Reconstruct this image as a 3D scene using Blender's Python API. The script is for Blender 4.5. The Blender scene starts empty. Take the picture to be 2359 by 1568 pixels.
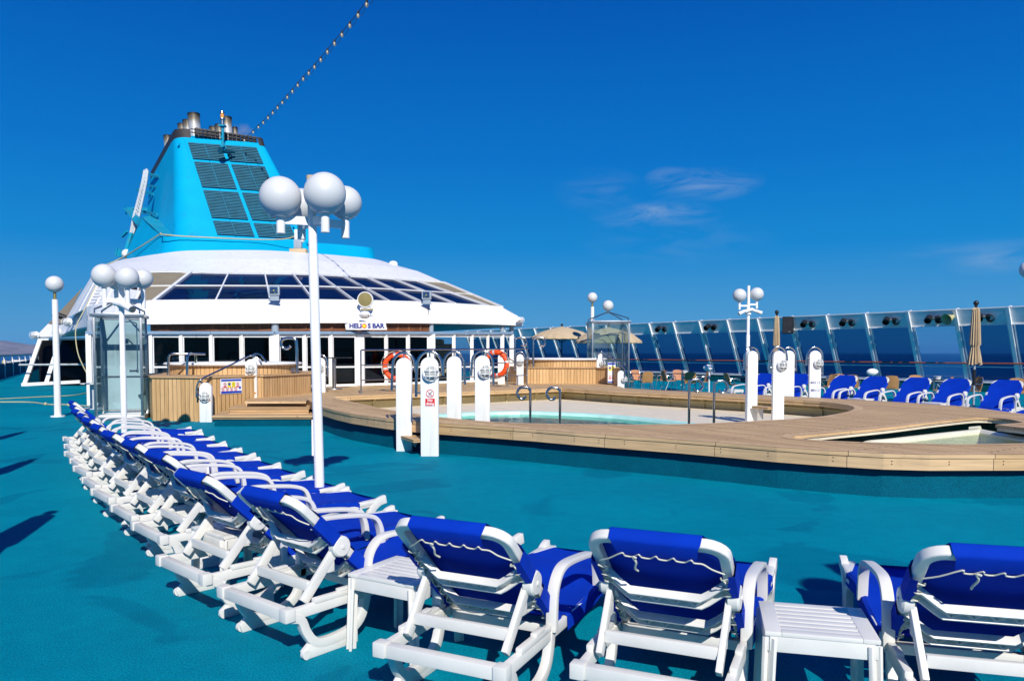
import bpy, bmesh, math, random
from mathutils import Vector, Matrix
from mathutils.geometry import tessellate_polygon
R = math.radians
random.seed(7)
sc = bpy.context.scene
C = sc.collection

# ---------------------------------------------------------------- camera
F, CX, CY, TH, H = 1770.0, 1179.5, 889.0, R(2.5), 1.65
cam = bpy.data.cameras.new('camera'); camo = bpy.data.objects.new('camera', cam); C.objects.link(camo)
camo.location = (0, 0, H); camo.rotation_euler = (R(90) - TH, 0, 0)
cam.sensor_width = 36; cam.lens = 36 * F / 2359; cam.shift_y = (CY - 784) / 2359
cam.clip_start = 0.05; cam.clip_end = 60000
sc.camera = camo
sc.render.resolution_x = 1024; sc.render.resolution_y = 680

def ray(X, Y):
    v = -(Y - CY) / F
    return Vector(((X - CX) / F, math.cos(TH) + v * math.sin(TH), -math.sin(TH) + v * math.cos(TH)))
def G(X, Y, z=0.0):
    d = ray(X, Y); t = (z - H) / d.z
    return Vector((d.x * t, d.y * t, z))
def at(X, Y, y):
    d = ray(X, Y); t = y / d.y
    return Vector((d.x * t, y, H + d.z * t))
def onplane(X, Y, p, n):
    d = ray(X, Y); o = Vector((0, 0, H)); t = (p - o).dot(n) / d.dot(n)
    return o + d * t

# ---------------------------------------------------------------- light
SUN_EL, SUN_AZ = R(37), R(166)
sd = Vector((math.sin(SUN_AZ) * math.cos(SUN_EL), math.cos(SUN_AZ) * math.cos(SUN_EL), math.sin(SUN_EL)))
sl = bpy.data.lights.new('sun', 'SUN'); sl.energy = 5.0; sl.angle = R(0.5); sl.color = (1.0, 0.96, 0.89)
so = bpy.data.objects.new('sun', sl); C.objects.link(so)
so.rotation_euler = sd.to_track_quat('Z', 'Y').to_euler()
w = bpy.data.worlds.new('World'); sc.world = w; w.use_nodes = True
nt = w.node_tree; nd = nt.nodes; lk = nt.links
bg = nd['Background']; bg.inputs['Strength'].default_value = 0.10
sky = nd.new('ShaderNodeTexSky'); sky.sky_type = 'NISHITA'; sky.sun_disc = False
sky.sun_elevation = SUN_EL; sky.sun_rotation = SUN_AZ; sky.altitude = 0; sky.air_density = 1.0; sky.dust_density = 0.0; sky.ozone_density = 3.0
hs = nd.new('ShaderNodeHueSaturation'); hs.inputs['Hue'].default_value = 0.492; hs.inputs['Saturation'].default_value = 1.45; hs.inputs['Value'].default_value = 1.0
lk.new(sky.outputs[0], hs.inputs['Color'])
tcz = nd.new('ShaderNodeTexCoord'); sxz = nd.new('ShaderNodeSeparateXYZ'); lk.new(tcz.outputs['Generated'], sxz.inputs[0])
rz_ = nd.new('ShaderNodeValToRGB'); lk.new(sxz.outputs['Z'], rz_.inputs['Fac']); er = rz_.color_ramp.elements
er[0].position = 0.0; er[0].color = (.085, .34, .60, 1); er[1].position = 1.0; er[1].color = (.002, .04, .26, 1)
for p_, c_ in ((.06, (.045, .285, .60)), (.13, (.002, .225, .60)), (.24, (.0002, .158, .545)), (.42, (.0001, .084, .42))):
    e_ = er.new(p_); e_.color = list(c_) + [1]
sm = nd.new('ShaderNodeVectorMath'); sm.operation = 'SCALE'; sm.inputs['Scale'].default_value = 10.0; lk.new(rz_.outputs[0], sm.inputs[0])
smx = nd.new('ShaderNodeMixRGB'); smx.inputs[0].default_value = .985; lk.new(hs.outputs[0], smx.inputs[1]); lk.new(sm.outputs[0], smx.inputs[2])
# thin wisps of cloud, placed by direction
tc = nd.new('ShaderNodeTexCoord')
def wmath(op, a, b=None):
    n = nd.new('ShaderNodeMath'); n.operation = op
    for i, v in enumerate((a, b)):
        if v is None: continue
        if isinstance(v, (int, float)): n.inputs[i].default_value = v
        else: lk.new(v, n.inputs[i])
    return n.outputs[0]
mp = nd.new('ShaderNodeMapping'); mp.inputs['Scale'].default_value = (9, 9, 34); mp.inputs['Rotation'].default_value = (0, R(-7), 0)
lk.new(tc.outputs['Generated'], mp.inputs['Vector'])
no = nd.new('ShaderNodeTexNoise'); no.inputs['Scale'].default_value = 1.5; no.inputs['Detail'].default_value = 9; no.inputs['Roughness'].default_value = 0.62; no.inputs['Distortion'].default_value = 0.7
lk.new(mp.outputs[0], no.inputs['Vector'])
mask = None
for (X, Y, sx, sz, amp) in ((1535, 488, .060, .016, 1.1), (1510, 500, .085, .020, .55), (1620, 425, .075, .022, .80), (1545, 412, .035, .016, .7), (2300, 600, .06, .018, .6), (1380, 440, .06, .03, .25), (1560, 560, .13, .03, .2), (2250, 575, .10, .012, .3)):
    d = ray(X, Y).normalized()
    vs = nd.new('ShaderNodeVectorMath'); vs.operation = 'SUBTRACT'; vs.inputs[1].default_value = d
    lk.new(tc.outputs['Generated'], vs.inputs[0])
    vm = nd.new('ShaderNodeVectorMath'); vm.operation = 'MULTIPLY'; vm.inputs[1].default_value = (1 / sx, 1 / sx, 1 / sz)
    lk.new(vs.outputs[0], vm.inputs[0])
    vl = nd.new('ShaderNodeVectorMath'); vl.operation = 'LENGTH'; lk.new(vm.outputs[0], vl.inputs[0])
    g = wmath('MULTIPLY', wmath('MAXIMUM', wmath('SUBTRACT', 1.0, vl.outputs['Value']), 0.0), amp)
    mask = g if mask is None else wmath('MAXIMUM', mask, g)
cr = nd.new('ShaderNodeValToRGB'); cr.color_ramp.elements[0].position = 0.40; cr.color_ramp.elements[1].position = 0.72
lk.new(no.outputs['Fac'], cr.inputs['Fac'])
cf = wmath('MULTIPLY', wmath('MULTIPLY', cr.outputs['Color'], mask), .62)
mx = nd.new('ShaderNodeMixRGB'); mx.inputs[2].default_value = (4.2, 5.2, 6.6, 1)
lk.new(wmath('MINIMUM', cf, 0.5), mx.inputs[0]); lk.new(smx.outputs[0], mx.inputs[1]); lk.new(mx.outputs[0], bg.inputs['Color'])
sc.view_settings.view_transform = 'Standard'; sc.view_settings.look = 'None'; sc.view_settings.exposure = 0.08; sc.view_settings.gamma = 1.0
sc.cycles.max_bounces = 10; sc.cycles.transparent_max_bounces = 24; sc.cycles.glossy_bounces = 5

# ---------------------------------------------------------------- materials
def newmat(name):
    m = bpy.data.materials.new(name); m.use_nodes = True
    return m, m.node_tree.nodes, m.node_tree.links, m.node_tree.nodes['Principled BSDF']
def P(name, col, rough=0.5, metal=0.0, var=0.08, vscale=3.0, bump=0.0, bscale=60.0, spec=0.5, coat=0.0, dirt=None, dscale=1.5, dth=0.6, streak=False):
    m, n, l, b = newmat(name)
    b.inputs['Roughness'].default_value = rough; b.inputs['Metallic'].default_value = metal
    b.inputs['Specular IOR Level'].default_value = spec; b.inputs['Coat Weight'].default_value = coat
    t = n.new('ShaderNodeTexCoord')
    nz = n.new('ShaderNodeTexNoise'); nz.inputs['Scale'].default_value = vscale; nz.inputs['Detail'].default_value = 6
    l.new(t.outputs['Object'], nz.inputs['Vector'])
    r = n.new('ShaderNodeValToRGB')
    r.color_ramp.elements[0].position = .3; r.color_ramp.elements[1].position = .7
    r.color_ramp.elements[0].color = [c * (1 - var) for c in col[:3]] + [1]; r.color_ramp.elements[1].color = [min(1, c * (1 + var)) for c in col[:3]] + [1]
    l.new(nz.outputs['Fac'], r.inputs['Fac']); out = r.outputs['Color']
    if dirt:
        n2 = n.new('ShaderNodeTexNoise'); n2.inputs['Scale'].default_value = dscale; n2.inputs['Detail'].default_value = 9; n2.inputs['Roughness'].default_value = .65
        mps = n.new('ShaderNodeMapping'); mps.inputs['Scale'].default_value = (5, 5, .35) if streak else (1, 1, 1); l.new(t.outputs['Object'], mps.inputs['Vector']); l.new(mps.outputs[0], n2.inputs['Vector'])
        r2 = n.new('ShaderNodeValToRGB'); r2.color_ramp.elements[0].position = dth; r2.color_ramp.elements[1].position = dth + .14
        r2.color_ramp.elements[1].color = (.75, .75, .75, 1)
        l.new(n2.outputs['Fac'], r2.inputs['Fac'])
        mx = n.new('ShaderNodeMixRGB'); mx.inputs[2].default_value = list(dirt) + [1]
        l.new(r2.outputs['Color'], mx.inputs[0]); l.new(out, mx.inputs[1]); out = mx.outputs[0]
    l.new(out, b.inputs['Base Color'])
    if bump:
        n3 = n.new('ShaderNodeTexNoise'); n3.inputs['Scale'].default_value = bscale; n3.inputs['Detail'].default_value = 4
        l.new(t.outputs['Object'], n3.inputs['Vector'])
        bp = n.new('ShaderNodeBump'); bp.inputs['Strength'].default_value = bump; bp.inputs['Distance'].default_value = .02
        l.new(n3.outputs['Fac'], bp.inputs['Height']); l.new(bp.outputs[0], b.inputs['Normal'])
    return m
def glassmat(name, tint, gloss=0.9, rough=0.02, ior=1.45, extra=None):
    m, n, l, b = newmat(name); n.remove(b)
    tr = n.new('ShaderNodeBsdfTransparent'); tr.inputs['Color'].default_value = list(tint) + [1]
    gl = n.new('ShaderNodeBsdfGlossy'); gl.inputs['Roughness'].default_value = rough; gl.inputs['Color'].default_value = (gloss, gloss, gloss, 1)
    fr = n.new('ShaderNodeFresnel'); ge = n.new('ShaderNodeNewGeometry'); mr_ = n.new('ShaderNodeMapRange'); mr_.inputs['To Min'].default_value = ior; mr_.inputs['To Max'].default_value = 1 / ior
    l.new(ge.outputs['Backfacing'], mr_.inputs['Value']); l.new(mr_.outputs[0], fr.inputs['IOR'])
    mx = n.new('ShaderNodeMixShader')
    l.new(fr.outputs[0], mx.inputs[0]); l.new(tr.outputs[0], mx.inputs[1]); l.new(gl.outputs[0], mx.inputs[2])
    res = mx.outputs[0]
    if extra:   # a little dust that scatters light
        df = n.new('ShaderNodeBsdfDiffuse'); df.inputs['Color'].default_value = list(extra[0]) + [1]
        tcn = n.new('ShaderNodeTexCoord'); nz = n.new('ShaderNodeTexNoise'); nz.inputs['Scale'].default_value = .9; nz.inputs['Detail'].default_value = 8
        l.new(tcn.outputs['Object'], nz.inputs['Vector'])
        mm = n.new('ShaderNodeMath'); mm.operation = 'MULTIPLY'; mm.inputs[1].default_value = extra[1] * 2; l.new(nz.outputs['Fac'], mm.inputs[0])
        m2 = n.new('ShaderNodeMixShader'); l.new(mm.outputs[0], m2.inputs[0]); l.new(res, m2.inputs[1]); l.new(df.outputs[0], m2.inputs[2]); res = m2.outputs[0]
    l.new(res, n['Material Output'].inputs['Surface'])
    return m
def planks(name, c1, c2, groove, wid, leng, uv=False, rot=0.0, rough=.6, gap=.045, grain=30, stain=(.16, .12, .08), bumpd=.006, dth=.62):
    m, n, l, b = newmat(name); b.inputs['Roughness'].default_value = rough
    t = n.new('ShaderNodeTexCoord'); mpn = n.new('ShaderNodeMapping'); mpn.inputs['Rotation'].default_value = (0, 0, rot)
    l.new(t.outputs['UV' if uv else 'Object'], mpn.inputs['Vector'])
    br = n.new('ShaderNodeTexBrick'); br.offset = .37; br.offset_frequency = 2
    br.inputs['Scale'].default_value = 1; br.inputs['Brick Width'].default_value = leng; br.inputs['Row Height'].default_value = wid
    br.inputs['Mortar Size'].default_value = wid * gap; br.inputs['Mortar Smooth'].default_value = .15; br.inputs['Bias'].default_value = 0
    br.inputs['Color1'].default_value = list(c1) + [1]; br.inputs['Color2'].default_value = list(c2) + [1]; br.inputs['Mortar'].default_value = list(groove) + [1]
    l.new(mpn.outputs[0], br.inputs['Vector'])
    m3 = n.new('ShaderNodeMapping'); m3.inputs['Scale'].default_value = (1.2, grain, 1.2); l.new(mpn.outputs[0], m3.inputs['Vector'])
    nz = n.new('ShaderNodeTexNoise'); nz.inputs['Scale'].default_value = 1.4; nz.inputs['Detail'].default_value = 7; nz.inputs['Distortion'].default_value = .5; l.new(m3.outputs[0], nz.inputs['Vector'])
    r = n.new('ShaderNodeValToRGB'); r.color_ramp.elements[0].position = .25; r.color_ramp.elements[1].position = .8
    r.color_ramp.elements[0].color = (.72, .70, .68, 1); r.color_ramp.elements[1].color = (1.12, 1.1, 1.06, 1); l.new(nz.outputs['Fac'], r.inputs['Fac'])
    mu = n.new('ShaderNodeMixRGB'); mu.blend_type = 'MULTIPLY'; mu.inputs[0].default_value = 1; l.new(br.outputs['Color'], mu.inputs[1]); l.new(r.outputs[0], mu.inputs[2])
    n4 = n.new('ShaderNodeTexNoise'); n4.inputs['Scale'].default_value = 1.3; n4.inputs['Detail'].default_value = 9; n4.inputs['Roughness'].default_value = .7; l.new(mpn.outputs[0], n4.inputs['Vector'])
    r4 = n.new('ShaderNodeValToRGB'); r4.color_ramp.elements[0].position = dth; r4.color_ramp.elements[1].position = dth + .2; r4.color_ramp.elements[1].color = (.6, .6, .6, 1); l.new(n4.outputs['Fac'], r4.inputs['Fac'])
    m4 = n.new('ShaderNodeMixRGB'); m4.inputs[2].default_value = list(stain) + [1]; l.new(r4.outputs[0], m4.inputs[0]); l.new(mu.outputs[0], m4.inputs[1])
    l.new(m4.outputs[0], b.inputs['Base Color'])
    bp = n.new('ShaderNodeBump'); bp.inputs['Strength'].default_value = .6; bp.inputs['Distance'].default_value = bumpd; bp.invert = True
    l.new(br.outputs['Fac'], bp.inputs['Height']); l.new(bp.outputs[0], b.inputs['Normal'])
    return m
AX = Vector((-0.56, 0.83, 0)).normalized()          # ship's fore and aft line
PX = Vector((AX.y, -AX.x, 0))                        # athwartships, to starboard
axang = math.atan2(AX.y, AX.x)
M = {}
M['white'] = P('white_paint', (.80, .80, .79), .38, var=.03, bump=.10, bscale=18, dirt=(.60, .56, .47), dscale=1.0, dth=.55, streak=True)
M['plastic'] = P('white_plastic', (.70, .685, .64), .33, var=.05, vscale=6, dirt=(.58, .54, .44), dscale=4, dth=.60, bump=.05, bscale=200)
M['globe'] = P('opal_globe', (.60, .61, .61), .4, var=.02, spec=.5)
M['sling'] = P('blue_mesh_fabric', (.0003, .034, .42), .8, var=.10, vscale=5, bump=.35, bscale=420, spec=.10)
M['cord'] = P('cord', (.62, .60, .50), .8)
M['chrome'] = P('polished_steel', (.50, .50, .50), .16, 1.0, var=.05)
M['steel'] = P('brushed_steel', (.42, .43, .43), .32, 1.0, var=.12, vscale=12)
M['grey'] = P('grey_paint', (.30, .36, .42), .45)
M['lightgrey'] = P('pale_grey_paint', (.50, .54, .56), .42, var=.12, vscale=1.5, dirt=(.30, .32, .33), dscale=2, dth=.55)
M['screenwhite'] = P('worn_white_frame', (.78, .78, .78), .4, var=.06, dirt=(.45, .45, .42), dscale=5, dth=.62)
M['kerb'] = P('shaded_kerb_teal', (.001, .085, .10), .7, var=.15, spec=.05)  # teal kept dark: the shade on the screen kerb is put into its colour
M['lens'] = P('lamp_lens', (.40, .42, .40), .3, var=.05)
M['cyan'] = P('cyan_paint', (.0005, .36, .62), .5, spec=.15, var=.05, vscale=1.0, bump=.08, bscale=3, dirt=(.01, .25, .40), dscale=1.2, dth=.60)
M['cyanold'] = P('weathered_cyan_paint', (.005, .27, .42), .6, spec=.15, var=.12, vscale=1.2, dirt=(.05, .22, .30), dscale=2, dth=.5)
M['black'] = P('black_soot', (.022, .020, .022), .6, var=.25, vscale=4)
M['blackplastic'] = P('black_plastic', (.012, .012, .014), .4)
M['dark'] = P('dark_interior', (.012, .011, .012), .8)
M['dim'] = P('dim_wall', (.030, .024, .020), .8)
M['counter'] = P('counter_stone', (.40, .42, .44), .5)
M['louvrewood'] = P('brown_louvre_wood', (.19, .065, .022), .5, var=.25, vscale=6)
M['canvas'] = P('beige_blind', (.24, .20, .13), .7, var=.12, vscale=1.2)
M['umbrella'] = P('beige_canvas', (.52, .40, .25), .85, var=.08, vscale=3, bump=.1, bscale=80)
M['wicker'] = P('brown_wicker', (.42, .21, .07), .6, var=.35, vscale=55, bump=.6, bscale=120)
M['wickerred'] = P('reddish_wicker', (.48, .22, .11), .6, var=.35, vscale=55, bump=.6, bscale=120)
M['alu'] = P('aluminium_tube', (.62, .63, .64), .28, 1.0, var=.05)
M['orange'] = P('orange_buoy', (.80, .075, .006), .5, var=.08, vscale=8)
M['reflect'] = P('grey_reflective_tape', (.55, .55, .55), .4)
M['brass'] = P('dull_brass', (.32, .26, .10), .45, .6)
M['poolbeige'] = P('pool_beige', (.56, .47, .24), .55, var=.07, vscale=1.5, dirt=(.30, .25, .14), dscale=1.3, dth=.56)
M['poolwhite'] = P('pool_ledge', (.76, .665, .49), .55, var=.06, bump=.05, dirt=(.48, .43, .33), dscale=1, dth=.58)
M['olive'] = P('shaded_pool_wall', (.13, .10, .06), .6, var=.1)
M['rubber'] = P('black_rubber', (.02, .02, .02), .7)
M['rail_brown'] = P('varnished_rail', (.32, .08, .03), .3, var=.2, vscale=9)
M['rope'] = P('old_rope', (.45, .42, .26), .9, var=.25, vscale=30)
M['red'] = P('sign_red', (.62, .012, .012), .5, var=.02)
M['blue'] = P('sign_blue', (.010, .05, .42), .5, var=.02)
M['navy'] = P('sign_navy', (.010, .02, .22), .5, var=.02)
M['yellow'] = P('sign_yellow', (.75, .62, .02), .5, var=.02)
M['orangelabel'] = P('orange_label', (.80, .30, .01), .5, var=.02)
M['signwhite'] = P('sign_white', (.80, .80, .80), .45, var=.01)
M['skin'] = P('skin', (.38, .20, .13), .6, var=.05)
M['hair'] = P('dark_hair', (.015, .010, .008), .6)
M['teal'] = P('teal_shirt', (.006, .09, .11), .8)
M['bluegrey'] = P('blue_grey_beam', (.20, .30, .42), .45, var=.05)
M['frost'] = P('frosted_glass_panel', (.27, .40, .42), .3, var=.12, vscale=.9)
M['nickel'] = P('sooty_pipe', (.30, .29, .27), .4, .8)
M['glass_screen'] = glassmat('tinted_screen_glass', (.055, .20, .34), .16, extra=((.03, .10, .20), .02))
M['glass_clear'] = glassmat('clear_glass', (.50, .66, .80), .8, extra=((.45, .5, .55), .05))
M['glass_door'] = glassmat('tinted_door_glass', (.20, .21, .22), .35)
M['glass_side'] = glassmat('pale_door_glass', (.55, .66, .70), .5)
M['glass_shower'] = glassmat('shower_glass', (.55, .70, .70), .8, extra=((.30, .42, .45), .22))
M['glass_frost'] = glassmat('misted_shower_glass', (.40, .52, .54), .8, extra=((.27, .40, .43), .95))
M['glass_roof'] = glassmat('dark_blue_roof_glass', (.02, .04, .09), .35, ior=1.35, extra=((.006, .024, .12), .40))

# pipes: soot towards the mouth (stain on the pipe itself)
m, n, l, b = newmat('sooty_exhaust_metal'); b.inputs['Metallic'].default_value = .35; b.inputs['Roughness'].default_value = .42
t = n.new('ShaderNodeTexCoord'); sx = n.new('ShaderNodeSeparateXYZ'); l.new(t.outputs['Object'], sx.inputs[0])
nz = n.new('ShaderNodeTexNoise'); nz.inputs['Scale'].default_value = 4; l.new(t.outputs['Object'], nz.inputs['Vector'])
a1 = n.new('ShaderNodeMath'); a1.operation = 'MULTIPLY_ADD'; a1.inputs[1].default_value = .35; l.new(nz.outputs['Fac'], a1.inputs[0]); l.new(sx.outputs['Z'], a1.inputs[2])
r = n.new('ShaderNodeValToRGB'); r.color_ramp.elements[0].position = .35; r.color_ramp.elements[0].color = (.60, .59, .57, 1); r.color_ramp.elements[1].position = 1.0; r.color_ramp.elements[1].color = (.012, .010, .009, 1)
e = r.color_ramp.elements.new(.72); e.color = (.24, .20, .14, 1)
mr = n.new('ShaderNodeMapRange'); mr.inputs['From Min'].default_value = -.9; mr.inputs['From Max'].default_value = .15; l.new(a1.outputs[0], mr.inputs['Value']); l.new(mr.outputs[0], r.inputs['Fac']); l.new(r.outputs[0], b.inputs['Base Color'])
M['pipe'] = m

# deck covering: turquoise granules with darker damp patches
def deckmat(name, wet=True, base=(.0002, .190, .285), hi=(.0002, .240, .345)):
    m, n, l, b = newmat(name); b.inputs['Roughness'].default_value = .75; b.inputs['Specular IOR Level'].default_value = .03
    t = n.new('ShaderNodeTexCoord')
    def noise(s, d=5, rg=.5, dist=0):
        q = n.new('ShaderNodeTexNoise'); q.inputs['Scale'].default_value = s; q.inputs['Detail'].default_value = d; q.inputs['Roughness'].default_value = rg; q.inputs['Distortion'].default_value = dist
        l.new(t.outputs['Object'], q.inputs['Vector']); return q.outputs['Fac']
    def ramp(src, p0, c0, p1, c1):
        q = n.new('ShaderNodeValToRGB'); q.color_ramp.elements[0].position = p0; q.color_ramp.elements[1].position = p1
        q.color_ramp.elements[0].color = list(c0) + [1]; q.color_ramp.elements[1].color = list(c1) + [1]; l.new(src, q.inputs['Fac']); return q.outputs[0]
    def mul(a, c, f=1.0):
        q = n.new('ShaderNodeMixRGB'); q.blend_type = 'MULTIPLY'; q.inputs[0].default_value = f; l.new(a, q.inputs[1]); l.new(c, q.inputs[2]); return q.outputs[0]
    c = ramp(noise(.35, 8, .6, .4), .35, base, .65, hi)
    c = mul(c, ramp(noise(95, 3, .6), .3, (.45, .55, .58), .7, (1.42, 1.36, 1.32)))
    c = mul(c, ramp(noise(6, 5, .6), .3, (.88, .9, .92), .7, (1.08, 1.06, 1.05)))
    if wet:
        c = mul(c, ramp(noise(.55, 4, .5, .8), .575, (1, 1, 1), .60, (.74, .80, .86)))
    l.new(c, b.inputs['Base Color'])
    bp = n.new('ShaderNodeBump'); bp.inputs['Strength'].default_value = .45; bp.inputs['Distance'].default_value = .006
    l.new(noise(150, 3), bp.inputs['Height']); l.new(bp.outputs[0], b.inputs['Normal'])
    return m
M['deck'] = deckmat('turquoise_deck_covering')
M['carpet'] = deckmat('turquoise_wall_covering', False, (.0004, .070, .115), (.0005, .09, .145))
M['panelw'] = P('pale_screen_panel', (.74, .77, .78), .4, var=.08, vscale=1.5, dirt=(.42, .45, .46), dscale=2, dth=.6)
M['teak'] = planks('teak_deck_planks', (.60, .385, .175), (.84, .57, .275), (.07, .045, .025), .075, 2.6, rot=-axang, gap=.11, stain=(.34, .24, .15), dth=.57)
M['teakedge'] = planks('teak_edge_boards', (.60, .40, .20), (.70, .48, .27), (.03, .02, .015), .6, 1.6, uv=True, gap=.006, grain=18, stain=(.20, .13, .07), dth=.56)
M['clad'] = planks('vertical_teak_cladding', (.58, .355, .150), (.72, .465, .220), (.035, .020, .010), .115, 30, uv=True, rot=R(90), gap=.05, grain=14, stain=(.22, .12, .05), dth=.58)
M['step'] = planks('teak_step_boards', (.58, .37, .18), (.68, .46, .24), (.035, .022, .012), .09, 3, uv=True, gap=.07, grain=14)

# ---------------------------------------------------------------- mesh helpers
class MB:
    def __init__(s): s.v = []; s.f = []; s.m = []; s.uv = {}
    def add(s, vs, fs, m=0, uvs=None):
        o = len(s.v); s.v += [Vector(x) for x in vs]
        for i, f in enumerate(fs):
            if uvs: s.uv[len(s.f)] = uvs[i]
            s.f.append([o + k for k in f]); s.m.append(m)
        return s
    def box(s, c, size, rot=None, m=0):
        c = Vector(c); a, b, d = [x / 2 for x in size]
        vs = [Vector((x * a, y * b, z * d)) for x in (-1, 1) for y in (-1, 1) for z in (-1, 1)]
        if rot is not None:
            if isinstance(rot, (int, float)): rot = Matrix.Rotation(rot, 3, 'Z')
            vs = [rot @ v for v in vs]
        return s.add([v + c for v in vs], [(0, 1, 3, 2), (4, 6, 7, 5), (0, 4, 5, 1), (2, 3, 7, 6), (0, 2, 6, 4), (1, 5, 7, 3)], m)
    def beam(s, p0, p1, w, h, up=(0, 0, 1), m=0):
        p0 = Vector(p0); p1 = Vector(p1); d = (p1 - p0).normalized(); up = Vector(up)
        x = d.cross(up)
        if x.length < 1e-4: x = d.cross(Vector((0, 1, 0)))
        x.normalize(); y = x.cross(d).normalized()
        vs = [p + x * (i * w / 2) + y * (j * h / 2) for p in (p0, p1) for i, j in ((-1, -1), (1, -1), (1, 1), (-1, 1))]
        return s.add(vs, [(0, 1, 2, 3), (7, 6, 5, 4), (0, 4, 5, 1), (1, 5, 6, 2), (2, 6, 7, 3), (3, 7, 4, 0)], m)
    def tube(s, pts, r, n=8, m=0, closed=False, caps=True):
        pts = [Vector(p) for p in pts]; N = len(pts); rs = r if isinstance(r, (list, tuple)) else [r] * N
        o = len(s.v); px = None
        for i, p in enumerate(pts):
            if closed: d = pts[(i + 1) % N] - pts[i - 1]
            else: d = pts[min(i + 1, N - 1)] - pts[max(i - 1, 0)]
            d = d.normalized() if d.length > 1e-9 else Vector((0, 0, 1))
            if px is None:
                px = d.orthogonal().normalized()
            else:
                px = px - d * px.dot(d)
                px = px.normalized() if px.length > 1e-6 else d.orthogonal().normalized()
            py = d.cross(px)
            for k in range(n):
                a = 2 * math.pi * k / n; s.v.append(p + (px * math.cos(a) + py * math.sin(a)) * rs[i])
        for i in range(N if closed else N - 1):
            j = (i + 1) % N
            for k in range(n):
                s.f.append([o + i * n + k, o + i * n + (k + 1) % n, o + j * n + (k + 1) % n, o + j * n + k]); s.m.append(m)
        if caps and not closed:
            s.f.append([o + k for k in range(n)][::-1]); s.m.append(m)
            s.f.append([o + (N - 1) * n + k for k in range(n)]); s.m.append(m)
        return s
    def lathe(s, prof, c=(0, 0, 0), n=24, m=0, axis=None):
        o = len(s.v); c = Vector(c); q = Vector(axis).to_track_quat('Z', 'Y') if axis is not None else None
        for r, z in prof:
            for k in range(n):
                a = 2 * math.pi * k / n; v = Vector((r * math.cos(a), r * math.sin(a), z))
                if q: v = q @ v
                s.v.append(v + c)
        for i in range(len(prof) - 1):
            for k in range(n):
                s.f.append([o + i * n + k, o + i * n + (k + 1) % n, o + (i + 1) * n + (k + 1) % n, o + (i + 1) * n + k]); s.m.append(m)
        return s
    def sphere(s, c, r, n=24, m=0, sq=(1, 1, 1)):
        return s.lathe2([(math.sin(math.pi * i / n), -math.cos(math.pi * i / n)) for i in range(n + 1)], c, r, n * 2, m, sq)
    def lathe2(s, prof, c, r, n, m, sq):
        o = len(s.v); c = Vector(c)
        for a_, z in prof:
            a_ = max(a_, 1e-4)
            for k in range(n):
                a = 2 * math.pi * k / n; s.v.append(c + Vector((a_ * math.cos(a) * r * sq[0], a_ * math.sin(a) * r * sq[1], z * r * sq[2])))
        for i in range(len(prof) - 1):
            for k in range(n):
                s.f.append([o + i * n + k, o + i * n + (k + 1) % n, o + (i + 1) * n + (k + 1) % n, o + (i + 1) * n + k]); s.m.append(m)
        return s
    def quad(s, a, b, c, d, m=0, uv=None): return s.add([a, b, c, d], [(0, 1, 2, 3)], m, [uv] if uv else None)
    def plate(s, pts, th, n=None, m=0):
        """polygon given by its corners, thickened by th along its normal"""
        pts = [Vector(p) for p in pts]; k = len(pts)
        if n is None:
            n = Vector((0, 0, 0))
            for i in range(k): n += pts[i].cross(pts[(i + 1) % k])
            n.normalize()
        n = Vector(n)
        vs = pts + [p - n * th for p in pts]
        return s.add(vs, [tuple(range(k)), tuple(range(2 * k - 1, k - 1, -1))] + [(i, i + k, (i + 1) % k + k, (i + 1) % k) for i in range(k)], m)
    def prism(s, poly, z0, z1, m=0, top=True, bot=True, uvwall=True):
        k = len(poly); pts = [Vector((p[0], p[1], 0)) for p in poly]
        lo = [Vector((p.x, p.y, z0)) for p in pts]; hi = [Vector((p.x, p.y, z1)) for p in pts]
        u = 0
        for i in range(k):
            j = (i + 1) % k; L = (pts[j] - pts[i]).length
            s.add([lo[i], lo[j], hi[j], hi[i]], [(0, 1, 2, 3)], m, [[(u, z0), (u + L, z0), (u + L, z1), (u, z1)]]); u += L
        tri = tessellate_polygon([pts])
        if top: s.add(hi, [t for t in tri], m, [[(pts[q].x, pts[q].y) for q in t] for t in tri])
        if bot: s.add(lo, [t[::-1] for t in tri], m, [[(pts[q].x, pts[q].y) for q in t[::-1]] for t in tri])
        return s
    def extr(s, path, wd, fn, e0, e1, m=0):
        """a band of width wd along a 2D path, extruded from e0 to e1; fn maps (a, b, e) to 3D"""
        path = [Vector((p[0], p[1])) for p in path]; N = len(path)
        ws = wd if isinstance(wd, (list, tuple)) else [wd] * N
        L = []; Rr = []
        for i, p in enumerate(path):
            d1 = (path[i] - path[i - 1]).normalized() if i > 0 else None
            d2 = (path[i + 1] - path[i]).normalized() if i < N - 1 else None
            d = ((d1 or d2) + (d2 or d1)).normalized(); nn = Vector((-d.y, d.x))
            k = 1.0
            if d1 and d2: k = 1 / max(.5, nn.dot(Vector((-d1.y, d1.x))))
            L.append(p + nn * ws[i] / 2 * k); Rr.append(p - nn * ws[i] / 2 * k)
        o = len(s.v)
        for i in range(N):
            for q, e in ((L[i], e0), (Rr[i], e0), (Rr[i], e1), (L[i], e1)): s.v.append(Vector(fn(q.x, q.y, e)))
        for i in range(N - 1):
            a = o + 4 * i; b = a + 4
            for k in range(4): s.f.append([a + k, a + (k + 1) % 4, b + (k + 1) % 4, b + k]); s.m.append(m)
        s.f.append([o, o + 3, o + 2, o + 1]); s.m.append(m); e = o + 4 * (N - 1); s.f.append([e, e + 1, e + 2, e + 3]); s.m.append(m)
        return s
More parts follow.
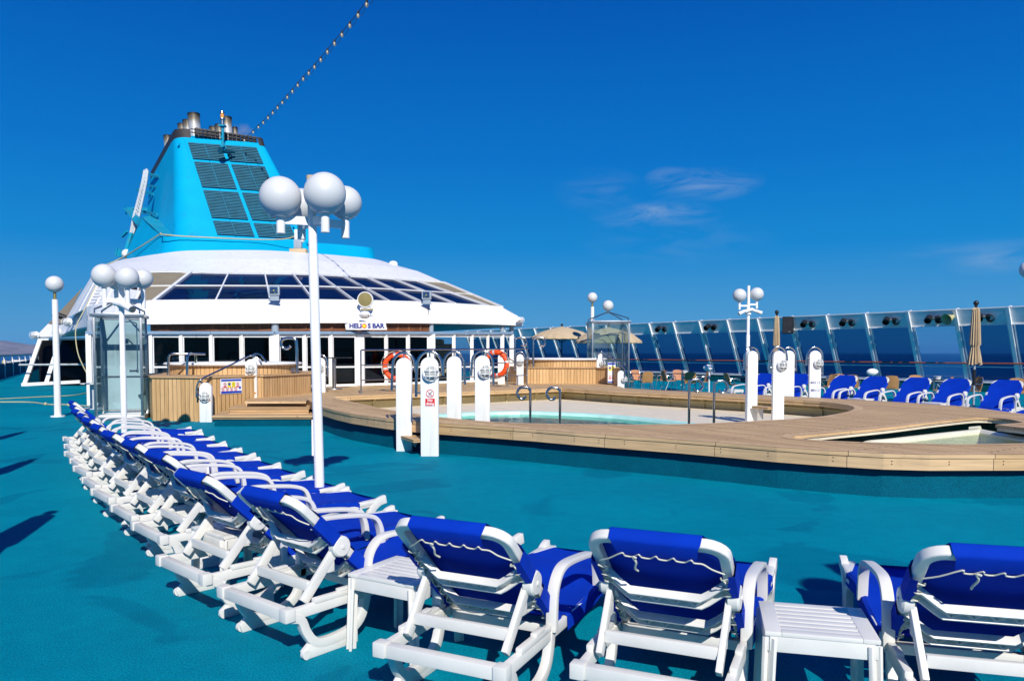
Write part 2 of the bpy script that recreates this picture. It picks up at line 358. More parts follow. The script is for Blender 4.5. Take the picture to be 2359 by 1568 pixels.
    def build(s, name, mats, parent=None, smooth=35, bevel=0, loc=None, seg=2, fix=True):
        me = bpy.data.meshes.new(name); me.from_pydata([tuple(v) for v in s.v], [], s.f)
        if not isinstance(mats, (list, tuple)): mats = [mats]
        for q in mats: me.materials.append(q)
        me.polygons.foreach_set('material_index', s.m)
        if s.uv:
            ul = me.uv_layers.new(name='UVMap')
            for fi, uv in s.uv.items():
                for li, c in zip(me.polygons[fi].loop_indices, uv): ul.data[li].uv = c
        need = [i for i in range(len(s.f)) if i not in s.uv]
        if need and any('teak' in q.name for q in mats):
            ul = me.uv_layers.get('UVMap') or me.uv_layers.new(name='UVMap')
            for fi in need:
                nn = me.polygons[fi].normal
                for li in me.polygons[fi].loop_indices:
                    c = me.vertices[me.loops[li].vertex_index].co
                    ul.data[li].uv = (c.x, c.y + .02) if abs(nn.z) > .6 else (c.x + c.y, c.z + .02)
        if fix or bevel:
            bm = bmesh.new(); bm.from_mesh(me)
            if fix: bmesh.ops.recalc_face_normals(bm, faces=bm.faces[:])
            if bevel:
                ed = [e for e in bm.edges if len(e.link_faces) == 2 and e.calc_face_angle(0) > R(38)]
                bmesh.ops.bevel(bm, geom=ed, offset=bevel, segments=seg, affect='EDGES', profile=.6, clamp_overlap=True)
            bm.to_mesh(me); bm.free()
        if smooth:
            me.polygons.foreach_set('use_smooth', [True] * len(me.polygons))
            me.set_sharp_from_angle(angle=R(smooth))
        me.update()
        ob = bpy.data.objects.new(name, me); C.objects.link(ob)
        if parent is not None: ob.parent = parent
        if loc is not None: ob.location = loc
        return ob
def tag(o, label, cat, group=None, kind=None):
    if label: o['label'] = label
    if cat: o['category'] = cat
    if group: o['group'] = group
    if kind: o['kind'] = kind
    return o
def thing(name, label, cat, loc=(0, 0, 0), rz=0.0, group=None):
    o = bpy.data.objects.new(name, None); C.objects.link(o); o.empty_display_size = .2
    o.location = loc; o.rotation_euler = (0, 0, rz); return tag(o, label, cat, group)
def struct(o): o['kind'] = 'structure'; return o
def kids(o): return [c for c in bpy.data.objects if c.parent == o]
def copy_tree(o, parent=None):
    c = o.copy(); C.objects.link(c); c.parent = parent
    for ch in kids(o): copy_tree(ch, c)
    return c
def smooth2(pts, n=5, closed=False):
    pts = [Vector(p) for p in pts]; N = len(pts); out = []
    rng = range(N) if closed else range(N - 1)
    for i in rng:
        if closed: p0, p1, p2, p3 = pts[i - 1], pts[i], pts[(i + 1) % N], pts[(i + 2) % N]
        else: p0, p1, p2, p3 = pts[max(i - 1, 0)], pts[i], pts[i + 1], pts[min(i + 2, N - 1)]
        for k in range(n):
            t = k / n
            out.append(.5 * ((2 * p1) + (p2 - p0) * t + (2 * p0 - 5 * p1 + 4 * p2 - p3) * t * t + (3 * p1 - p0 - 3 * p2 + p3) * t ** 3))
    if not closed: out.append(pts[-1])
    return out
def arc(c, r, a0, a1, n=12): return [(c[0] + r * math.cos(R(a0 + (a1 - a0) * i / n)), c[1] + r * math.sin(R(a0 + (a1 - a0) * i / n))) for i in range(n + 1)]
def inset(poly, d):
    """move a 2D outline outwards (d > 0) along its normals; outline counter-clockwise"""
    N = len(poly); out = []
    ar = sum(poly[i][0] * poly[(i + 1) % N][1] - poly[(i + 1) % N][0] * poly[i][1] for i in range(N)); sg = 1 if ar > 0 else -1
    for i in range(N):
        a, b, c = Vector(poly[i - 1][:2]), Vector(poly[i][:2]), Vector(poly[(i + 1) % N][:2])
        d1 = (b - a).normalized(); d2 = (c - b).normalized(); t = (d1 + d2).normalized()
        nn = Vector((t.y, -t.x)) * sg; k = 1 / max(.45, nn.dot(Vector((d1.y, -d1.x)) * sg))
        out.append(b + nn * d * k)
    return out
def textmesh(name, body, size, mat, parent=None, mtx=None, ext=.002, bold=0.0, sx=1.0, align='CENTER', space=1.0):
    cu = bpy.data.curves.new(name, 'FONT'); cu.body = body; cu.size = size; cu.align_x = align; cu.align_y = 'CENTER'; cu.extrude = ext; cu.offset = bold; cu.space_character = space; cu.resolution_u = 3
    tmp = bpy.data.objects.new('tmp', cu); C.objects.link(tmp)
    dg = bpy.context.evaluated_depsgraph_get(); me = bpy.data.meshes.new_from_object(tmp.evaluated_get(dg))
    bpy.data.objects.remove(tmp); bpy.data.curves.remove(cu)
    S = Matrix.Diagonal((sx, 1, 1, 1)); me.transform((mtx or Matrix()) @ S)
    me.materials.clear(); me.materials.append(mat)
    ob = bpy.data.objects.new(name, me); C.objects.link(ob); ob.name = name
    if parent is not None: ob.parent = parent
    return ob
FACE = Matrix.Rotation(R(90), 4, 'X')       # text lying in XY stood up to face -Y

# ================================================================ SETTING
# sea, far hills, deck
mb = MB(); S_ = 45000
mb.quad((-S_, -2000, -23), (S_, -2000, -23), (S_, S_, -23), (-S_, S_, -23))
m, n, l, b = newmat('sea_water'); b.inputs['Base Color'].default_value = (.004, .045, .16, 1); b.inputs['Roughness'].default_value = .32; b.inputs['Specular IOR Level'].default_value = .25
t = n.new('ShaderNodeTexCoord'); q = n.new('ShaderNodeTexNoise'); q.inputs['Scale'].default_value = .05; q.inputs['Detail'].default_value = 8; l.new(t.outputs['Object'], q.inputs['Vector'])
bp = n.new('ShaderNodeBump'); bp.inputs['Strength'].default_value = .7; bp.inputs['Distance'].default_value = 4; l.new(q.outputs['Fac'], bp.inputs['Height']); l.new(bp.outputs[0], b.inputs['Normal'])
struct(mb.build('sea', m, smooth=0))
def hills(prof, depth, zfoot, mat):
    mb = MB(); N = len(prof); rows = 7; random.seed(3)
    for j in range(rows):
        f = j / (rows - 1)
        for i, (X, Y) in enumerate(prof):
            top = at(X, Y, depth); zz = zfoot + (top.z - zfoot) * (1 - (1 - f) ** 1.4) + (random.uniform(-9, 9) if 0 < j < rows - 1 else 0)
            mb.v.append(Vector((top.x + random.uniform(-20, 20), depth - 1500 + 1500 * f + random.uniform(-60, 60) * (0 < j < rows - 1), zz)))
    for j in range(rows - 1):
        for i in range(N - 1): mb.f.append([j * N + i, j * N + i + 1, (j + 1) * N + i + 1, (j + 1) * N + i]); mb.m.append(0)
    # back side, down to the water again
    o = len(mb.v)
    for X, Y in prof: p = at(X, Y, depth); mb.v.append(Vector((p.x, depth + 1800, zfoot)))
    for i in range(N - 1): mb.f.append([(rows - 1) * N + i, (rows - 1) * N + i + 1, o + i + 1, o + i]); mb.m.append(0)
    return mb.build('hills', mat, smooth=60)
M['hill'] = P('dry_hill', (.20, .155, .15), .95, var=.35, vscale=.006)
pts = [(X, 786.5 + (2.0 * math.sin(X * .05) - 3.5 * math.exp(-((X - 12) / 16) ** 2)) + .24 * max(0, X - 15) * (.75 if X < 60 else .55)) for X in range(-260, 210, 6)]
pts = [(X, min(Y, 809)) for X, Y in pts]
hl = hills(pts, 9500, -23.5, M['hill']); struct(hl)

Pm = lambda s, p: AX * s + PX * p       # point by distance along the ship and across it
deck = [(-60, -14), (-60, 36), (110, 36), (110, -30), (60, -14), (25, -9)]
dp = [G(2700, 830, 0)]
dpoly = [Pm(-45, 34.9), Pm(110, 34.9), Pm(110, 4), G(60, 855, 0), G(10, 869, 0), Vector((-22, 26, 0)), Vector((-13, 4, 0)), Vector((-9, -12, 0)), Vector((10, -30, 0))]
mb = MB(); mb.prism([(p.x, p.y) for p in dpoly], -.6, 0.0, bot=False); struct(mb.build('deck', M['deck'], smooth=0))
# hull below the deck
mb = MB(); mb.prism([(p.x, p.y) for p in dpoly], -23.2, -.6, top=False, bot=False); struct(mb.build('hull_side', M['white'], smooth=0))

# ---- pool platform ------------------------------------------------------
Z1 = 0.50
near = [(706.5, 919.7), (738, 936), (770, 945), (807, 952.7), (848, 958.5), (890, 964), (950, 970), (1009, 974.5), (1080, 979), (1152, 983.5), (1235, 989), (1324, 996), (1440, 1004), (1560, 1012), (1680, 1021), (1789, 1030), (1910, 1038), (2036, 1044.6), (2143, 1047), (2359, 1046.5)]
outer = [G(X, Y, Z1) for X, Y in near] + [Vector((7.4, 8.95, Z1)), Vector((9.0, 9.5, Z1)), Vector((10.3, 10.6, Z1)), Vector((10.9, 12.0, Z1)), Vector((10.6, 13.4, Z1))] + \
        [G(X, Y, Z1) for X, Y in [(2359, 953.5), (2223, 936.4), (2100, 928), (1988, 921.5), (1890, 916.5), (1807, 912.5), (1700, 906.5), (1600, 902), (1500, 897.5), (1437, 893.5)]]
backp = [G(1422, 887.4, Z1), Vector((4.1, 30.0, Z1)), Vector((3.9, 32.9, Z1)), Vector((2.0, 33.2, Z1)), Vector((-1.5, 33.0, Z1)), at(1180, 850, 31.6), at(1122, 850, 30.6), at(993, 850, 28.6), at(828, 850, 26.6), at(766, 850, 26.0), at(630, 850, 25.1)]
for p in backp: p.z = Z1
sx0 = G(564, 924.5, Z1); sx1 = G(705, 924.5, Z1)
backp += [Vector((-9.0, 25.0, Z1)), Vector((sx0.x - .35, 20.6, Z1)), Vector((sx0.x, sx0.y, Z1)), Vector((sx1.x, sx1.y, Z1))]
outer = outer + backp
opn = [(764, 913), (785, 919), (810, 925), (840, 932), (873, 939.5), (906, 945), (940, 950), (975, 955.3), (1009, 960), (1080, 967.5), (1152, 972.6), (1250, 975.8), (1350, 977.3), (1460, 977.8), (1563, 977), (1640, 974.5), (1719, 970.5), (1805, 965.8), (1860, 962), (1902, 957.9), (1938, 951.5), (1960, 946), (1969, 941), (1966, 936.5), (1950, 932), (1925, 928.5), (1890, 925), (1850, 922.4), (1807, 920.2), (1743, 916.6), (1670, 913), (1584, 908.6), (1500, 904.7), (1416, 900.3), (1350, 896.5), (1294, 893.4)]
pool = [G(X, Y, Z1) for X, Y in opn]
pl = smooth2([G(X, Y, Z1) for X, Y in [(1822, 1005.7), (1836, 1009.5), (1882.6, 1013.6), (1980, 1018), (2101, 1021), (2198.6, 1023.5), (2359, 1021)]], 3) + [Vector((7.2, 10.2, Z1)), Vector((7.9, 11.2, Z1)), Vector((7.7, 12.2, Z1))] + \
     smooth2([G(X, Y, Z1) for X, Y in [(2359, 973.5), (2330, 966.5), (2298.5, 963), (2265, 961.3), (2233, 962.5), (2140, 972.5), (2053, 983), (1950, 993), (1860, 1001.5), (1832, 1003)]], 3)
def flat(poly, z): return [Vector((p.x, p.y, z)) for p in poly]
mb = MB()
loops = [flat(outer, 0), flat(pool, 0), flat(pl, 0)]
tri = tessellate_polygon(loops); allp = [p for lp in loops for p in lp]
mb.add([Vector((p.x, p.y, Z1)) for p in allp], tri, 0)
mb.add([Vector((p.x, p.y, Z1 - .045)) for p in allp], [t_[::-1] for t_ in tri], 0)
def wall(mb, poly, z0, z1, m=0, closed=True, poly2=None, uoff=0):
    k = len(poly); u = uoff; poly2 = poly2 or poly
    for i in range(k if closed else k - 1):
        j = (i + 1) % k; a, b_ = poly[i], poly[j]; L = (Vector((b_[0], b_[1], 0)) - Vector((a[0], a[1], 0))).length
        mb.add([(poly2[i][0], poly2[i][1], z0), (poly2[j][0], poly2[j][1], z0), (b_[0], b_[1], z1), (a[0], a[1], z1)], [(0, 1, 2, 3)], m, [[(u, z0), (u + L, z0), (u + L, z1), (u, z1)]]); u += L
for lp in loops: wall(mb, lp, Z1 - .045, Z1, 1)
deckpl = struct(mb.build('wooden_platform', [M['teak'], M['teakedge']], smooth=0))
# border boards round the two openings
def border(poly, wd, z, name, mat=None):
    o2 = inset([(p.x, p.y) for p in poly], wd); mb = MB(); k = len(poly); u = 0
    for i in range(k):
        j = (i + 1) % k; L = (poly[j] - poly[i]).length
        mb.add([(poly[i].x, poly[i].y, z), (poly[j].x, poly[j].y, z), (o2[j][0], o2[j][1], z), (o2[i][0], o2[i][1], z)], [(0, 1, 2, 3)], 0, [[(u, .1), (u + L, .1), (u + L, .1 + wd), (u, .1 + wd)]]); u += L
    ob = mb.build(name, mat or M['teakedge'], smooth=0); ob.parent = deckpl
border(pool, .16, Z1 + .004, 'border_board'); border(pl, .14, Z1 + .004, 'border_board')
no_ = len(near) + 5 + 10
edge = outer[:no_]
# outer border board (runs inside the edge)
ib = inset([(p.x, p.y) for p in outer], -.15); mb = MB(); u = 0
for i in range(len(near) + 14):
    L = (outer[i + 1] - outer[i]).length
    mb.add([(outer[i].x, outer[i].y, Z1 + .004), (outer[i + 1].x, outer[i + 1].y, Z1 + .004), (ib[i + 1][0], ib[i + 1][1], Z1 + .004), (ib[i][0], ib[i][1], Z1 + .004)], [(0, 1, 2, 3)], 0, [[(u, .1), (u + L, .1), (u + L, .25), (u, .25)]]); u += L
mb.build('border_board', M['teakedge'], deckpl, smooth=0)
# fascia boards with screws
f0 = inset([(p.x, p.y) for p in outer], -.010); mb = MB()
fo = [Vector((p[0], p[1], 0)) for p in f0][:no_]; fi = [Vector((p[0], p[1], 0)) for p in inset([(p.x, p.y) for p in outer], -.075)][:no_]
wall(mb, fo, .318, Z1 - .052, 0, False); wall(mb, fi, .318, Z1 - .052, 0, False)
for i in range(no_ - 1): mb.quad((fo[i].x, fo[i].y, .318), (fo[i + 1].x, fo[i + 1].y, .318), (fi[i + 1].x, fi[i + 1].y, .318), (fi[i].x, fi[i].y, .318))
fas = mb.build('fascia_board', M['teakedge'], deckpl, smooth=0, fix=False)
mb = MB(); mb2 = MB(); u = 0; nxt = .3
for i in range(no_ - 1):
    a, b_ = fo[i], fo[i + 1]; L = (b_ - a).length; d = (b_ - a).normalized(); nn = Vector((d.y, -d.x, 0))
    while nxt < u + L:
        p = a + d * (nxt - u)
        for dz in (.385, .42): mb.lathe([(0, 0), (.007, 0), (.007, .003), (0, .003)], (p.x + nn.x * .001, p.y + nn.y * .001, dz + random.uniform(-.006, .006)), 6, axis=nn)
        nxt += random.choice((.4, .62, .75))
    u += L
mb.build('screw', M['rubber'], deckpl, smooth=0)['kind'] = 'stuff'
# covered wall below the rim
w0 = [Vector((p[0], p[1], 0)) for p in inset([(p.x, p.y) for p in outer], -.03)]; w1 = [Vector((p[0], p[1], 0)) for p in inset([(p.x, p.y) for p in outer], -.20)]
mb = MB(); k = no_
wall(mb, w1[:k], 0, Z1 - .05, 0, False, w0[:k]); 
struct(mb.build('platform_wall', M['carpet'], smooth=60, fix=False))

# pool well: ledge, walls, brackets, basin, water
ow = [Vector((p[0], p[1], 0)) for p in inset([(p.x, p.y) for p in pool], .34)]
LZ = .12
water = [(-2.2, 17.2), (-1.9, 18.6), (-1.0, 19.4), (.2, 19.75), (1.3, 19.35), (2.5, 18.5), (3.5, 17.1), (4.15, 15.7), (4.2, 14.4), (3.5, 13.3), (2.3, 12.8), (.9, 12.7), (-.5, 13.2), (-1.6, 14.4)]
wp = smooth2([Vector((a, c, 0)) for a, c in water], 4, True)
mb = MB(); lp = [ow, wp]; tri = tessellate_polygon(lp); allp = lp[0] + lp[1]
mb.add([Vector((p.x, p.y, LZ)) for p in allp], tri)
struct(mb.build('pool_ledge', M['poolwhite'], smooth=0))
mb = MB(); wall(mb, ow, LZ - .02, Z1 - .05, 0); struct(mb.build('pool_surround_wall', M['poolbeige'], smooth=60))
mb = MB(); wi = [Vector((p[0], p[1], 0)) for p in inset([(p.x, p.y) for p in wp], -.12)]; wo_ = [Vector((p[0], p[1], 0)) for p in inset([(p.x, p.y) for p in wp], .05)]
prof = [(wo_, LZ + .006), (wp, LZ + .03), (wi, LZ + .012), ([Vector((p[0], p[1], 0)) for p in inset([(p.x, p.y) for p in wp], -.16)], LZ - .10), ([Vector((p[0], p[1], 0)) for p in inset([(p.x, p.y) for p in wp], -.42)], LZ - .16), ([Vector((p[0], p[1], 0)) for p in inset([(p.x, p.y) for p in wp], -.46)], -1.2)]
for (a, za), (b_, zb) in zip(prof, prof[1:]):
    for i in range(len(a)):
        j = (i + 1) % len(a); mb.quad((a[i].x, a[i].y, za), (a[j].x, a[j].y, za), (b_[j].x, b_[j].y, zb), (b_[i].x, b_[i].y, zb))
a = prof[-1][0]; mb.add([(p.x, p.y, -1.2) for p in a], tessellate_polygon([a]))
M['poolgreen'] = P('pool_basin_paint', (.48, .80, .71), .4, var=.08)
struct(mb.build('pool_basin', M['poolgreen'], smooth=50))
m, n, l, b = newmat('pool_water'); n.remove(b)
tr = n.new('ShaderNodeBsdfTransparent'); tr.inputs['Color'].default_value = (.55, .93, .84, 1); gl = n.new('ShaderNodeBsdfGlossy'); gl.inputs['Roughness'].default_value = .03
fr = n.new('ShaderNodeFresnel'); fr.inputs['IOR'].default_value = 1.33; mx = n.new('ShaderNodeMixShader')
t = n.new('ShaderNodeTexCoord'); q = n.new('ShaderNodeTexNoise'); q.inputs['Scale'].default_value = 2.2; q.inputs['Detail'].default_value = 3; l.new(t.outputs['Object'], q.inputs['Vector'])
bp = n.new('ShaderNodeBump'); bp.inputs['Strength'].default_value = .5; bp.inputs['Distance'].default_value = .05; l.new(q.outputs['Fac'], bp.inputs['Height']); l.new(bp.outputs[0], gl.inputs['Normal']); l.new(bp.outputs[0], fr.inputs['Normal'])
fm = n.new('ShaderNodeMath'); fm.operation = 'MULTIPLY'; fm.inputs[1].default_value = .55; l.new(fr.outputs[0], fm.inputs[0])
l.new(fm.outputs[0], mx.inputs[0]); l.new(tr.outputs[0], mx.inputs[1]); l.new(gl.outputs[0], mx.inputs[2]); l.new(mx.outputs[0], n['Material Output'].inputs['Surface'])
M['water'] = m
mb = MB(); mb.add([(p.x, p.y, LZ - .05) for p in wi], tessellate_polygon([wi])); struct(mb.build('pool_water', m, smooth=0))
# brackets under the overhang and a ledge rail
mb = MB(); pin = [Vector((p[0], p[1], 0)) for p in inset([(p.x, p.y) for p in pool], .06)]
acc = 0; nxt = .6
for i in range(len(pool)):
    j = (i + 1) % len(pool); a, b_ = ow[i], ow[j]; L = (b_ - a).length; d = (b_ - a).normalized(); nn = ((pin[i] + pin[j]) / 2 - (a + b_) / 2); nn.z = 0; nn.normalize()
    while nxt < acc + L:
        p = a + d * (nxt - acc)
        for s0 in (0,):
            mb.plate([p + Vector((0, 0, .44)), p + nn * .26 + Vector((0, 0, .44)), p + nn * .26 + Vector((0, 0, .40)), p + nn * .05 + Vector((0, 0, .28)), p + nn * .05 + Vector((0, 0, LZ)), p + Vector((0, 0, LZ))], .02)
        nxt += 1.15
    acc += L
    mb.beam((a.x + nn.x * .03, a.y + nn.y * .03, .30), (b_.x + nn.x * .03, b_.y + nn.y * .03, .30), .05, .025)
struct(mb.build('pool_bracket', M['poolbeige'], smooth=0))['kind'] = 'structure'
mb = MB(); pf = [Vector((p[0], p[1], 0)) for p in inset([(p.x, p.y) for p in pool], .012)]; wall(mb, pf, .385, Z1 - .055, 0)
pf2 = [Vector((p[0], p[1], 0)) for p in inset([(p.x, p.y) for p in pool], .05)]; wall(mb, pf2, .385, Z1 - .055, 0)
for i in range(len(pf)): j = (i + 1) % len(pf); mb.quad((pf[i].x, pf[i].y, .385), (pf[j].x, pf[j].y, .385), (pf2[j].x, pf2[j].y, .385), (pf2[i].x, pf2[i].y, .385))
mb.build('fascia_board', M['teakedge'], deckpl, smooth=0, fix=False)

# small pool
so_ = [Vector((p[0], p[1], 0)) for p in inset([(p.x, p.y) for p in pl], .02)]
mb = MB(); wall(mb, so_, .405, Z1 - .05, 0)
s2 = [Vector((p[0], p[1], 0)) for p in inset([(p.x, p.y) for p in pl], .05)]
for i in range(len(so_)): j = (i + 1) % len(so_); mb.quad((so_[i].x, so_[i].y, .405), (so_[j].x, so_[j].y, .405), (s2[j].x, s2[j].y, .405), (s2[i].x, s2[i].y, .405))
struct(mb.build('small_pool_trim', M['poolwhite'], smooth=0))
s3 = [Vector((p[0], p[1], 0)) for p in inset([(p.x, p.y) for p in pl], .45)]
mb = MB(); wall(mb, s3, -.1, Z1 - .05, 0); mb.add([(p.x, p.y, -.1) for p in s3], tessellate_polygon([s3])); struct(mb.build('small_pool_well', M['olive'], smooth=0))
lipD = [(1985, 1018), (2040, 1012), (2092, 1006), (2170, 997.5), (2235, 991), (2262, 990), (2285, 994), (2318, 1000), (2360, 1007), (2420, 1018), (2440, 1045), (2380, 1060), (2200, 1066), (2050, 1056), (1975, 1034)]
LP = .33; lip = smooth2([G(X, Y, LP) for X, Y in lipD], 4, True)
mb = MB(); li = inset([(p.x, p.y) for p in lip], -.16); lm = inset([(p.x, p.y) for p in lip], -.05)
prof = [([(p.x, p.y) for p in lip], -.1), ([(p.x, p.y) for p in lip], LP - .03), (lm, LP + .02), ([(p[0], p[1]) for p in inset([(p.x, p.y) for p in lip], -.10)], LP + .015), (li, LP - .02), (li, .0)]
for (a, za), (b_, zb) in zip(prof, prof[1:]):
    for i in range(len(a)):
        j = (i + 1) % len(a); mb.quad((a[i][0], a[i][1], za), (a[j][0], a[j][1], za), (b_[j][0], b_[j][1], zb), (b_[i][0], b_[i][1], zb))
L2 = [Vector((p[0], p[1], 0)) for p in li]; mb.add([(p.x, p.y, .0) for p in L2], tessellate_polygon([L2]))
M['lip'] = P('cream_gelcoat', (.74, .72, .55), .35, var=.04); struct(mb.build('small_pool_basin', M['lip'], smooth=40))
m = M['water'].copy(); m.name = 'small_pool_water'; m.node_tree.nodes['Transparent BSDF'].inputs['Color'].default_value = (.74, .84, .62, 1)
for nn_ in m.node_tree.nodes:
    if nn_.type == 'TEX_NOISE': nn_.inputs['Scale'].default_value = 9; nn_.inputs['Detail'].default_value = 5
    if nn_.type == 'BUMP': nn_.inputs['Strength'].default_value = .9
mb = MB(); mb.add([(p.x, p.y, LP - .05) for p in L2], tessellate_polygon([L2])); struct(mb.build('small_pool_water', m, smooth=0))
t0 = G(2255, 985, .37); pv = thing('water_spout', 'short cream pipe stub on the rim of the small pool', 'pipe', t0)
mb = MB(); mb.tube([(-.10, .10, -.03), (.02, -.02, .0)], .038, 14, caps=False); mb.tube([(.0, .0, -.006), (.021, -.021, .0)], .030, 14); mb.build('pipe', M['lip'], pv)
# round inspection lid set in the planks
p = G(1847, 978, Z1 + .006)

# ================================================================ PAVILION
def kx_unused(X): return .88 + .12 * min(1, max(0, (X - 400) / 600))
pav = thing('bar_pavilion', 'white domed bar pavilion with dark blue skylights and sliding glass doors', 'building', (-8, 28, 0))
PO = Vector((-8, 28, 0))
def pb(mb, name, mat, parent=None, smooth=35, **k):     # build in world coordinates under the pavilion
    mb.v = [v - PO for v in mb.v]; return mb.build(name, mat, parent or pav, smooth, **k)
R1D = [(198, 707), (231, 700), (311, 695), (355, 693), (498, 691.5), (622, 691), (721, 691), (815.5, 692.3), (896.5, 694), (972.5, 696), (1050, 700), (1126, 704.5), (1157, 707.5)]
R2D = [(213, 638), (240, 632), (330, 628), (439.5, 627.5), (527, 629), (610, 630), (674, 630.7), (734, 632.5), (790.8, 635.7), (846, 638.8), (908, 642.8), (962.6, 646.7), (1022, 650.5)]
R3D = [(268, 601), (300, 595), (330, 590), (359, 585.6), (421, 578), (490, 576.5), (564, 576), (620, 577), (674, 580), (740, 585), (800, 590), (864, 597), (905, 608)]
R0D = [(205, 751), (232, 747), (300, 744), (367, 743), (490, 742), (622, 741), (721, 740.5), (805, 740.5), (890, 741), (970, 741.5), (1060, 743), (1150, 745), (1205, 747)]
FD = [(205.5, 24.0), (348, 24.4), (418, 24.6), (487, 24.7), (557, 24.9), (633, 25.1), (702, 25.5), (762.5, 25.9), (828.5, 26.5), (889.5, 27.2), (940, 27.8), (993, 28.5), (1045.7, 29.2), (1087, 30.0), (1124, 30.6), (1157, 31.2), (1180, 31.6)]
def fy(X):
    for (a, ya), (b_, yb) in zip(FD, FD[1:]):
        if X <= b_: return ya + (yb - ya) * (X - a) / (b_ - a)
    return FD[-1][1]
def bd(X): return 26.9 if X < 210 else 25.6 if X < 250 else fy(X) - .15
R0 = [at(X, Y, bd(X)) for X, Y in R0D]
R1 = [at(X, Y, bd(X) + .95) for X, Y in R1D]
R2 = [at(X, Y, 5664 / (812 - Y) * (.96 + .04 * min(1, max(0, (X - 400) / 600)))) for X, Y in R2D]
R3 = [at(X, Y, 4.55 * 1770 / (812 - Y)) for X, Y in R3D[:-1]] + [at(905, 609, 38.2)]
RB = []
for i in range(13):
    mid = (R0[i] + R1[i]) / 2; RB.append(mid + (R0[i] - R1[i]).cross(Vector((1, .2, 0))).normalized() * -.06)
RB[-1] = at(1192, 727, (R0[-1].y + R1[-1].y) / 2)
def ext(L, s=18): return [L[0] + AX * .02] + list(L) + [L[-1] + AX * s]
E0, EB, E1, E2, E3 = ext(R0), ext(RB), ext(R1), ext(R2), ext(R3)
def strip(mb, A, B, m=0, i0=0, i1=None):
    i1 = len(A) - 1 if i1 is None else i1; o = len(mb.v)
    mb.v += [Vector(p) for p in A] + [Vector(p) for p in B]; k = len(A)
    for i in range(i0, i1): mb.f.append([o + i, o + i + 1, o + k + i + 1, o + k + i]); mb.m.append(m)
def dens(L, n=4): return smooth2(L[:1] + L[1:], n)
mb = MB()
D0, DB, D1, D2, D3 = [[L[0]] + smooth2(L[1:-1], 4) + [L[-1]] for L in (E0, EB, E1, E2, E3)]
strip(mb, D0, DB); strip(mb, DB, D1)
low = [p + Vector((0, 0, -.05)) for p in D0]; strip(mb, low, D0)
ed = mb.v[:]
brim = pb(mb, 'brim', M['white'], smooth=60)
mb = MB(); cen = [p + (Vector((-10, 44, 0)) - Vector((p.x, p.y, 0))) * .12 + Vector((0, 0, .12)) for p in D3]
mid = [a.lerp(b_, .5) + Vector((0, 0, .10)) for a, b_ in zip(D2, D3)]; d2b = [a.lerp(b_, .10) + Vector((0, 0, .03)) for a, b_ in zip(D2, D3)]
strip(mb, D2, d2b); strip(mb, d2b, mid); strip(mb, mid, D3); strip(mb, D3, cen)
pb(mb, 'roof', M['white'], smooth=60)
# skylight glazing between R1 and R2, panel by panel
def lerp(a, b_, t): return a + (b_ - a) * t
tm = .50
for i in range(3, 11):
    for (t0, t1) in ((0.0, tm), (tm, 1.0)):
        a, b_, c, d = lerp(R1[i], R2[i], t0), lerp(R1[i + 1], R2[i + 1], t0), lerp(R1[i + 1], R2[i + 1], t1), lerp(R1[i], R2[i], t1)
        nn = (b_ - a).cross(d - a).normalized()
        mb = MB(); mb.quad(a - nn * .04, b_ - nn * .04, c - nn * .04, d - nn * .04); pb(mb, 'skylight_pane', M['glass_roof'], smooth=0)
mb = MB()
for i, nm in ((2, 0), (11, 1), (0, 2), (1, 2)):
    a, b_, c, d = R1[i], R1[i + 1], R2[i + 1], R2[i]; nn = (b_ - a).cross(d - a).normalized()
    if nm < 2:
        q = MB(); q.quad(a - nn * .02, b_ - nn * .02, c - nn * .02, d - nn * .02); pb(q, 'blind_panel', M['canvas'], smooth=0)
for i in range(2, 13):
    wd = .12 if i in (3, 12) else .05
    nn = (R1[min(i + 1, 12)] - R1[min(i, 11)]).cross(R2[i] - R1[i]).normalized()
    mb.beam(R1[i], R2[i], wd, .09, up=nn)
for i in range(2, 12):
    a, b_ = lerp(R1[i], R2[i], tm), lerp(R1[i + 1], R2[i + 1], tm); nn = (R1[i + 1] - R1[i]).cross(R2[i] - R1[i]).normalized()
    mb.beam(a, b_, .030, .05, up=nn)
    mb.beam(R2[i], R2[i + 1], .04, .06, up=nn); mb.beam(R1[i], R1[i + 1], .04, .06, up=nn)
pb(mb, 'skylight_frame', M['white'])
mb = MB()
for i in range(1, 12):
    a, b_ = lerp(R0[i], R0[i + 1], .5), lerp(R1[i], R1[i + 1], .5); o_ = Vector((0, -.012, .008)); mb.beam(a + o_, b_ + o_, .012, .01, up=(0, -1, .5))
pb(mb, 'brim_seam', M['white'], smooth=0)['kind'] = 'stuff'
# lining below the skylight so that the room under it stays dim
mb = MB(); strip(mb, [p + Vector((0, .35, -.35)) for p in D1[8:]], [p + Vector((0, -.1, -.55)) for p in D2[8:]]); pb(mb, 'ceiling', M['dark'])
# soffit
mb = MB(); A = [Vector((p.x, p.y, p.z - .05)) for p in R0]; B = []
for X, Y in R0D:
    xx = max(X, 205.5); p = at(xx, 760, fy(min(xx, 1180))); B.append(Vector((p.x, p.y + .3, A[len(B)].z + .10)))
strip(mb, A, B); B2 = [p + Vector((-1.5, 6, .1)) for p in B]; strip(mb, B, B2); pb(mb, 'soffit', M['lightgrey'])
# starboard eave running away behind the facade
mb = MB(); mb.plate([R0[-1] + Vector((-.05, .1, -.06)), R0[-1] + AX * 9 + Vector((0, 0, -.1)), R0[-1] + AX * 9 - PX * 2.4 + Vector((0, 0, .1)), R0[-1] - PX * 2.2 + Vector((0, 0.4, .1))], .03, n=(0, 0, 1)); pb(mb, 'soffit', M['lightgrey'])
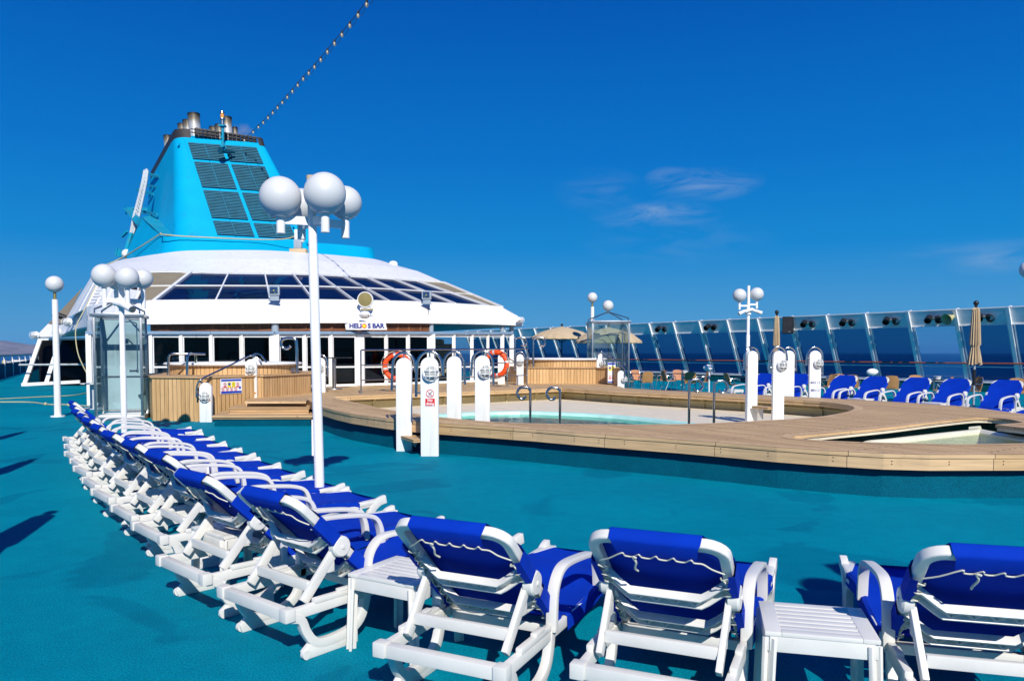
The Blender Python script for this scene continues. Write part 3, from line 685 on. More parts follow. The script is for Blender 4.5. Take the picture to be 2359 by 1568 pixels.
# facade: piers, header beam, windows
HZ = 769.5
def base_z(X): return 0.0 if X < 352 else Z1
piers = [(205.5, 13), (348, 8), (418, 8), (487, 8), (557, 8), (633, 22), (702, 8), (762.5, 9), (828.5, 22), (889.5, 7), (940, 8), (993, 19.5), (1045.7, 7.5), (1087, 8), (1124, 6.5), (1157, 9), (1178.5, 10)]
fp = {}
for X, wD in piers:
    y = fy(X); p = at(X, HZ, y); wm = wD * y / F; z0 = base_z(X); fp[X] = p
    mb = MB(); mb.box((p.x, p.y, (z0 + p.z) / 2), (wm, .14, p.z - z0))
    if wD > 15: mb.box((p.x, p.y - .075, (z0 + p.z) / 2 - .05), (wm * .42, .03, p.z - z0 - .12))
    pb(mb, 'pier', M['white'], bevel=.008, smooth=0)
XS = [X for X, _ in piers]; WD = dict(piers)
for a, b_ in zip(XS, XS[1:]):
    pa, pb_ = fp[a], fp[b_]; d = (pb_ - pa); d.z = 0; d.normalize()
    q0 = pa + d * (WD[a] * pa.y / F / 2); q1 = pb_ - d * (WD[b_] * pb_.y / F / 2)
    z0 = max(base_z(a), base_z(b_)) if a > 300 else 0.0; zt = min(pa.z, pb_.z)
    if a < 300:      # open bay with a glazed door standing at its left
        s_ = at(222, 770, 24.2); q1 = Vector((s_.x + .55, s_.y + .1, zt))
    zm = H - 33.5 * q0.y / F
    mb = MB(); up = Vector((0, 0, 1))
    def V(p, z): return Vector((p.x, p.y + .01, z))
    for z, hh in ((zt - .05, .10), (zm, .055), (z0 + .04, .08)): mb.beam(V(q0, z), V(q1, z), .06, hh)
    mb.beam(V(q0, z0 + .08) + d * .012, V(q0, zt - .1) + d * .012, .022, .05, up=(0, 1, 0)); mb.beam(V(q1, z0 + .08) - d * .012, V(q1, zt - .1) - d * .012, .022, .05, up=(0, 1, 0))
    fr_ = pb(mb, 'window_frame', M['white'], smooth=0)
    g = MB(); g.quad(V(q0, z0 + .05) - PO, V(q1, z0 + .05) - PO, V(q1, zt - .08) - PO, V(q0, zt - .08) - PO)
    g.build('window_pane', M['glass_side'] if a >= 993 else M['glass_door'], fr_, smooth=0)
mb = MB()
for a, b_ in zip(XS, XS[1:]): mb.beam(fp[a] + Vector((0, -.02, .045)), fp[b_] + Vector((0, -.02, .045)), .20, .09)
mb.beam(fp[205.5] + Vector((0, -.02, .05)), fp[205.5] + Vector((-1.2, 6, .05)), .2, .10)
pb(mb, 'header_beam', M['bluegrey'], smooth=0)
mb = MB()
for X in (205.5, 633, 993, 1157, 1178.5):
    p = fp[X]; mb.tube([p + Vector((0, .05, .08)), p + Vector((0, .05, .43))], .09 if X != 633 else .12, 14); pb(mb, 'column', M['grey']); mb = MB()
# brown slatted band above the doors
mb = MB()
for a, b_ in zip(XS[1:12], XS[2:12]):
    pa, pq = fp[a] + Vector((0, .10, 0)), fp[b_] + Vector((0, .10, 0)); n_ = 2
    for s in range(n_):
        u0, u1 = lerp(pa, pq, s / n_), lerp(pa, pq, (s + 1) / n_)
        mb.beam(u0 + Vector((0, 0, .1)), u0 + Vector((0, 0, .40)), .10, .05, up=(0, 1, 0))
        mb.beam(u0 + Vector((0, 0, .14)), u1 + Vector((0, 0, .14)), .04, .07); mb.beam(u0 + Vector((0, 0, .38)), u1 + Vector((0, 0, .38)), .04, .06)
        for k in range(5): z = .18 + k * .042; mb.beam(u0 + Vector((0, 0, z)), u1 + Vector((0, 0, z)), .03, .026)
        mb.quad(u0 + Vector((0, .04, .08)), u1 + Vector((0, .04, .08)), u1 + Vector((0, .04, .42)), u0 + Vector((0, .04, .42)))
pb(mb, 'slatted_band', M['louvrewood'], smooth=0)
# interior
mb = MB(); q = [fp[X] for X in (348, 633, 828.5, 993)]; zt = 2.45
bk = [Vector((p.x - .9, p.y + 5.5, 0)) for p in q]
for a, b_ in zip(bk, bk[1:]): mb.quad((a.x, a.y, 0), (b_.x, b_.y, 0), (b_.x, b_.y, 4.4), (a.x, a.y, 4.4))
p0 = fp[205.5]; mb.quad((p0.x - .2, p0.y + 7.0, 0), (bk[0].x, bk[0].y, 0), (bk[0].x, bk[0].y, 4), (p0.x - .2, p0.y + 7.0, 4))
mb.quad((-19.5, 38.2, 0), (p0.x - .2, p0.y + 7.0, 0), (p0.x - .2, p0.y + 7.0, 2.45), (-19.5, 38.2, 2.45)); mb.quad((-24.5, 39.8, 0), (-19.5, 38.2, 0), (-19.5, 38.2, 2.4), (-24.5, 39.8, 2.3))
p = fp[993]; mb.quad((bk[-1].x, bk[-1].y, 0), (p.x - .1, p.y + .12, 0), (p.x - .1, p.y + .12, 3.4), (bk[-1].x, bk[-1].y, 3.4))
for a, b_, c, d in zip(bk, bk[1:], q[1:], q): mb.quad((a.x, a.y, 2.9), (b_.x, b_.y, 2.9), (c.x, c.y + .2, 2.62), (d.x, d.y + .2, 2.62))
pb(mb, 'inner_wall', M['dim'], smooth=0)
mb = MB()
for (xa, xb, zz) in ((352, 560, 1.30), (566, 622, 1.28), (650, 760, 1.26), (770, 935, 1.24)):
    a, b_ = at(xa, 800, fy(xa) + 1.3), at(xb, 800, fy(xb) + 1.3)
    mb.beam((a.x, a.y, zz - .03), (b_.x, b_.y, zz - .03), .55, .06); mb.beam((a.x, a.y + .05, zz - .35), (b_.x, b_.y + .05, zz - .35), .40, .58)
pb(mb, 'bar_counter', M['counter'], smooth=0)
mb = MB(); random.seed(11)
for k in range(26):
    X = random.uniform(560, 930); p = at(X, 800, fy(X) + 3.6); s = random.uniform(.03, .12); mb.box((p.x, p.y, 1.1 + random.uniform(0, .5)), (s, s, random.uniform(.12, .35)))
pb(mb, 'shelf_goods', M['lightgrey'], smooth=0)['kind'] = 'stuff'
# port wing with leaning windows
wb = [G(56.6, 888, .02), G(106.7, 885.5, .02), G(182.5, 880.5, .02)]
wy = wb[0].y
wt = [at(94, 781.5, wy + 1.3), at(140, 781.0, wy + 1.3), at(206, 780, wy + .6)]
wb[2] = at(186, 881, wy + .3); wb[1] = at(107, 885.5, wy + .1)
mb = MB(); mb.quad(wb[0], wb[1], wt[1], wt[0]); g1 = pb(mb, 'leaning_window', M['glass_door'], smooth=0)
mb = MB(); mb.quad(wb[1], wb[2], wt[2], wt[1]); pb(mb, 'leaning_window', M['glass_door'], smooth=0)
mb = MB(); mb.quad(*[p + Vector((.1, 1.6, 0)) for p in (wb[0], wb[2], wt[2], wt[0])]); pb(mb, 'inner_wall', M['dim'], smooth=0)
mb = MB()
for a, b_ in ((wb[0], wt[0]), (wb[1], wt[1])): mb.beam(a, b_, .20, .14, up=(0, 1, 0))
mb.beam(wb[0] + Vector((-.1, -.05, .05)), wb[2] + Vector((0, -.05, .05)), .12, .16); mb.beam(wt[0], wt[2], .10, .10)
pb(mb, 'leaning_frame', M['white'], smooth=0)
mb = MB(); a, b_ = at(44, 840, wy - .3), at(205, 839, wy - .4); mb.tube([a, b_], .045, 8); pb(mb, 'handrail', M['lightgrey'])
# wing brim
w0D = [(81, 776), (110, 775.5), (136, 774), (148, 768), (159, 762), (180, 756), (205, 751)]; w1D = [(110.5, 745.6), (122, 745), (136, 744.5), (150, 744), (165, 733), (181, 719), (198, 707)]
wdp = [wy - .2, wy - .6, wy - 1.2, wy - 2.2, wy - 3.6, wy - 6, R0[0].y]; wdp1 = [wy + .8, wy + .5, wy, wy - 1, wy - 2.5, wy - 5, R1[0].y]
w0 = [at(X, Y, d) for (X, Y), d in zip(w0D, wdp)]; w1 = [at(X, Y, d) for (X, Y), d in zip(w1D, wdp1)]
mb = MB(); strip(mb, smooth2(w0, 3), smooth2(w1, 3)); strip(mb, smooth2([p + Vector((0, .05, -.06)) for p in w0], 3), smooth2(w0, 3))
strip(mb, smooth2([p + Vector((0, .05, -.06)) for p in w0], 3), smooth2([p + Vector((.6, 2.2, .1)) for p in w0], 3)); pb(mb, 'brim', M['white'], smooth=60)
mb = MB(); bl = [at(110.5, 745.6, wy + .8), at(150, 744, wy - 1), at(190, 662, wy + 1.5), at(160, 694, wy + 3), ]; mb.quad(*bl); pb(mb, 'blind_panel', M['canvas'], smooth=0)
# white slatted windbreak
mb = MB()
def slats(c, n_, m_):      # corners tl bl br tr ; n_ slats ; m_ verticals
    tl, bl_, br, tr_ = c
    for k in range(n_):
        t = (k + .5) / n_; a, b_ = lerp(bl_, tl, t), lerp(br, tr_, t); mb.beam(a, b_, .04, (tl - bl_).length / n_ * .48, up=(tl - bl_))
    for k in range(m_ + 1):
        t = k / m_; mb.beam(lerp(bl_, br, t), lerp(tl, tr_, t), .07, .07)
dl = R1[0].y
mb2 = MB(); mb2.quad(at(215, 640, 33.5), at(158, 732, wy - 2.8), at(201, 712, 31.0), at(226, 650, 32)); mb2.quad(at(226, 655, 31.5), at(201, 712, 31), at(311, 700, 29), at(322, 668, 29.5)); pb(mb2, 'blind_panel', M['grey'], smooth=0)
slats([at(213, 638, 31.6), at(156, 732, wy - 3.5), at(201, 708, 28.0), at(226, 650, 29.5)], 14, 3)
slats([at(226, 655, 29.5), at(201, 708, 27.9), at(311, 696, 24.9), at(322, 672, 25.8)], 7, 5)
pb(mb, 'slatted_windbreak', M['white'], smooth=0)
pavk = pav

# lamps, sign and fittings on the brim
def floodlight(X, Y, y, tilt, label):
    p = at(X, Y, y); t = thing('floodlight', label, 'floodlight', p, tilt, 'floodlights on the pavilion brim')
    mb = MB(); mb.box((0, 0, .33), (.36, .10, .32)); mb.build('housing', M['grey'], t, bevel=.02)
    mb = MB(); mb.quad((-.13, -.055, .22), (.13, -.055, .22), (.13, -.055, .44), (-.13, -.055, .44)); mb.build('lens', M['glass_clear'], t, smooth=0)
    mb = MB(); mb.box((0, -.045, .33), (.27, .012, .23)); mb.build('reflector', M['chrome'], t, bevel=.004)
    mb = MB(); mb.box((0, -.02, .33), (.03, .09, .03)); mb.build('light_chip', M['yellow'], t)
    mb = MB(); mb.box((0, .02, .09), (.30, .06, .16)); mb.box((0, -.02, .01), (.38, .16, .03)); mb.build('bracket', M['grey'], t, bevel=.01)
floodlight(632, 692, R1[5].y - .25, 0, 'grey square floodlight on the brim near the main lamp post')
floodlight(983, 700, R1[9].y - .25, -.25, 'grey square floodlight tilted on the brim right of the round gong lamp')
p = at(841, 742, R0[7].y - .35)
t = thing('round_searchlight', 'round brass-faced searchlight above the bar sign', 'searchlight', p)
q1 = at(841, 690, R1[7].y - .5) - p
mb = MB(); mb.lathe([(0, .16), (.24, .16), (.275, .10), (.275, .0), (.265, -.015), (.245, -.015), (.24, .0)], q1, 32, axis=(0, 1, 0)); mb.box(q1 + Vector((0, .1, -.32)), (.36, .14, .10)); mb.build('housing', M['white'], t, bevel=.0)
mb = MB(); mb.lathe([(0, -.012), (.24, -.004), (.243, .0)], q1, 32, axis=(0, 1, 0)); mb.build('face', M['brass'], t)
mb = MB(); mb.box(q1 + Vector((.06, .02, -.34)), (.44, .02, .05)); mb.build('plate', M['brass'], t)
def bulkhead_oval(X, Y, y, label, rz=0, s=1.0):
    t = thing('bulkhead_light', label, 'wall lamp', at(X, Y, y), rz)
    mb = MB(); mb.sphere((0, .03, 0), .13 * s, 10, 0, (1.5, .5, 1.0)); mb.build('base', M['white'], t)
    mb = MB(); mb.sphere((0, -.04, 0), .11 * s, 10, 0, (1.5, .8, .9)); mb.build('glass', M['globe'], t)
    mb = MB()
    for k in (-.1, 0, .1): mb.tube([(k * s, -.04 - .105 * s * math.sin(math.pi * i / 8), .115 * s * math.cos(math.pi * i / 8)) for i in range(9)], .008, 6)
    mb.tube([(.185 * s * math.cos(math.pi * i / 8), -.04 - .10 * s * math.sin(math.pi * i / 8), 0) for i in range(9)], .008, 6); mb.build('cage', M['white'], t)
bulkhead_oval(840, 725, R0[7].y - .05, 'oval caged wall lamp between the round searchlight and the bar sign')
bulkhead_oval(1198, 737, R0[-1].y - .2, 'white caged lamp at the right tip of the pavilion brim', R(60))
bulkhead_oval(274, 744, 24.6, 'oval caged lamp on the brim just above the left shower cabin', R(0), .8)
for (X, Y, y, lb) in ((81, 772, wy - .6, 'caged lamp at the far left tip of the pavilion brim'), (131.5, 746 + 19, wy - 2.0, 'caged lamp on the brim right of the slim single globe lamp post'), (156, 742, wy - 4.5, 'caged lamp at the foot of the white slatted windbreak')):
    bulkhead_oval(X, Y, y, lb, R(-30), 1.5)
t = thing('small_spotlight', 'small black spotlight at the foot of the slatted windbreak', 'spotlight', at(146, 732, wy - 3.6)); mb = MB(); mb.tube([(-.35, -.2, .18), (.1, 0, 0)], [.14, .12], 12); mb.build('body', M['blackplastic'], t); mb = MB(); mb.beam((.1, 0, 0), (.35, 0, -.35), .05, .05); mb.build('bracket', M['blackplastic'], t)

# bar sign
sg = [at(793, 741.5, R0[7].y - .12), at(890.5, 741, R0[7].y + .08)]
W_ = (sg[1] - sg[0]).length; HH = 18 * 25.2 / F * 1.05
t = thing('bar_sign', 'white hanging sign reading HELIOS BAR with an orange sun', 'sign', (sg[0] + sg[1]) / 2)
mb = MB(); mb.plate([(-W_ / 2, 0, 0), (W_ / 2 - .03, 0, 0), (W_ / 2 + .02, 0, -HH), (-W_ / 2 + .04, 0, -HH)], .03, n=(0, -1, 0)); mb.build('board', M['signwhite'], t, smooth=0)
ty = -HH / 2 - .005
for s_, xx, sxx in (('HELI', -.35, 1.06), ('S', .105, 1.06), ('BAR', .40, 1.06)):
    textmesh('lettering', s_, .215, M['navy'], t, Matrix.Translation((.02 + xx * .96 * W_ / 1.32, -.006, ty)) @ FACE, bold=.010, sx=sxx * W_ / 1.48)
mb = MB(); cx_ = -.03 * W_; N_ = 32
pts = [(cx_ + (.098 if k % 2 else .070) * math.cos(math.pi * k / 16), -.005, ty + (.098 if k % 2 else .070) * math.sin(math.pi * k / 16)) for k in range(N_)]
mb.plate(pts, .004, n=(0, -1, 0)); mb.build('sun_emblem', M['orange'], t, smooth=0)
mb = MB(); mb.plate([(cx_ + .055 * math.cos(2 * math.pi * k / 24), -.010, ty + .055 * math.sin(2 * math.pi * k / 24)) for k in range(24)], .004, n=(0, -1, 0)); mb.build('sun_disc', M['yellow'], t, smooth=0)

# person behind the counter
pp = at(387, 800, fy(387) + 2.0); t = thing('person', 'dark-haired person in a teal shirt looking down behind the left bar window', 'person', (pp.x, pp.y, 0))
def skinbody(name, verts, edges, rad, mat, parent, lv=2):
    me = bpy.data.meshes.new(name); me.from_pydata(verts, edges, []); me.materials.append(mat)
    o = bpy.data.objects.new(name, me); C.objects.link(o)
    sk = o.modifiers.new('s', 'SKIN'); sv = me.skin_vertices[0].data if me.skin_vertices else None
    if sv is None:
        bm = bmesh.new(); bm.from_mesh(me); bm.verts.layers.skin.verify(); bm.to_mesh(me); bm.free(); sv = me.skin_vertices[0].data
    for k, r_ in enumerate(rad): sv[k].radius = (r_, r_) if not isinstance(r_, tuple) else r_
    sv[0].use_root = True
    ss = o.modifiers.new('u', 'SUBSURF'); ss.levels = ss.render_levels = lv
    dg = bpy.context.evaluated_depsgraph_get(); m2 = bpy.data.meshes.new_from_object(o.evaluated_get(dg)); bpy.data.objects.remove(o)
    m2.materials.clear(); m2.materials.append(mat); m2.polygons.foreach_set('use_smooth', [True] * len(m2.polygons))
    o = bpy.data.objects.new(name, m2); C.objects.link(o); o.parent = parent; return o
vz = Z1
vs = [(0, 0, vz + .92), (0, 0, vz + 1.15), (0, 0, vz + 1.38), (-.01, 0, vz + 1.47), (-.045, 0, vz + 1.56), (-.055, 0, vz + 1.66), (0, -.19, vz + 1.36), (-.10, -.22, vz + 1.10), (-.33, -.18, vz + .98), (0, .19, vz + 1.36), (-.10, .22, vz + 1.10), (-.33, .14, vz + .98), (-.42, -.17, vz + .96), (-.42, .13, vz + .96), (0, -.1, vz + .85), (0, -.11, vz + .45), (0, -.11, vz + .05), (0, .1, vz + .85), (0, .11, vz + .45), (0, .11, vz + .05), (-.115, 0, vz + 1.585)]
es = [(0, 1), (1, 2), (2, 3), (3, 4), (4, 5), (2, 6), (6, 7), (7, 8), (8, 12), (2, 9), (9, 10), (10, 11), (11, 13), (0, 14), (14, 15), (15, 16), (0, 17), (17, 18), (18, 19), (4, 20)]
rd = [.14, .13, .12, .055, .078, .085, .06, .045, .035, .06, .045, .035, .03, .03, .085, .06, .045, .085, .06, .045, .022]
skinbody('body', vs, es, rd, M['skin'], t)
mb = MB(); mb.sphere((-.03, 0, vz + 1.67), .105, 10, 0, (1.0, .85, .95)); mb.build('hair', M['hair'], t)
vs2 = [(0, 0, vz + .90), (0, 0, vz + 1.15), (0, 0, vz + 1.38), (0, -.2, vz + 1.37), (-.09, -.225, vz + 1.15), (0, .2, vz + 1.37), (-.09, .225, vz + 1.15)]
skinbody('shirt', vs2, [(0, 1), (1, 2), (2, 3), (3, 4), (2, 5), (5, 6)], [.165, .155, .145, .085, .07, .085, .07], M['teal'], t)
mb = MB(); p1 = at(415, 810, fy(415) + 1.4) - pp; t2 = thing('coffee_machine', 'grey rounded machine on the counter beside the person', 'machine', (pp.x + .75, pp.y - .6, 1.31)); mb = MB(); mb.box((0, 0, .2), (.6, .4, .4)); mb.build('body', M['lightgrey'], t2, bevel=.08); mb = MB(); mb.box((.75, 0, .09), (.5, .4, .16)); mb.build('tray', M['lightgrey'], t2, bevel=.03)

# hose hanging from the windbreak
hp = smooth2([at(X, Y, d) for X, Y, d in ((222, 655, 27.5), (205, 690, 27.2), (190, 722, 27), (177, 748, 26.5), (174, 775, 26), (180, 815, 25.5), (195, 850, 25), (210, 874, 24.6), (222, 884, 24))], 5)
mb = MB(); mb.tube(hp, .018, 6); tag(mb.build('hanging_hose', M['rope']), 'thin beige hose hanging from the slatted windbreak', 'hose')
for pts, lb in (([(0, 918.6), (90, 914), (170, 910), (205, 903)], 'straight pale rope lying across the deck, farther one'), ([(0, 925.6), (70, 926), (110, 931), (150, 931.5), (205, 935)], 'knotted pale rope lying across the deck, nearer one')):
    mb = MB(); mb.tube(smooth2([G(X, Y, .02) for X, Y in pts], 6), .02, 6)
    if 'knot' in lb:
        for X, Y in ((105, 930), (158, 932)): mb.sphere(G(X, Y, .035), .05, 6)
    tag(mb.build('rope', M['rope']), lb, 'rope', 'ropes across the deck')

# ================================================================ FUNNEL
fun = thing('funnel', 'turquoise ship funnel with louvre grilles and black top', 'funnel', (-14, 44, 6)); FO = Vector((-14, 44, 6))
def fb(mb, name, mat, parent=None, smooth=35, **k):
    mb.v = [v - FO for v in mb.v]; return mb.build(name, mat, parent or fun, smooth, **k)
def plan(fl, fr, dl, z, rl, rr, n_=8):
    bl_, br_ = fl + AX * dl, fr + AX * dl; out = []
    for p, a, b_, r_ in ((fl, bl_, fr, rl), (fr, fl, br_, rr), (br_, fr, bl_, rr), (bl_, br_, fl, rl)):
        u, v = (a - p).normalized(), (b_ - p).normalized(); s, e = p + u * r_, p + v * r_
        for k in range(n_ + 1):
            t = k / n_; out.append(s * (1 - t) ** 2 + p * 2 * t * (1 - t) + e * t * t)
    return [Vector((q.x, q.y, z)) for q in out]
zb, zt = 7.0, 13.0
fl_b, fr_b = at(409, 556, 36.6), at(741, 566, 39.5); fl_b.z = fr_b.z = 0
fl_t, fr_t = at(404, 320, 41), at(612, 343, 43.0); fl_t.z = fr_t.z = 0
pB = plan(fl_b, fr_b, 11.5, zb, 1.1, .5); pT = plan(fl_t, fr_t, 8.4, 13.15, .75, .4)
for p in pT: p.z -= .11 * max(0, (Vector((p.x, p.y, 0)) - fl_t).dot(AX))
def loft(mb, rings, close=True):
    k = len(rings[0]); o = len(mb.v)
    for r_ in rings: mb.v += [Vector(p) for p in r_]
    for j in range(len(rings) - 1):
        for i in range(k): mb.f.append([o + j * k + i, o + j * k + (i + 1) % k, o + (j + 1) * k + (i + 1) % k, o + (j + 1) * k + i]); mb.m.append(0)
def ringat(t): return [a + (b_ - a) * t for a, b_ in zip(pB, pT)]
skirt = [Vector((p.x + (p.x - -14) * .05, p.y - .25, zb - .35)) for p in pB]
mb = MB(); loft(mb, [skirt, ringat(.03), ringat(.5), ringat(1.0)]); fb(mb, 'casing', M['cyan'], smooth=50)
mb = MB(); up_ = [p + (Vector((-20, 46, 0)) - Vector((p.x, p.y, 0))) * .01 + Vector((-.03, .05, .36)) for p in pT]
out1 = [a + (a - Vector((pT[0].x + 1, pT[0].y + 3, a.z))).normalized() * .02 for a in ringat(.985)]
loft(mb, [ringat(.975), up_]); mb.f.pop(8); mb.m.pop(8)
kk = len(up_); 
capb = fb(mb, 'black_rim', M['black'], smooth=50)
# keep the front lower than the corners: dark uptakes boxes stand there
mb = MB(); c0, c1 = fl_t + Vector((.9, .35, 13.16)), fr_t + Vector((-.5, .1, 13.16)); random.seed(5)
for k in range(15):
    t = (k + .5) / 15; p = lerp(c0, c1, t) + Vector((0, -.1, .16)); mb.box(p, ((c1 - c0).length / 15 * random.uniform(.82, .95), .3, .40), .35)
fb(mb, 'vent_box', M['black'], bevel=.03)['kind'] = 'stuff'
mb = MB(); mb.tube([c0 + Vector((-.1, -.32, .08)), c1 + Vector((.1, -.32, .08))], .025, 6); mb.tube([c0 + Vector((-.1, -.32, .25)), c1 + Vector((.1, -.32, .25))], .025, 6); fb(mb, 'guard_rail', M['black'])
mb = MB(); tri = tessellate_polygon([[Vector((p.x, p.y, 0)) for p in pT]]); mb.add([Vector((p.x, p.y, p.z - .03)) for p in pT], tri); fb(mb, 'top_plate', M['black'], smooth=0)
# exhaust pipes: X, top Y, radius in metres, depth
for X, Y, r_, d in ((446, 263, .33, 45), (432, 278, .28, 46.5), (418.5, 286, .24, 48), (409, 300, .18, 48.8), (521.5, 271, .30, 47), (505, 288, .25, 48.5), (491, 293, .25, 50), (482, 308, .18, 50.5), (540.5, 294, .17, 48), (386, 313, .26, 52)):
    p = at(X, Y, d); bz = 12.2; L = p.z - bz; lean = Vector((.08, -.05, -1)).normalized()
    mb = MB(); a = Vector((0, 0, 0)); q_ = lean * (L / abs(lean.z))
    mb.tube([q_, q_ * .5, q_ * .09, q_ * .03, a], [r_ * 1.02, r_, r_ * .97, r_ * 1.06, r_ * 1.08], 20, caps=False); mb.tube([q_ * .25, a], [r_ * .9, r_ * .98], 20, caps=False); mb.tube([q_ * .25, q_ * .24], [r_ * .9, r_ * .9], 20)
    mb.build('exhaust_pipe', M['pipe'], fun, loc=p - FO)
# grille panels on the front face
fnrm = (Vector((fr_b.x, fr_b.y, zb)) - Vector((fl_b.x, fl_b.y, zb))).cross(Vector((fl_t.x, fl_t.y, 13.15)) - Vector((fl_b.x, fl_b.y, zb))).normalized()
if fnrm.y > 0: fnrm = -fnrm
fpl = Vector((fl_b.x, fl_b.y, zb)) + fnrm * .05
def FP(X, Y, o=0): return onplane(X, Y, fpl + fnrm * o, fnrm)
TL, TR, BR_, BL_ = Vector((429.5, 325)), Vector((592, 337)), Vector((686, 552)), Vector((498.5, 541.5))
def bil(u, v): return (TL * (1 - u) + TR * u) * (1 - v) + (BL_ * (1 - u) + BR_ * u) * v
mb = MB(); mb.plate([FP(*bil(-.03, -.03), -.04), FP(*bil(1.03, -.03), -.04), FP(*bil(1.03, 1.02), -.04), FP(*bil(-.03, 1.02), -.04)], .08, n=fnrm); fb(mb, 'grille_frame', M['cyan'], smooth=0)
rows = (0.012, .185, .215, .485, .518, .810, .843, .99); M['griddark'] = P('grille_recess', (.004, .025, .04), .8); M['slat'] = P('grille_slat', (.007, .15, .24), .6, var=.2)
for r_ in range(4):
    for c_ in range(2):
        u0, u1 = ((.015, .475), (.525, .985))[c_]; v0, v1 = rows[2 * r_], rows[2 * r_ + 1]
        mb = MB(); mb.quad(FP(*bil(u0, v0), .01), FP(*bil(u1, v0), .01), FP(*bil(u1, v1), .01), FP(*bil(u0, v1), .01), m=0)
        ns = int(62 * (v1 - v0))
        for k in range(ns):
            v = v0 + (v1 - v0) * (k + .5) / ns; mb.beam(FP(*bil(u0, v), .05), FP(*bil(u1, v), .05), .03, .042, up=(0, 0, 1), m=1)
        um = (u0 + u1) / 2; mb.beam(FP(*bil(um, v0), .08), FP(*bil(um, v1), .08), .035, .02, up=fnrm, m=1)
        fb(mb, 'louvre_grille', [M['griddark'], M['slat']], smooth=0)
# side rungs
mb = MB()
for X, Y in ((413, 333), (405, 343), (397, 353), (383, 373), (376, 383), (370, 391), (364, 398)):
    t = (Y - 333) / 70; d = 40.6 + 9 * (413 - X) / 60; mb.beam(at(X, Y, d), at(X - 4.5, Y, d), .12, .12)
fb(mb, 'rung', M['cyan'], smooth=0)['kind'] = 'stuff'
# plinth under the funnel
def ringD(L): return [at(X, Y, d) for X, Y, d in L]
top = ringD([(326, 504, 42), (366, 541, 37.2), (390, 544.5, 36.3), (430, 546.5, 36), (520, 550, 36.2), (600, 553, 36.8), (690, 557, 37.8), (780, 563, 39.2), (845, 569, 40.3), (860, 573, 40.9)])
bot = ringD([(280, 604, 42), (357, 590, 36.8), (385, 586, 35.8), (430, 582, 35.4), (520, 580, 35.5), (600, 580, 36), (690, 584, 37), (780, 592, 38.4), (850, 600, 39.8), (865, 604, 40.6)])
inn = [Vector((p.x * .9 - 1.4, p.y + 3.2, 7.4)) for p in top]
mb = MB(); strip(mb, smooth2(bot, 3), smooth2(top, 3)); strip(mb, smooth2(top, 3), smooth2(inn, 3))
e_ = top[-1]; mb.quad(bot[-1], e_, e_ + AX * 14, bot[-1] + AX * 14); fb(mb, 'plinth', M['cyan'], smooth=55)
mb = MB(); c = [at(289, 479, 46), at(341, 479, 46.5), at(370, 541, 38.5), at(366, 541, 37.2), at(326, 504, 42), at(330, 506, 41)]
mb.plate([at(289, 479, 46), at(342, 479, 47), at(345, 492, 47), at(289, 493, 46)], .2); mb.plate([at(328, 503, 42), at(352, 498, 43.5), at(414, 545, 38.2), at(370, 542, 37.2)], .06); mb.plate([at(289, 483, 46), at(300, 486, 45), at(330, 506, 41.8), at(318, 520, 41.8)], .15); fb(mb, 'side_platform', M['cyanold'], smooth=0)
mb = MB(); mb.beam(at(328, 398 - 1, 47), at(372, 409, 44), .25, .12); mb.beam(at(322, 424, 47), at(363, 431, 44.5), .12, .12); mb.beam(at(316, 437, 47), at(352, 447, 45), .12, .14); mb.beam(at(308, 482, 46), at(362, 494, 42), .12, .12); fb(mb, 'stay', M['cyanold'], smooth=0)
# radar boom
rb = thing('antenna_mast', 'grey latticed antenna boom beside the funnel on a cyan mast', 'mast', at(300, 560, 43)); RO = rb.location.copy()
mb = MB(); prev = None
bo = [(337, 392, 7), (333, 418, 9), (327, 445, 10), (321, 470, 11), (315, 495, 13), (309, 520, 10), (303, 540, 5)]
bo = [(X, Y, w_) for X, Y, w_ in bo]
for s in range(len(bo) - 1):
    for q_ in range(3):
        t0, t1 = q_ / 3, (q_ + 1) / 3
        A_, B_ = bo[s], bo[s + 1]; f_ = lambda t, sd: at(A_[0] + (B_[0] - A_[0]) * t + sd * (A_[2] + (B_[2] - A_[2]) * t) * .45, A_[1] + (B_[1] - A_[1]) * t, 43) - RO
        mb.beam(f_(t0, -1), f_(t1, -1), .08, .12); mb.beam(f_(t0, 1), f_(t1, 1), .08, .12); mb.beam(f_(t0, -1), f_(t1, 1), .05, .05); mb.beam(f_(t0, 1), f_(t0, -1), .05, .05); mb.beam(f_(t0, -.2), f_(t1, .3), .12, .05)
mb.beam(at(338, 389, 43) - RO, at(335, 412, 43) - RO, .06, .1); mb.build('boom', M['lightgrey'], rb)
mb = MB(); mb.beam(at(304, 538, 43) - RO, at(290, 584, 42.5) - RO, .2, .2)
for X, Y, dx, dy in ((312, 527, 13, 2), (312, 531, 10, 2), (306, 538, 13, 2), (281, 545, 12, -12), (272, 575, 22, 6), (268, 580, 24, 6), (266, 585, 24, 6), (292, 560, 6, 3)): mb.beam(at(X, Y, 43.2) - RO, at(X + dx, Y + dy, 43.0) - RO, .12, .12)
for k in range(4): mb.beam(at(270 + 6 * k, 572 + 1.5 * k, 43.1) - RO, at(266 + 6 * k, 590 + 1 * k, 43.1) - RO, .05, .05)
mb.build('mast', M['cyanold'], rb)
mb = MB(); mb.sphere(at(292, 585, 42) - RO, .26, 10); mb.build('camera_dome', M['white'], rb); mb = MB(); mb.lathe([(.10, -.05), (.2, -.05), (.2, .05), (.10, .05), (.10, -.05)], at(297, 597, 41.5) - RO, 16, axis=(.2, -1, .1)); mb.build('ring', M['blackplastic'], rb); mb = MB(); mb.beam(at(286, 601, 41.5) - RO, at(310, 596, 41.3) - RO, .3, .12); mb.build('base_block', M['umbrella'], rb)
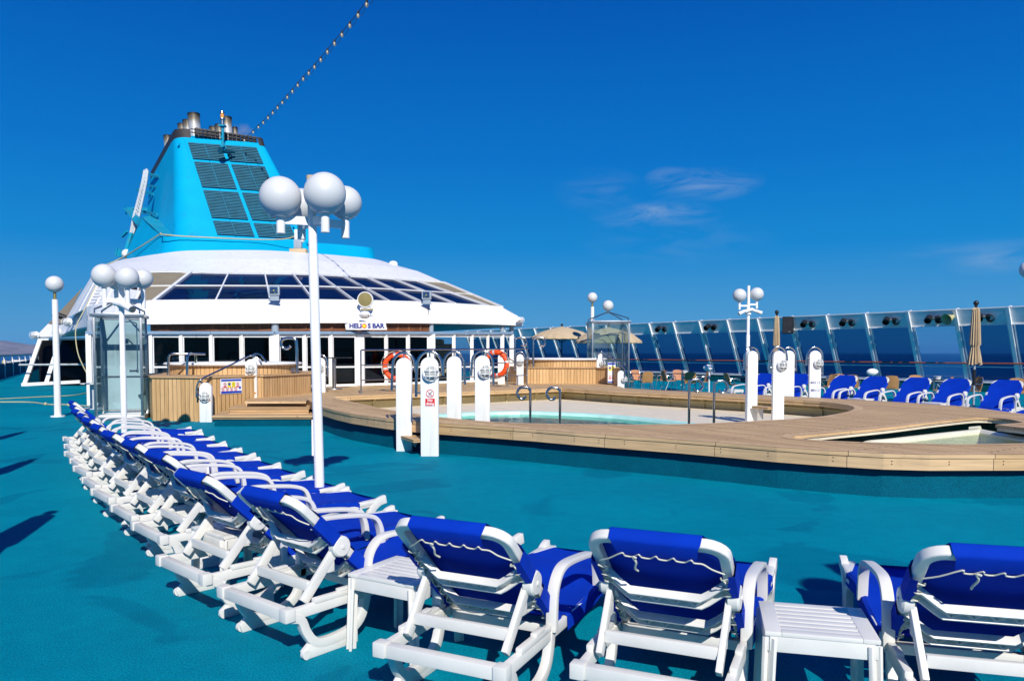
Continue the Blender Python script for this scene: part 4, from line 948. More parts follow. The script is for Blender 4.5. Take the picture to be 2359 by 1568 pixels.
mb = MB(); mb.tube(smooth2([at(X, Y, d) for X, Y, d in ((240, 612, 40), (292, 588, 40), (366, 541, 36.9), (372, 540, 36), (420, 544, 35.7), (520, 549, 35.9), (600, 552, 36.4), (660, 550, 36.5), (684, 541, 36.5))], 5), .03, 6); tag(mb.build('mooring_line', M['rope']), 'pale rope running along the turquoise plinth of the funnel', 'rope')
# masthead lamps
t = thing('masthead_lamp', 'amber signal lamp on a turquoise bracket at the funnel top', 'lamp', at(513, 330, 41.4)); q_ = t.location.copy()
mb = MB(); mb.tube([(0, 0, -.2), (.02, 0, .9)], .07, 8); mb.box((0, 0, .9), (.34, .34, .08)); mb.beam((-.1, 0, .4), (.2, 0, -.3), .05, .05); mb.build('bracket', M['cyanold'], t)
mb = MB(); mb.lathe([(0, .95), (.11, .95), (.11, 1.0), (.09, 1.02), (.09, 1.2), (.13, 1.22), (.14, 1.26), (.13, 1.30), (.09, 1.32)], (0, 0, 0), 16); mb.lathe([(.09, 1.55), (.13, 1.56), (.11, 1.66), (0, 1.72)], (0, 0, 0), 16); mb.build('housing', M['steel'], t)
mb = MB(); mb.lathe([(.09, 1.32), (.10, 1.4), (.09, 1.55)], (0, 0, 0), 16); mb.build('lens', P('amber_glass', (.75, .32, .06), .15), t)
t = thing('funnel_horn', 'dark horn mounted below the amber lamp on the funnel', 'horn', at(522, 352, 40.8)); mb = MB(); mb.tube([(.3, .3, .1), (-.05, -.25, 0), (-.15, -.5, 0)], [.07, .10, .17], 14); mb.box((.1, .2, -.1), (.18, .2, .15)); mb.build('horn_body', P('dark_teal_metal', (.005, .06, .10), .4), t)
# floodlight on the roof ridge + dome lamp
t = thing('roof_spotlight', 'grey tilted spotlight on a beige box where roof meets the plinth', 'spotlight', at(688, 584, 35.2)); mb = MB(); mb.box((0, 0, .1), (.75, .4, .2)); mb.build('base_block', M['umbrella'], t, bevel=.02); mb = MB(); mb.box((-.02, 0, .42), (.35, .22, .45)); mb.build('housing', M['grey'], t, bevel=.03); mb = MB(); mb.box((.05, 0, .8), (.42, .2, .55)); mb.build('lamp_head', M['white'], t, bevel=.03)
t = thing('roof_vent', 'small white domed vent on the roof edge above the skylights', 'vent', at(906, 610, 37.6)); mb = MB(); mb.lathe([(.22, -.2), (.22, .05), (.18, .14), (.08, .19), (0, .2)], (0, 0, 0), 16); mb.build('cap', M['white'], t)

mb = MB(); mb.sphere((0, 0, 0), 1.0, 12); sm_ = mb.build('smoke', M['white'], loc=at(559, 303, 50)); sm_.scale = (.75, .7, .62); sm_['kind'] = 'stuff'
m = bpy.data.materials.new('smoke_puff'); m.use_nodes = True; n = m.node_tree.nodes; l = m.node_tree.links; n.remove(n['Principled BSDF'])
v_ = n.new('ShaderNodeVolumePrincipled'); v_.inputs['Color'].default_value = (.8, .8, .85, 1); t = n.new('ShaderNodeTexCoord'); q = n.new('ShaderNodeTexNoise'); q.inputs['Scale'].default_value = 1.6; q.inputs['Detail'].default_value = 4; l.new(t.outputs['Object'], q.inputs['Vector'])
le = n.new('ShaderNodeVectorMath'); le.operation = 'LENGTH'; l.new(t.outputs['Object'], le.inputs[0]); a1 = n.new('ShaderNodeMath'); a1.operation = 'SUBTRACT'; l.new(q.outputs['Fac'], a1.inputs[0])
a0 = n.new('ShaderNodeMath'); a0.operation = 'MULTIPLY'; a0.inputs[1].default_value = .55; l.new(le.outputs['Value'], a0.inputs[0]); l.new(a0.outputs[0], a1.inputs[1]); a2 = n.new('ShaderNodeMath'); a2.operation = 'MULTIPLY'; a2.inputs[1].default_value = 1.3; a2.use_clamp = True; l.new(a1.outputs[0], a2.inputs[0]); l.new(a2.outputs[0], v_.inputs['Density'])
l.new(v_.outputs[0], n['Material Output'].inputs['Volume']); sm_.data.materials.clear(); sm_.data.materials.append(m)
# ================================================================ STRING LIGHTS
cD = [(554, 327, 41.3), (575, 309, 40.6), (587, 297, 40), (609, 276, 38.2), (634.6, 249, 36), (664, 217, 33.5), (696, 180, 31), (730, 143, 28.5), (770, 95, 26), (816, 40, 23.5), (850, -4, 21.8), (900, -70, 19.5)]
cp = smooth2([at(*q_) for q_ in cD], 8)
t = thing('string_light', 'string of clear bulbs rising from the funnel to the top of the photo', 'string lights', cp[0])
mb = MB(); mb.tube([p - cp[0] for p in cp], .012, 5); mb.build('cable', M['rubber'], t)
cum = [0]
for a, b_ in zip(cp, cp[1:]): cum.append(cum[-1] + (b_ - a).length)
def oncab(s):
    for i in range(len(cp) - 1):
        if s <= cum[i + 1]: return lerp(cp[i], cp[i + 1], (s - cum[i]) / (cum[i + 1] - cum[i]))
    return cp[-1]
nb = 23; mb2 = MB(); bulbs = []
gb = MB(); gb.lathe([(0, -.17), (.03, -.165), (.05, -.13), (.05, -.09), (.035, -.05)], (0, 0, 0), 12); sk = MB(); sk.lathe([(.036, -.06), (.04, 0), (.03, .03), (0, .04)], (0, 0, 0), 10)
M['bulb'] = P('bulb_glass', (.42, .38, .28), .2)
b0 = None
for k in range(nb):
    s = cum[-1] * (k + .4) / nb; p = oncab(s) - cp[0]
    if k == 0:
        b0 = gb.build('bulb', M['bulb'], t, loc=p); s0 = sk.build('socket', M['rubber'], b0)
    else:
        o = b0.copy(); C.objects.link(o); o.location = p; o2 = s0.copy(); C.objects.link(o2); o2.parent = o
    p2 = oncab(min(cum[-1], cum[-1] * (k + 1.4) / nb)) - cp[0]
    mb2.tube([lerp(p, p2, q_ / 6) + Vector((0, 0, -.22 * math.sin(math.pi * q_ / 6))) for q_ in range(7)], .007, 4)
mb2.build('slack_wire', M['rubber'], t)

# ================================================================ LAMP POSTS
def globe(par, c, r, neck=.14, mt=True):
    mb = MB(); mb.sphere((0, 0, 0), r, 16); g_ = mb.build('globe', M['globe'], par, loc=c)
    mb = MB(); mb.lathe([(0, -r * .93), (r * .44, -r * .93), (r * .46, -r * .88), (r * .40, -r * .90)], (0, 0, 0), 24); mb.build('collar', M['lightgrey'], g_)
def lamp_multi(X, Yb, top, globes, label, zarm, extra=None, rp=.055, lean=0, stepz=None):
    b_ = G(X, Yb, 0); t = thing('lamp_post', label, 'lamp post', b_)
    mb = MB(); sz = stepz or 1.4
    mb.tube([(0, 0, 0), (0, 0, .02)], .13, 20); mb.tube([(0, 0, 0), (lean * sz / top, 0, sz), (lean * sz / top, 0, sz + .015), (lean, 0, top)], [rp * 1.14, rp * 1.14, rp, rp], 20); mb.build('pole', M['white'], t)
    mb = MB()
    for (dx, dy, zc, r_) in globes:
        cx_ = lean
        mb.beam((cx_, 0, zarm), (cx_ + dx, dy, zarm), .03, .08)
        mb.tube([(cx_ + dx, dy, zarm - .13), (cx_ + dx, dy, zc - r_ * .9)], .042, 16)
        mb.tube([(cx_ + dx, dy, zarm - .13), (cx_ + dx, dy, zarm - .132)], .044, 16)
    mb.build('arm', M['white'], t, smooth=40)
    for (dx, dy, zc, r_) in globes: globe(t, (lean + dx, dy, zc), r_)
    return t
d0 = G(733, 1125).y
def rel(X, Y, r, y0, X0=None):
    return None
mainp = G(738, 1190)
def gp(X, Y, dep, base): p = at(X, Y, dep); return (p.x - base.x, p.y - base.y, p.z)
gl = []
for X, Y, dep, r_ in ((646, 455, mainp.y - .10, .202), (748.5, 446, mainp.y - .16, .202), (795, 467, mainp.y + .22, .168), (694, 474, mainp.y + .30, .175)):
    q_ = gp(X, Y, dep, mainp); gl.append((q_[0] + .055, q_[1], q_[2], r_))
mt = lamp_multi(738, 1190, at(714, 412, mainp.y).z, gl, 'tall white lamp post with four big globes standing behind the lounger row', at(700, 510, mainp.y).z, lean=-.055, stepz=2.6, rp=.042)
mt2 = MB(); zt0 = at(714, 412, mainp.y).z; mt2.tube([(-.055, 0, zt0 - .005), (-.055, 0, zt0 + .03)], .045, 14); mt2.build('cap', M['umbrella'], mt)
mb = MB(); mb.box((-.064, -.0, .80), (.018, .04, .36)); mb.build('cable_cover', M['white'], mt)
b2 = G(287, 1017); gl = []
for X, Y, dep, r_ in ((239.5, 635, b2.y - .08, .214), (293, 640, b2.y - .20, .202), (329, 642, b2.y + .25, .180), (268, 645, b2.y + .25, .18)):
    q_ = gp(X, Y, dep, b2); gl.append(q_[:2] + (q_[2], r_))
l2 = lamp_multi(287, 1017, at(289, 618, b2.y).z, gl, 'white lamp post with four globes and a camera in front of the left shower', at(289, 692, b2.y).z, rp=.047)
t = thing('security_camera', 'white bullet camera strapped to the four-globe lamp post by the shower', 'camera', (b2.x + .03, b2.y - .09, at(289, 706, b2.y).z))
mb = MB(); mb.tube([(-.12, .05, .08), (.1, -.06, .03), (.27, -.14, -.06)], [.07, .075, .065], 14); mb.build('body', M['white'], t); mb = MB(); mb.tube([(.265, -.138, -.058), (.30, -.16, -.072)], [.06, .058], 14); mb.build('lens', M['steel'], t); mb = MB(); mb.tube([(-.03, .12, -.02), (-.03, .12, .16)], .085, 14); mb.build('strap', M['white'], t)
def lamp_single(base, zc, r_, label, rp=.075):
    t = thing('lamp_post', label, 'lamp post', base)
    mb = MB(); mb.tube([(0, 0, 0), (0, 0, .03)], .17, 20); mb.tube([(0, 0, .03), (0, 0, zc - r_ - .18)], [rp * 1.2, rp], 18); mb.build('pole', M['white'], t)
    mb = MB(); mb.tube([(0, 0, zc - r_ - .18), (0, 0, zc - r_ * .95)], rp * .55, 12); mb.build('neck', M['brass'], t); globe(t, (0, 0, zc), r_)
p = G(133.5, 959.5); q_ = at(125, 654.5, p.y); t_ = lamp_single(p, q_.z, .21, 'slim white lamp post with one globe at the far left', .07)
p = at(1364, 850, 33); lamp_single((p.x, p.y, 0), at(1364, 685, 33).z, .215, 'white single-globe lamp post behind the right shower cabin')
b3 = at(1721.5, 900, 27); b3.z = 0; gl = [(-.33, -.05, at(1700, 680.5, 27).z, .235), (.29, .0, at(1739, 677.5, 27).z, .235)]
l3 = thing('lamp_post', 'white lamp post with two globes behind the right pool steps', 'lamp post', b3)
mb = MB(); mb.tube([(0, 0, 0), (0, 0, .02)], .16, 18); mb.tube([(0, 0, 0), (0, 0, 2.25), (0, 0, 2.28), (0, 0, 3.98)], [.065, .065, .052, .052], 18); mb.build('pole', M['white'], l3)
mb = MB()
for dx, dy, zc, r_ in gl: mb.beam((0, 0, zc - .36), (dx, dy, zc - .36), .035, .06); mb.tube([(dx, dy, zc - .50), (dx, dy, zc - r_ * .9)], .042, 12)
mb.build('arm', M['white'], l3)
for dx, dy, zc, r_ in gl: globe(l3, (dx, dy, zc), r_)
t = thing('security_camera', 'pair of white spot cameras on the two-globe lamp post', 'camera', (b3.x, b3.y - .12, at(1721, 718, 27).z))
mb = MB(); mb.tube([(-.15, 0, 0), (.1, 0, .08), (.18, 0, .02)], .06, 10); mb.tube([(-.38, -.05, -.08), (-.16, 0, .02)], [.07, .055], 12); mb.tube([(.42, -.05, -.06), (.2, 0, .03)], [.07, .055], 12); mb.tube([(0, .12, -.1), (0, .12, .12)], .1, 12); mb.build('body', M['white'], t)
b4 = at(2392, 900, 21.7); b4.z = 0; zc = at(2362, 621, 21.7).z
lp_ = thing('lamp_post', 'white globe lamp half cut by the right edge of the photo', 'lamp post', b4)
mb = MB(); mb.tube([(0, 0, 0), (0, 0, 4.1)], .08, 16); mb.build('pole', M['white'], lp_); mb = MB()
for dx in (-.36, .36): mb.beam((0, 0, zc - .36), (dx, 0, zc - .36), .05, .08); mb.tube([(dx, 0, zc - .52), (dx, 0, zc - .22)], .055, 12)
mb.build('arm', M['white'], lp_)
for dx in (-.36, .36): globe(lp_, (dx, 0, zc), .245)

# ================================================================ SHOWERS
def shower(base, s, rz, label, glassm, front_open=True, gr=.13, gz=None, arms=True):
    t = thing('shower_cabin', label, 'shower', base, rz); a = .5 * s; hgt = 2.5 * s if s < 1.2 else 2.84
    mb = MB(); mb.box((0, 0, .05), (2 * a + .12, 2 * a + .12, .10)); mb.build('tray', M['steel'], t, bevel=.01)
    mb = MB(); mb.box((0, 0, .115), (2 * a - .1, 2 * a - .1, .03)); mb.build('floor_grate', M['white'], t)
    for i in (-1, 1):
        for j in (-1, 1):
            mb = MB(); mb.box((i * a, j * a, hgt / 2 + .05), (.055, .055, hgt - .1)); mb.build('corner_post', M['steel'], t, bevel=.004)
    mb = MB()
    for i in (-1, 1): mb.box((0, i * a, hgt), (2 * a + .16, .10, .08)); mb.box((i * a, 0, hgt), (.10, 2 * a - .06, .08))
    mb.build('top_frame', M['steel'], t, bevel=.004)
    mb = MB(); apx = Vector((0, 0, hgt + .42))
    for i in (-1, 1):
        for j in (-1, 1): mb.tube([(i * (a - .02), j * (a - .02), hgt + .03), (i * (a - .02), j * (a - .02), hgt + .14), apx], .022, 8)
    mb.tube([apx - Vector((0, 0, .06)), apx + Vector((0, 0, .06))], .05, 10); mb.build('roof_strut', M['steel'], t)
    globe(t, (0, 0, apx.z + gr * .95 + .04), gr)
    for (x0, y0, x1, y1, gm) in ((-a, -a, -a, a, glassm), (a, -a, a, a, glassm), (-a, a, a, a, M['glass_frost'] if s < 1.2 else glassm)):
        mb = MB(); mb.quad((x0, y0, .16), (x1, y1, .16), (x1, y1, hgt - .05), (x0, y0, hgt - .05)); mb.build('glass_panel', gm, t, smooth=0)
    for q_, w_ in (((0, a, .18), (2 * a, .05, .05)), ((-a, 0, 1.05), (.03, 2 * a, .03)), ((a, 0, 1.05), (.03, 2 * a, .03)), ((0, a - .02, 1.05), (2 * a, .03, .03))): mb = MB(); mb.box(q_, w_); mb.build('cross_bar', M['steel'], t)
    mb = MB(); mb.tube(smooth2([(a - .12, -a + .25, 1.2), (a - .12, -a + .25, 2.25), (a - .16, -a + .22, 2.38), (a - .3, -a + .2, 2.40), (.05, -.05, 2.40), (0, 0, 2.36)], 3), .014, 8); mb.lathe([(0, .03), (.02, .02), (.06, -.01), (.06, -.03), (0, -.03)], (0, 0, 2.33), 14); mb.build('shower_head', M['chrome'], t)
    mb = MB(); mb.tube([(a - .12, -a + .25, 1.2), (a - .22, -a + .12, 1.2)], .022, 10); mb.box((a - .24, -a + .12, 1.2), (.06, .10, .05), .4); mb.box((a - .12, -a + .25, 1.2), (.05, .05, .10)); mb.build('tap', M['chrome'], t)
    return t
ps = G(271, 968.5); shower((ps.x - .13, ps.y + .50, 0), 1.02, R(19), 'steel framed shower cabin with misted glass beside the timber hot tub box', M['glass_shower'], gr=.14)
shower((at(1400, 850, 30.6).x, 30.6, 0), 1.42, R(2), 'clear glass shower cabin with a globe on top, right of the pavilion', M['glass_shower'], gr=.215)

# ================================================================ POSTS WITH HANDRAILS
def white_post(X, Y0, y, z0, ztop, w, label, light=0, rail='arch', rz=0, sign=None, lrz=0, rl=(-.55, -.35), sideX=0):
    p = at(X, 900, y); t = thing('handrail_post', label, 'post', (p.x, y, z0), rz); h = ztop - z0; r_ = w / 2; th = .10
    out = [(-r_, 0), (r_, 0), (r_, h - r_)] + [(r_ * math.cos(math.pi * k / 14), h - r_ + r_ * math.sin(math.pi * k / 14)) for k in range(1, 14)] + [(-r_, h - r_)]
    mb = MB(); mb.plate([(a, -th / 2, b_) for a, b_ in out], th, n=(0, -1, 0)); mb.build('slab', M['white'], t, bevel=.010, smooth=40)
    if rail == 'arch':
        R_ = r_ + .055; cz = h - r_ + .01
        pts = [(-R_ - .02, -.0, cz + rl[0] + .0), (-R_ - .015, 0, cz - .25)] + [(R_ * math.cos(math.pi - math.pi * k / 12), 0, cz + R_ * math.sin(math.pi * k / 12) * 1.12) for k in range(13)] + [(R_ + .01, 0, cz + rl[1])]
        mb = MB(); mb.tube(pts, .023, 12); mb.tube([(0, 0, h - .01), (0, 0, cz + R_ * 1.12)], .012, 8); mb.lathe([(.03, 0), (.03, .008), (0, .008)], (0, 0, h), 12)
        zz = cz + rl[0] + .06; mb.tube([(-R_ - .018, 0, zz), (-r_, 0, zz)], .014, 8); mb.lathe([(.03, 0), (.03, .01), (0, .012)], (-r_, 0, zz), 12, axis=(-1, 0, 0)); zz = cz + rl[1] + .05; mb.tube([(R_ + .008, 0, zz), (r_, 0, zz)], .014, 8)
        mb.build('handrail', M['chrome'], t)
    elif rail:
        mb = MB()
        for path in rail: mb.tube(smooth2([Vector(q_) - Vector((p.x, y, z0)) for q_ in path], 5), .023, 10)
        mb.build('handrail', M['chrome'], t)
    if light:
        lz = h - light; r2 = min(.122, w * .46); c = Vector((sideX, -th / 2, lz)); ax = Vector((math.sin(lrz), -math.cos(lrz), 0))
        mb = MB(); mb.lathe([(0, 0), (r2 * 1.12, 0), (r2 * 1.12, .025), (r2 * .9, .035), (0, .035)], c, 24, axis=ax); L_ = mb.build('light', M['white'], t)
        mb = MB(); mb.lathe([(r2 * .86 * math.cos(k * math.pi / 16), .03 + .075 * math.sin(k * math.pi / 16)) for k in range(9)], c, 24, axis=ax); mb.build('lens', M['lens'], L_)
        mb = MB(); Q = ax.to_track_quat('Z', 'Y')
        for ring, zz in ((r2 * 1.0, .04),): mb.tube([c + Q @ Vector((ring * math.cos(2 * math.pi * k / 20), ring * math.sin(2 * math.pi * k / 20), zz)) for k in range(20)], .0085, 6, closed=True)
        for k in range(4):
            of = (-.36, .36)[k % 2] * r2; hl = math.sqrt(r2 * r2 - of * of); pk = .09 * hl / r2 * .98
            pts = [(hl * math.cos(math.pi * j / 10), of, .035 + pk * math.sin(math.pi * j / 10)) for j in range(11)]
            mb.tube([c + Q @ Vector(p_ if k < 2 else (p_[1], p_[0], p_[2])) for p_ in pts], .0080, 6)
        mb.build('cage', M['white'], L_)
    if sign: sign(t, w, h, th)
    return t
def lab_watch(zrel):
    def f(t, w, h, th):
        mb = MB(); mb.box((0, -th / 2 - .002, zrel), (w * .88, .004, .045)); s_ = mb.build('step_label', M['orangelabel'], t, smooth=0); textmesh('lettering', 'WATCH YOUR STEP', .032, M['rubber'], s_, Matrix.Translation((0, -th / 2 - .006, zrel)) @ FACE, sx=.80, ext=.0008, bold=.0008)
    return f
def lab_dive(t, w, h, th):
    y_ = -th / 2; X_ = .01; z_ = h - .64 
    mb = MB(); mb.box((X_, y_ - .002, z_ + .0), (.155, .003, .27)); s_ = mb.build('no_diving_sign', M['signwhite'], t, smooth=0)
    mb = MB(); mb.box((X_, y_ - .006, z_ - .075), (.15, .003, .115)); mb.build('red_field', M['red'], s_, smooth=0)
    mb = MB(); c = (X_, y_ - .007, z_ + .062); mb.tube([(c[0] + .060 * math.cos(2 * math.pi * k / 24), c[1], c[2] + .060 * math.sin(2 * math.pi * k / 24)) for k in range(24)], .0055, 4, closed=True); mb.beam((c[0] - .042, c[1], c[2] + .042), (c[0] + .042, c[1], c[2] - .042), .004, .010, up=(0, 1, 0)); mb.build('prohibition_ring', M['red'], s_, smooth=0)
    mb = MB(); mb.beam((c[0] + .03, c[1] - .001, c[2] + .03), (c[0] - .005, c[1] - .001, c[2] - .012), .003, .010); mb.beam((c[0] - .012, c[1] - .001, c[2] - .012), (c[0] - .02, c[1] - .001, c[2] + .010), .003, .008); mb.beam((c[0] - .035, c[1] - .001, c[2] - .030), (c[0] + .035, c[1] - .001, c[2] - .030), .003, .006); mb.build('diver_icon', M['rubber'], s_, smooth=0)
    textmesh('lettering', 'No', .062, M['signwhite'], s_, Matrix.Translation((X_, y_ - .009, z_ - .047)) @ FACE, ext=.001, bold=.0015); textmesh('lettering', 'diving', .058, M['signwhite'], s_, Matrix.Translation((X_, y_ - .009, z_ - .100)) @ FACE, ext=.001, bold=.0015, sx=.9)
def lab_depth(t, w, h, th):
    zt_ = h + 0; 
    textmesh('lettering', 'MAX 1.5', .088, M['navy'], t, Matrix.Translation((0, -th / 2 - .003, h - .83)) @ FACE, ext=.001, sx=.78, bold=.001)
    textmesh('lettering', 'MIN 1.3', .088, M['navy'], t, Matrix.Translation((0, -th / 2 - .003, h - 1.03)) @ FACE, ext=.001, sx=.78, bold=.001)
y1, y2 = G(930, 1038.6).y, G(990, 1050).y
white_post(931, 0, y1, 0, at(930, 824, y1).z, .262, 'white slab post left of the pool entry step, outside the rim', rl=(-.42, -.12))
white_post(990, 0, y2, 0, at(990, 822, y2).z, .285, 'white slab post with a No diving sign and caged lamp by the entry step', light=.26, sign=lab_dive, rl=(-.50, -.16), sideX=.02, lrz=.35)
white_post(1046.5, 0, 14.9, LZ, at(1046, 820, 14.9).z, .285, 'plain white slab post inside the pool, behind the No diving post', rl=(-.14, -.42), rz=.0)
white_post(1111.5, 0, 14.3, LZ, at(1111, 818.6, 14.3).z, .28, 'white slab post inside the pool with a caged lamp facing right', light=.30, lrz=.45, sideX=.045, rl=(-.16, -.42))
white_post(1731, 0, 16.6, LZ, at(1731, 808, 16.6).z, .25, 'white slab post inside the pool, left of the right wooden step', rl=(-.30, -.08), rz=R(18))
white_post(1792, 0, 16.2, LZ, at(1792, 808, 16.2).z, .24, 'white slab post inside the pool with a caged lamp, right of the right wooden step', light=.30, lrz=.4, sideX=.06, rl=(-.30, -.10))
white_post(1816, 0, 20.4, 0, at(1816, 807.5, 20.4).z, .28, 'plain white slab post partly hidden behind the caged lamp post', rl=(-.30, -.42))
white_post(1876, 0, 20.0, 0, at(1876, 807.5, 20.0).z, .30, 'white slab post marked MAX 1.5 and MIN 1.3', light=.33, lrz=.35, sideX=.07, sign=lab_depth, rl=(-.12, -.5))
# wooden treads between the pairs
def tread(p0, p1, z, dep, label, br=True):
    p0, p1 = Vector(p0), Vector(p1); c = (p0 + p1) / 2; t = thing('entry_step', label, 'step', (c.x, c.y, z)); a = p0 - c; b_ = p1 - c; a.z = b_.z = 0
    d = (b_ - a).normalized(); nn = Vector((-d.y, d.x, 0)); mb = MB(); mb.plate([a - nn * dep / 2, b_ - nn * dep / 2, b_ + nn * dep / 2, a + nn * dep / 2], .05, n=(0, 0, 1)); mb.build('tread', M['step'], t, smooth=0, bevel=.006)
    mb = MB(); q_ = a + d * .03; mb.plate([q_ - nn * .10 + Vector((0, 0, -.05)), q_ + nn * .14 + Vector((0, 0, -.05)), q_ + nn * .14 + Vector((0, 0, -z + .0 if z < .5 else -.3)), ], .02); mb.build('bracket', M['white'], t, smooth=0)
a, b_ = G(947, 1038), G(972, 1050); zs = .265
tread((a.x - .02, a.y + .02, 0), (b_.x + .02, b_.y + .05, 0), zs, .34, 'wooden tread between the left pair of white posts outside the pool rim')
a, b_ = at(1744, 950, 16.55), at(1781, 950, 16.2); tread((a.x, a.y, 0), (b_.x, b_.y, 0), at(1765, 936, 16.3).z, .34, 'wooden tread between the right pair of white posts inside the pool')

# ================================================================ LEFT HOT TUB, BOX AND STEPS
ht = thing('hot_tub', 'round hot tub in a vertical timber box left of the wooden steps', 'hot tub', (-7.8, 21.6, 0)); HO = ht.location.copy()
c0_, c1_ = G(351.5, 968.5), G(457, 971)
r0_, r1_ = G(596, 915.5, Z1), G(716, 905, Z1)
box = [(c0_.x, c0_.y), (c1_.x, c1_.y), (G(488, 972, 0).x, c1_.y + .35), (r0_.x, r0_.y), (r0_.x + .1, r0_.y + .02), (r1_.x, r1_.y), (r1_.x - .6, 24.2), (-9.9, 23.9), (-10.0, 21.0)]
def rl2(poly, z0, z1, mat, name, par, O, closed=True, top=False):
    mb = MB(); wall(mb, [(p[0], p[1]) for p in poly], z0, z1, 0, closed); mb.v = [v - O for v in mb.v]; return mb.build(name, mat, par, smooth=30)
rl2(box, 0, 1.04, M['clad'], 'timber_cladding', ht, HO)
mb = MB(); bo_ = inset(box, .04); k = len(bo_); mb.prism(bo_, 1.04, 1.075); mb.v = [v - HO for v in mb.v]; mb.build('timber_top', M['step'], ht, smooth=0)
ring = [(-7.8 + 1.72 * math.cos(2 * math.pi * k / 40), 21.62 + 1.72 * math.sin(2 * math.pi * k / 40)) for k in range(40)]
rl2(ring, 1.075, 1.31, M['clad'], 'timber_cladding', ht, HO)
mb = MB(); mb.lathe([(1.70, 1.30), (1.82, 1.31), (1.84, 1.34), (1.80, 1.38), (1.60, 1.385), (1.50, 1.36), (1.46, 1.20), (1.42, .9)], (0, .02, 0), 48); mb.build('rim', M['white'], ht)
mb = MB(); mb.lathe([(0, 1.315), (1.46, 1.315)], (0, .02, 0), 48); mb.build('water', M['water'], ht, smooth=0)
mb = MB(); random.seed(4)
for k in range(60): a = random.uniform(0, 6.28); r_ = random.uniform(0, 1.35); mb.sphere((r_ * math.cos(a), r_ * math.sin(a) + .02, 1.33), random.uniform(.02, .06), 4)
mb.build('foam', M['white'], ht)['kind'] = 'stuff'
mb = MB()
z_ = 1.075
def tubpath(mb, D, dep, r_=.035, n_=5): mb.tube(smooth2([at(X, Y, d) - HO for (X, Y), d in zip(D, dep)], n_), r_, 12)
mb.tube([at(388, 864, 19.5) - HO, at(388, 825, 19.5) - HO, at(391, 817, 19.5) - HO, at(399, 814.5, 19.5) - HO, at(473, 815, 19.9) - HO], .032, 12)
mb.tube([at(431, 866, 19.1) - HO, at(431, 823, 19.1) - HO, at(434, 816.5, 19.3) - HO, at(440, 814.5, 19.6) - HO], .032, 12)
mb.tube([at(451, 850, 21.0) - HO, at(451, 815, 20.2) - HO], .030, 10); mb.build('grab_rail', M['chrome'], ht)
mb = MB(); tubpath(mb, [(684, 862), (684, 820), (682.5, 790), (680, 782), (674, 779), (660, 779), (651, 782), (647.5, 790), (650, 799), (658, 803), (665, 801), (669, 797)], [21.2] * 12, .042); mb.box(at(675, 852, 21.3) - HO, (.14, .10, .12)); mb.build('hooked_handle', M['chrome'], ht)
# steps
stp = thing('wooden_steps', 'three broad wooden steps between the two handrail posts', 'steps', G(600, 983)); SO = stp.location.copy()
gx0, gx1 = G(488, 983), G(722, 975)
def stepbox(D0, D1, zt, zlow, Yf, zc, name='tread'):
    a, b_ = G(D0, Yf, zt), G(D1, Yf - .5, zt); bk = 1.5
    mb = MB(); P_ = [(a.x, a.y), (b_.x, b_.y), (b_.x - .35, b_.y + bk), (a.x - .3, a.y + bk)]
    mb.prism([(x - SO.x, y - SO.y) for x, y in P_], zt - .035, zt); mb.build('tread', M['step'], stp, smooth=0)
    P2 = inset(P_, -.02); mb = MB(); mb.prism([(x - SO.x, y - SO.y) for x, y in P2], zlow, zt - .035, top=False); mb.build('riser', M['step'] if zlow > .1 else M['step'], stp, smooth=0)
    return P2
P2 = stepbox(488, 720, .24, .165, 957.5, 0)
mb = MB(); mb.prism([(x - SO.x, y - SO.y) for x, y in inset(P2, -.03)], 0, .165, top=False, bot=False); mb.build('covered_riser', M['carpet'], stp, smooth=0)
stepbox(526, 713, .375, .24, 939.5, 0)
stepbox(564, 706, Z1 + .002, .375, 922.5, 0)
# posts by the steps
yA = G(474.5, 972).y
white_post(474.5, 0, yA, 0, at(474, 881, yA).z, .285, 'low white post with caged lamp and orange label at the foot of the steps', light=.33, sign=lab_watch(.52),
           rail=[[at(453, 916, yA - .02), at(453, 895, yA - .02), at(457, 882, yA - .02), at(468, 871, yA), at(520, 846, 18.9), at(566, 823, 19.4), at(577, 819, 19.5), at(589, 822, 19.5), at(597, 830, 19.5), at(603, 840, 19.5)],
                 [at(454, 909, yA), at(462, 909, yA)], [at(459, 875, yA), at(466, 883, yA)]])
white_post(580, 0, 19.55, Z1, at(580, 827, 19.55).z, .285, 'white post with caged lamp and orange label at the top of the wooden steps', light=.26, sign=lab_watch(.12), rail=None)
white_post(591, 0, 20.6, Z1, at(591, 823.5, 20.6).z, .285, 'white post half hidden behind the caged lamp post at the step top', rail=[[at(572, 822, 20.6), at(587, 815.5, 20.6), at(600, 817, 20.6), at(608, 826, 20.6), at(614, 836, 20.6)]])
white_post(739, 0, 22.1, Z1, at(739, 823.8, 22.1).z, .285, 'white post with caged lamp just right of the main lamp pole', light=.30, rl=(-.3, -.42), sideX=.0)
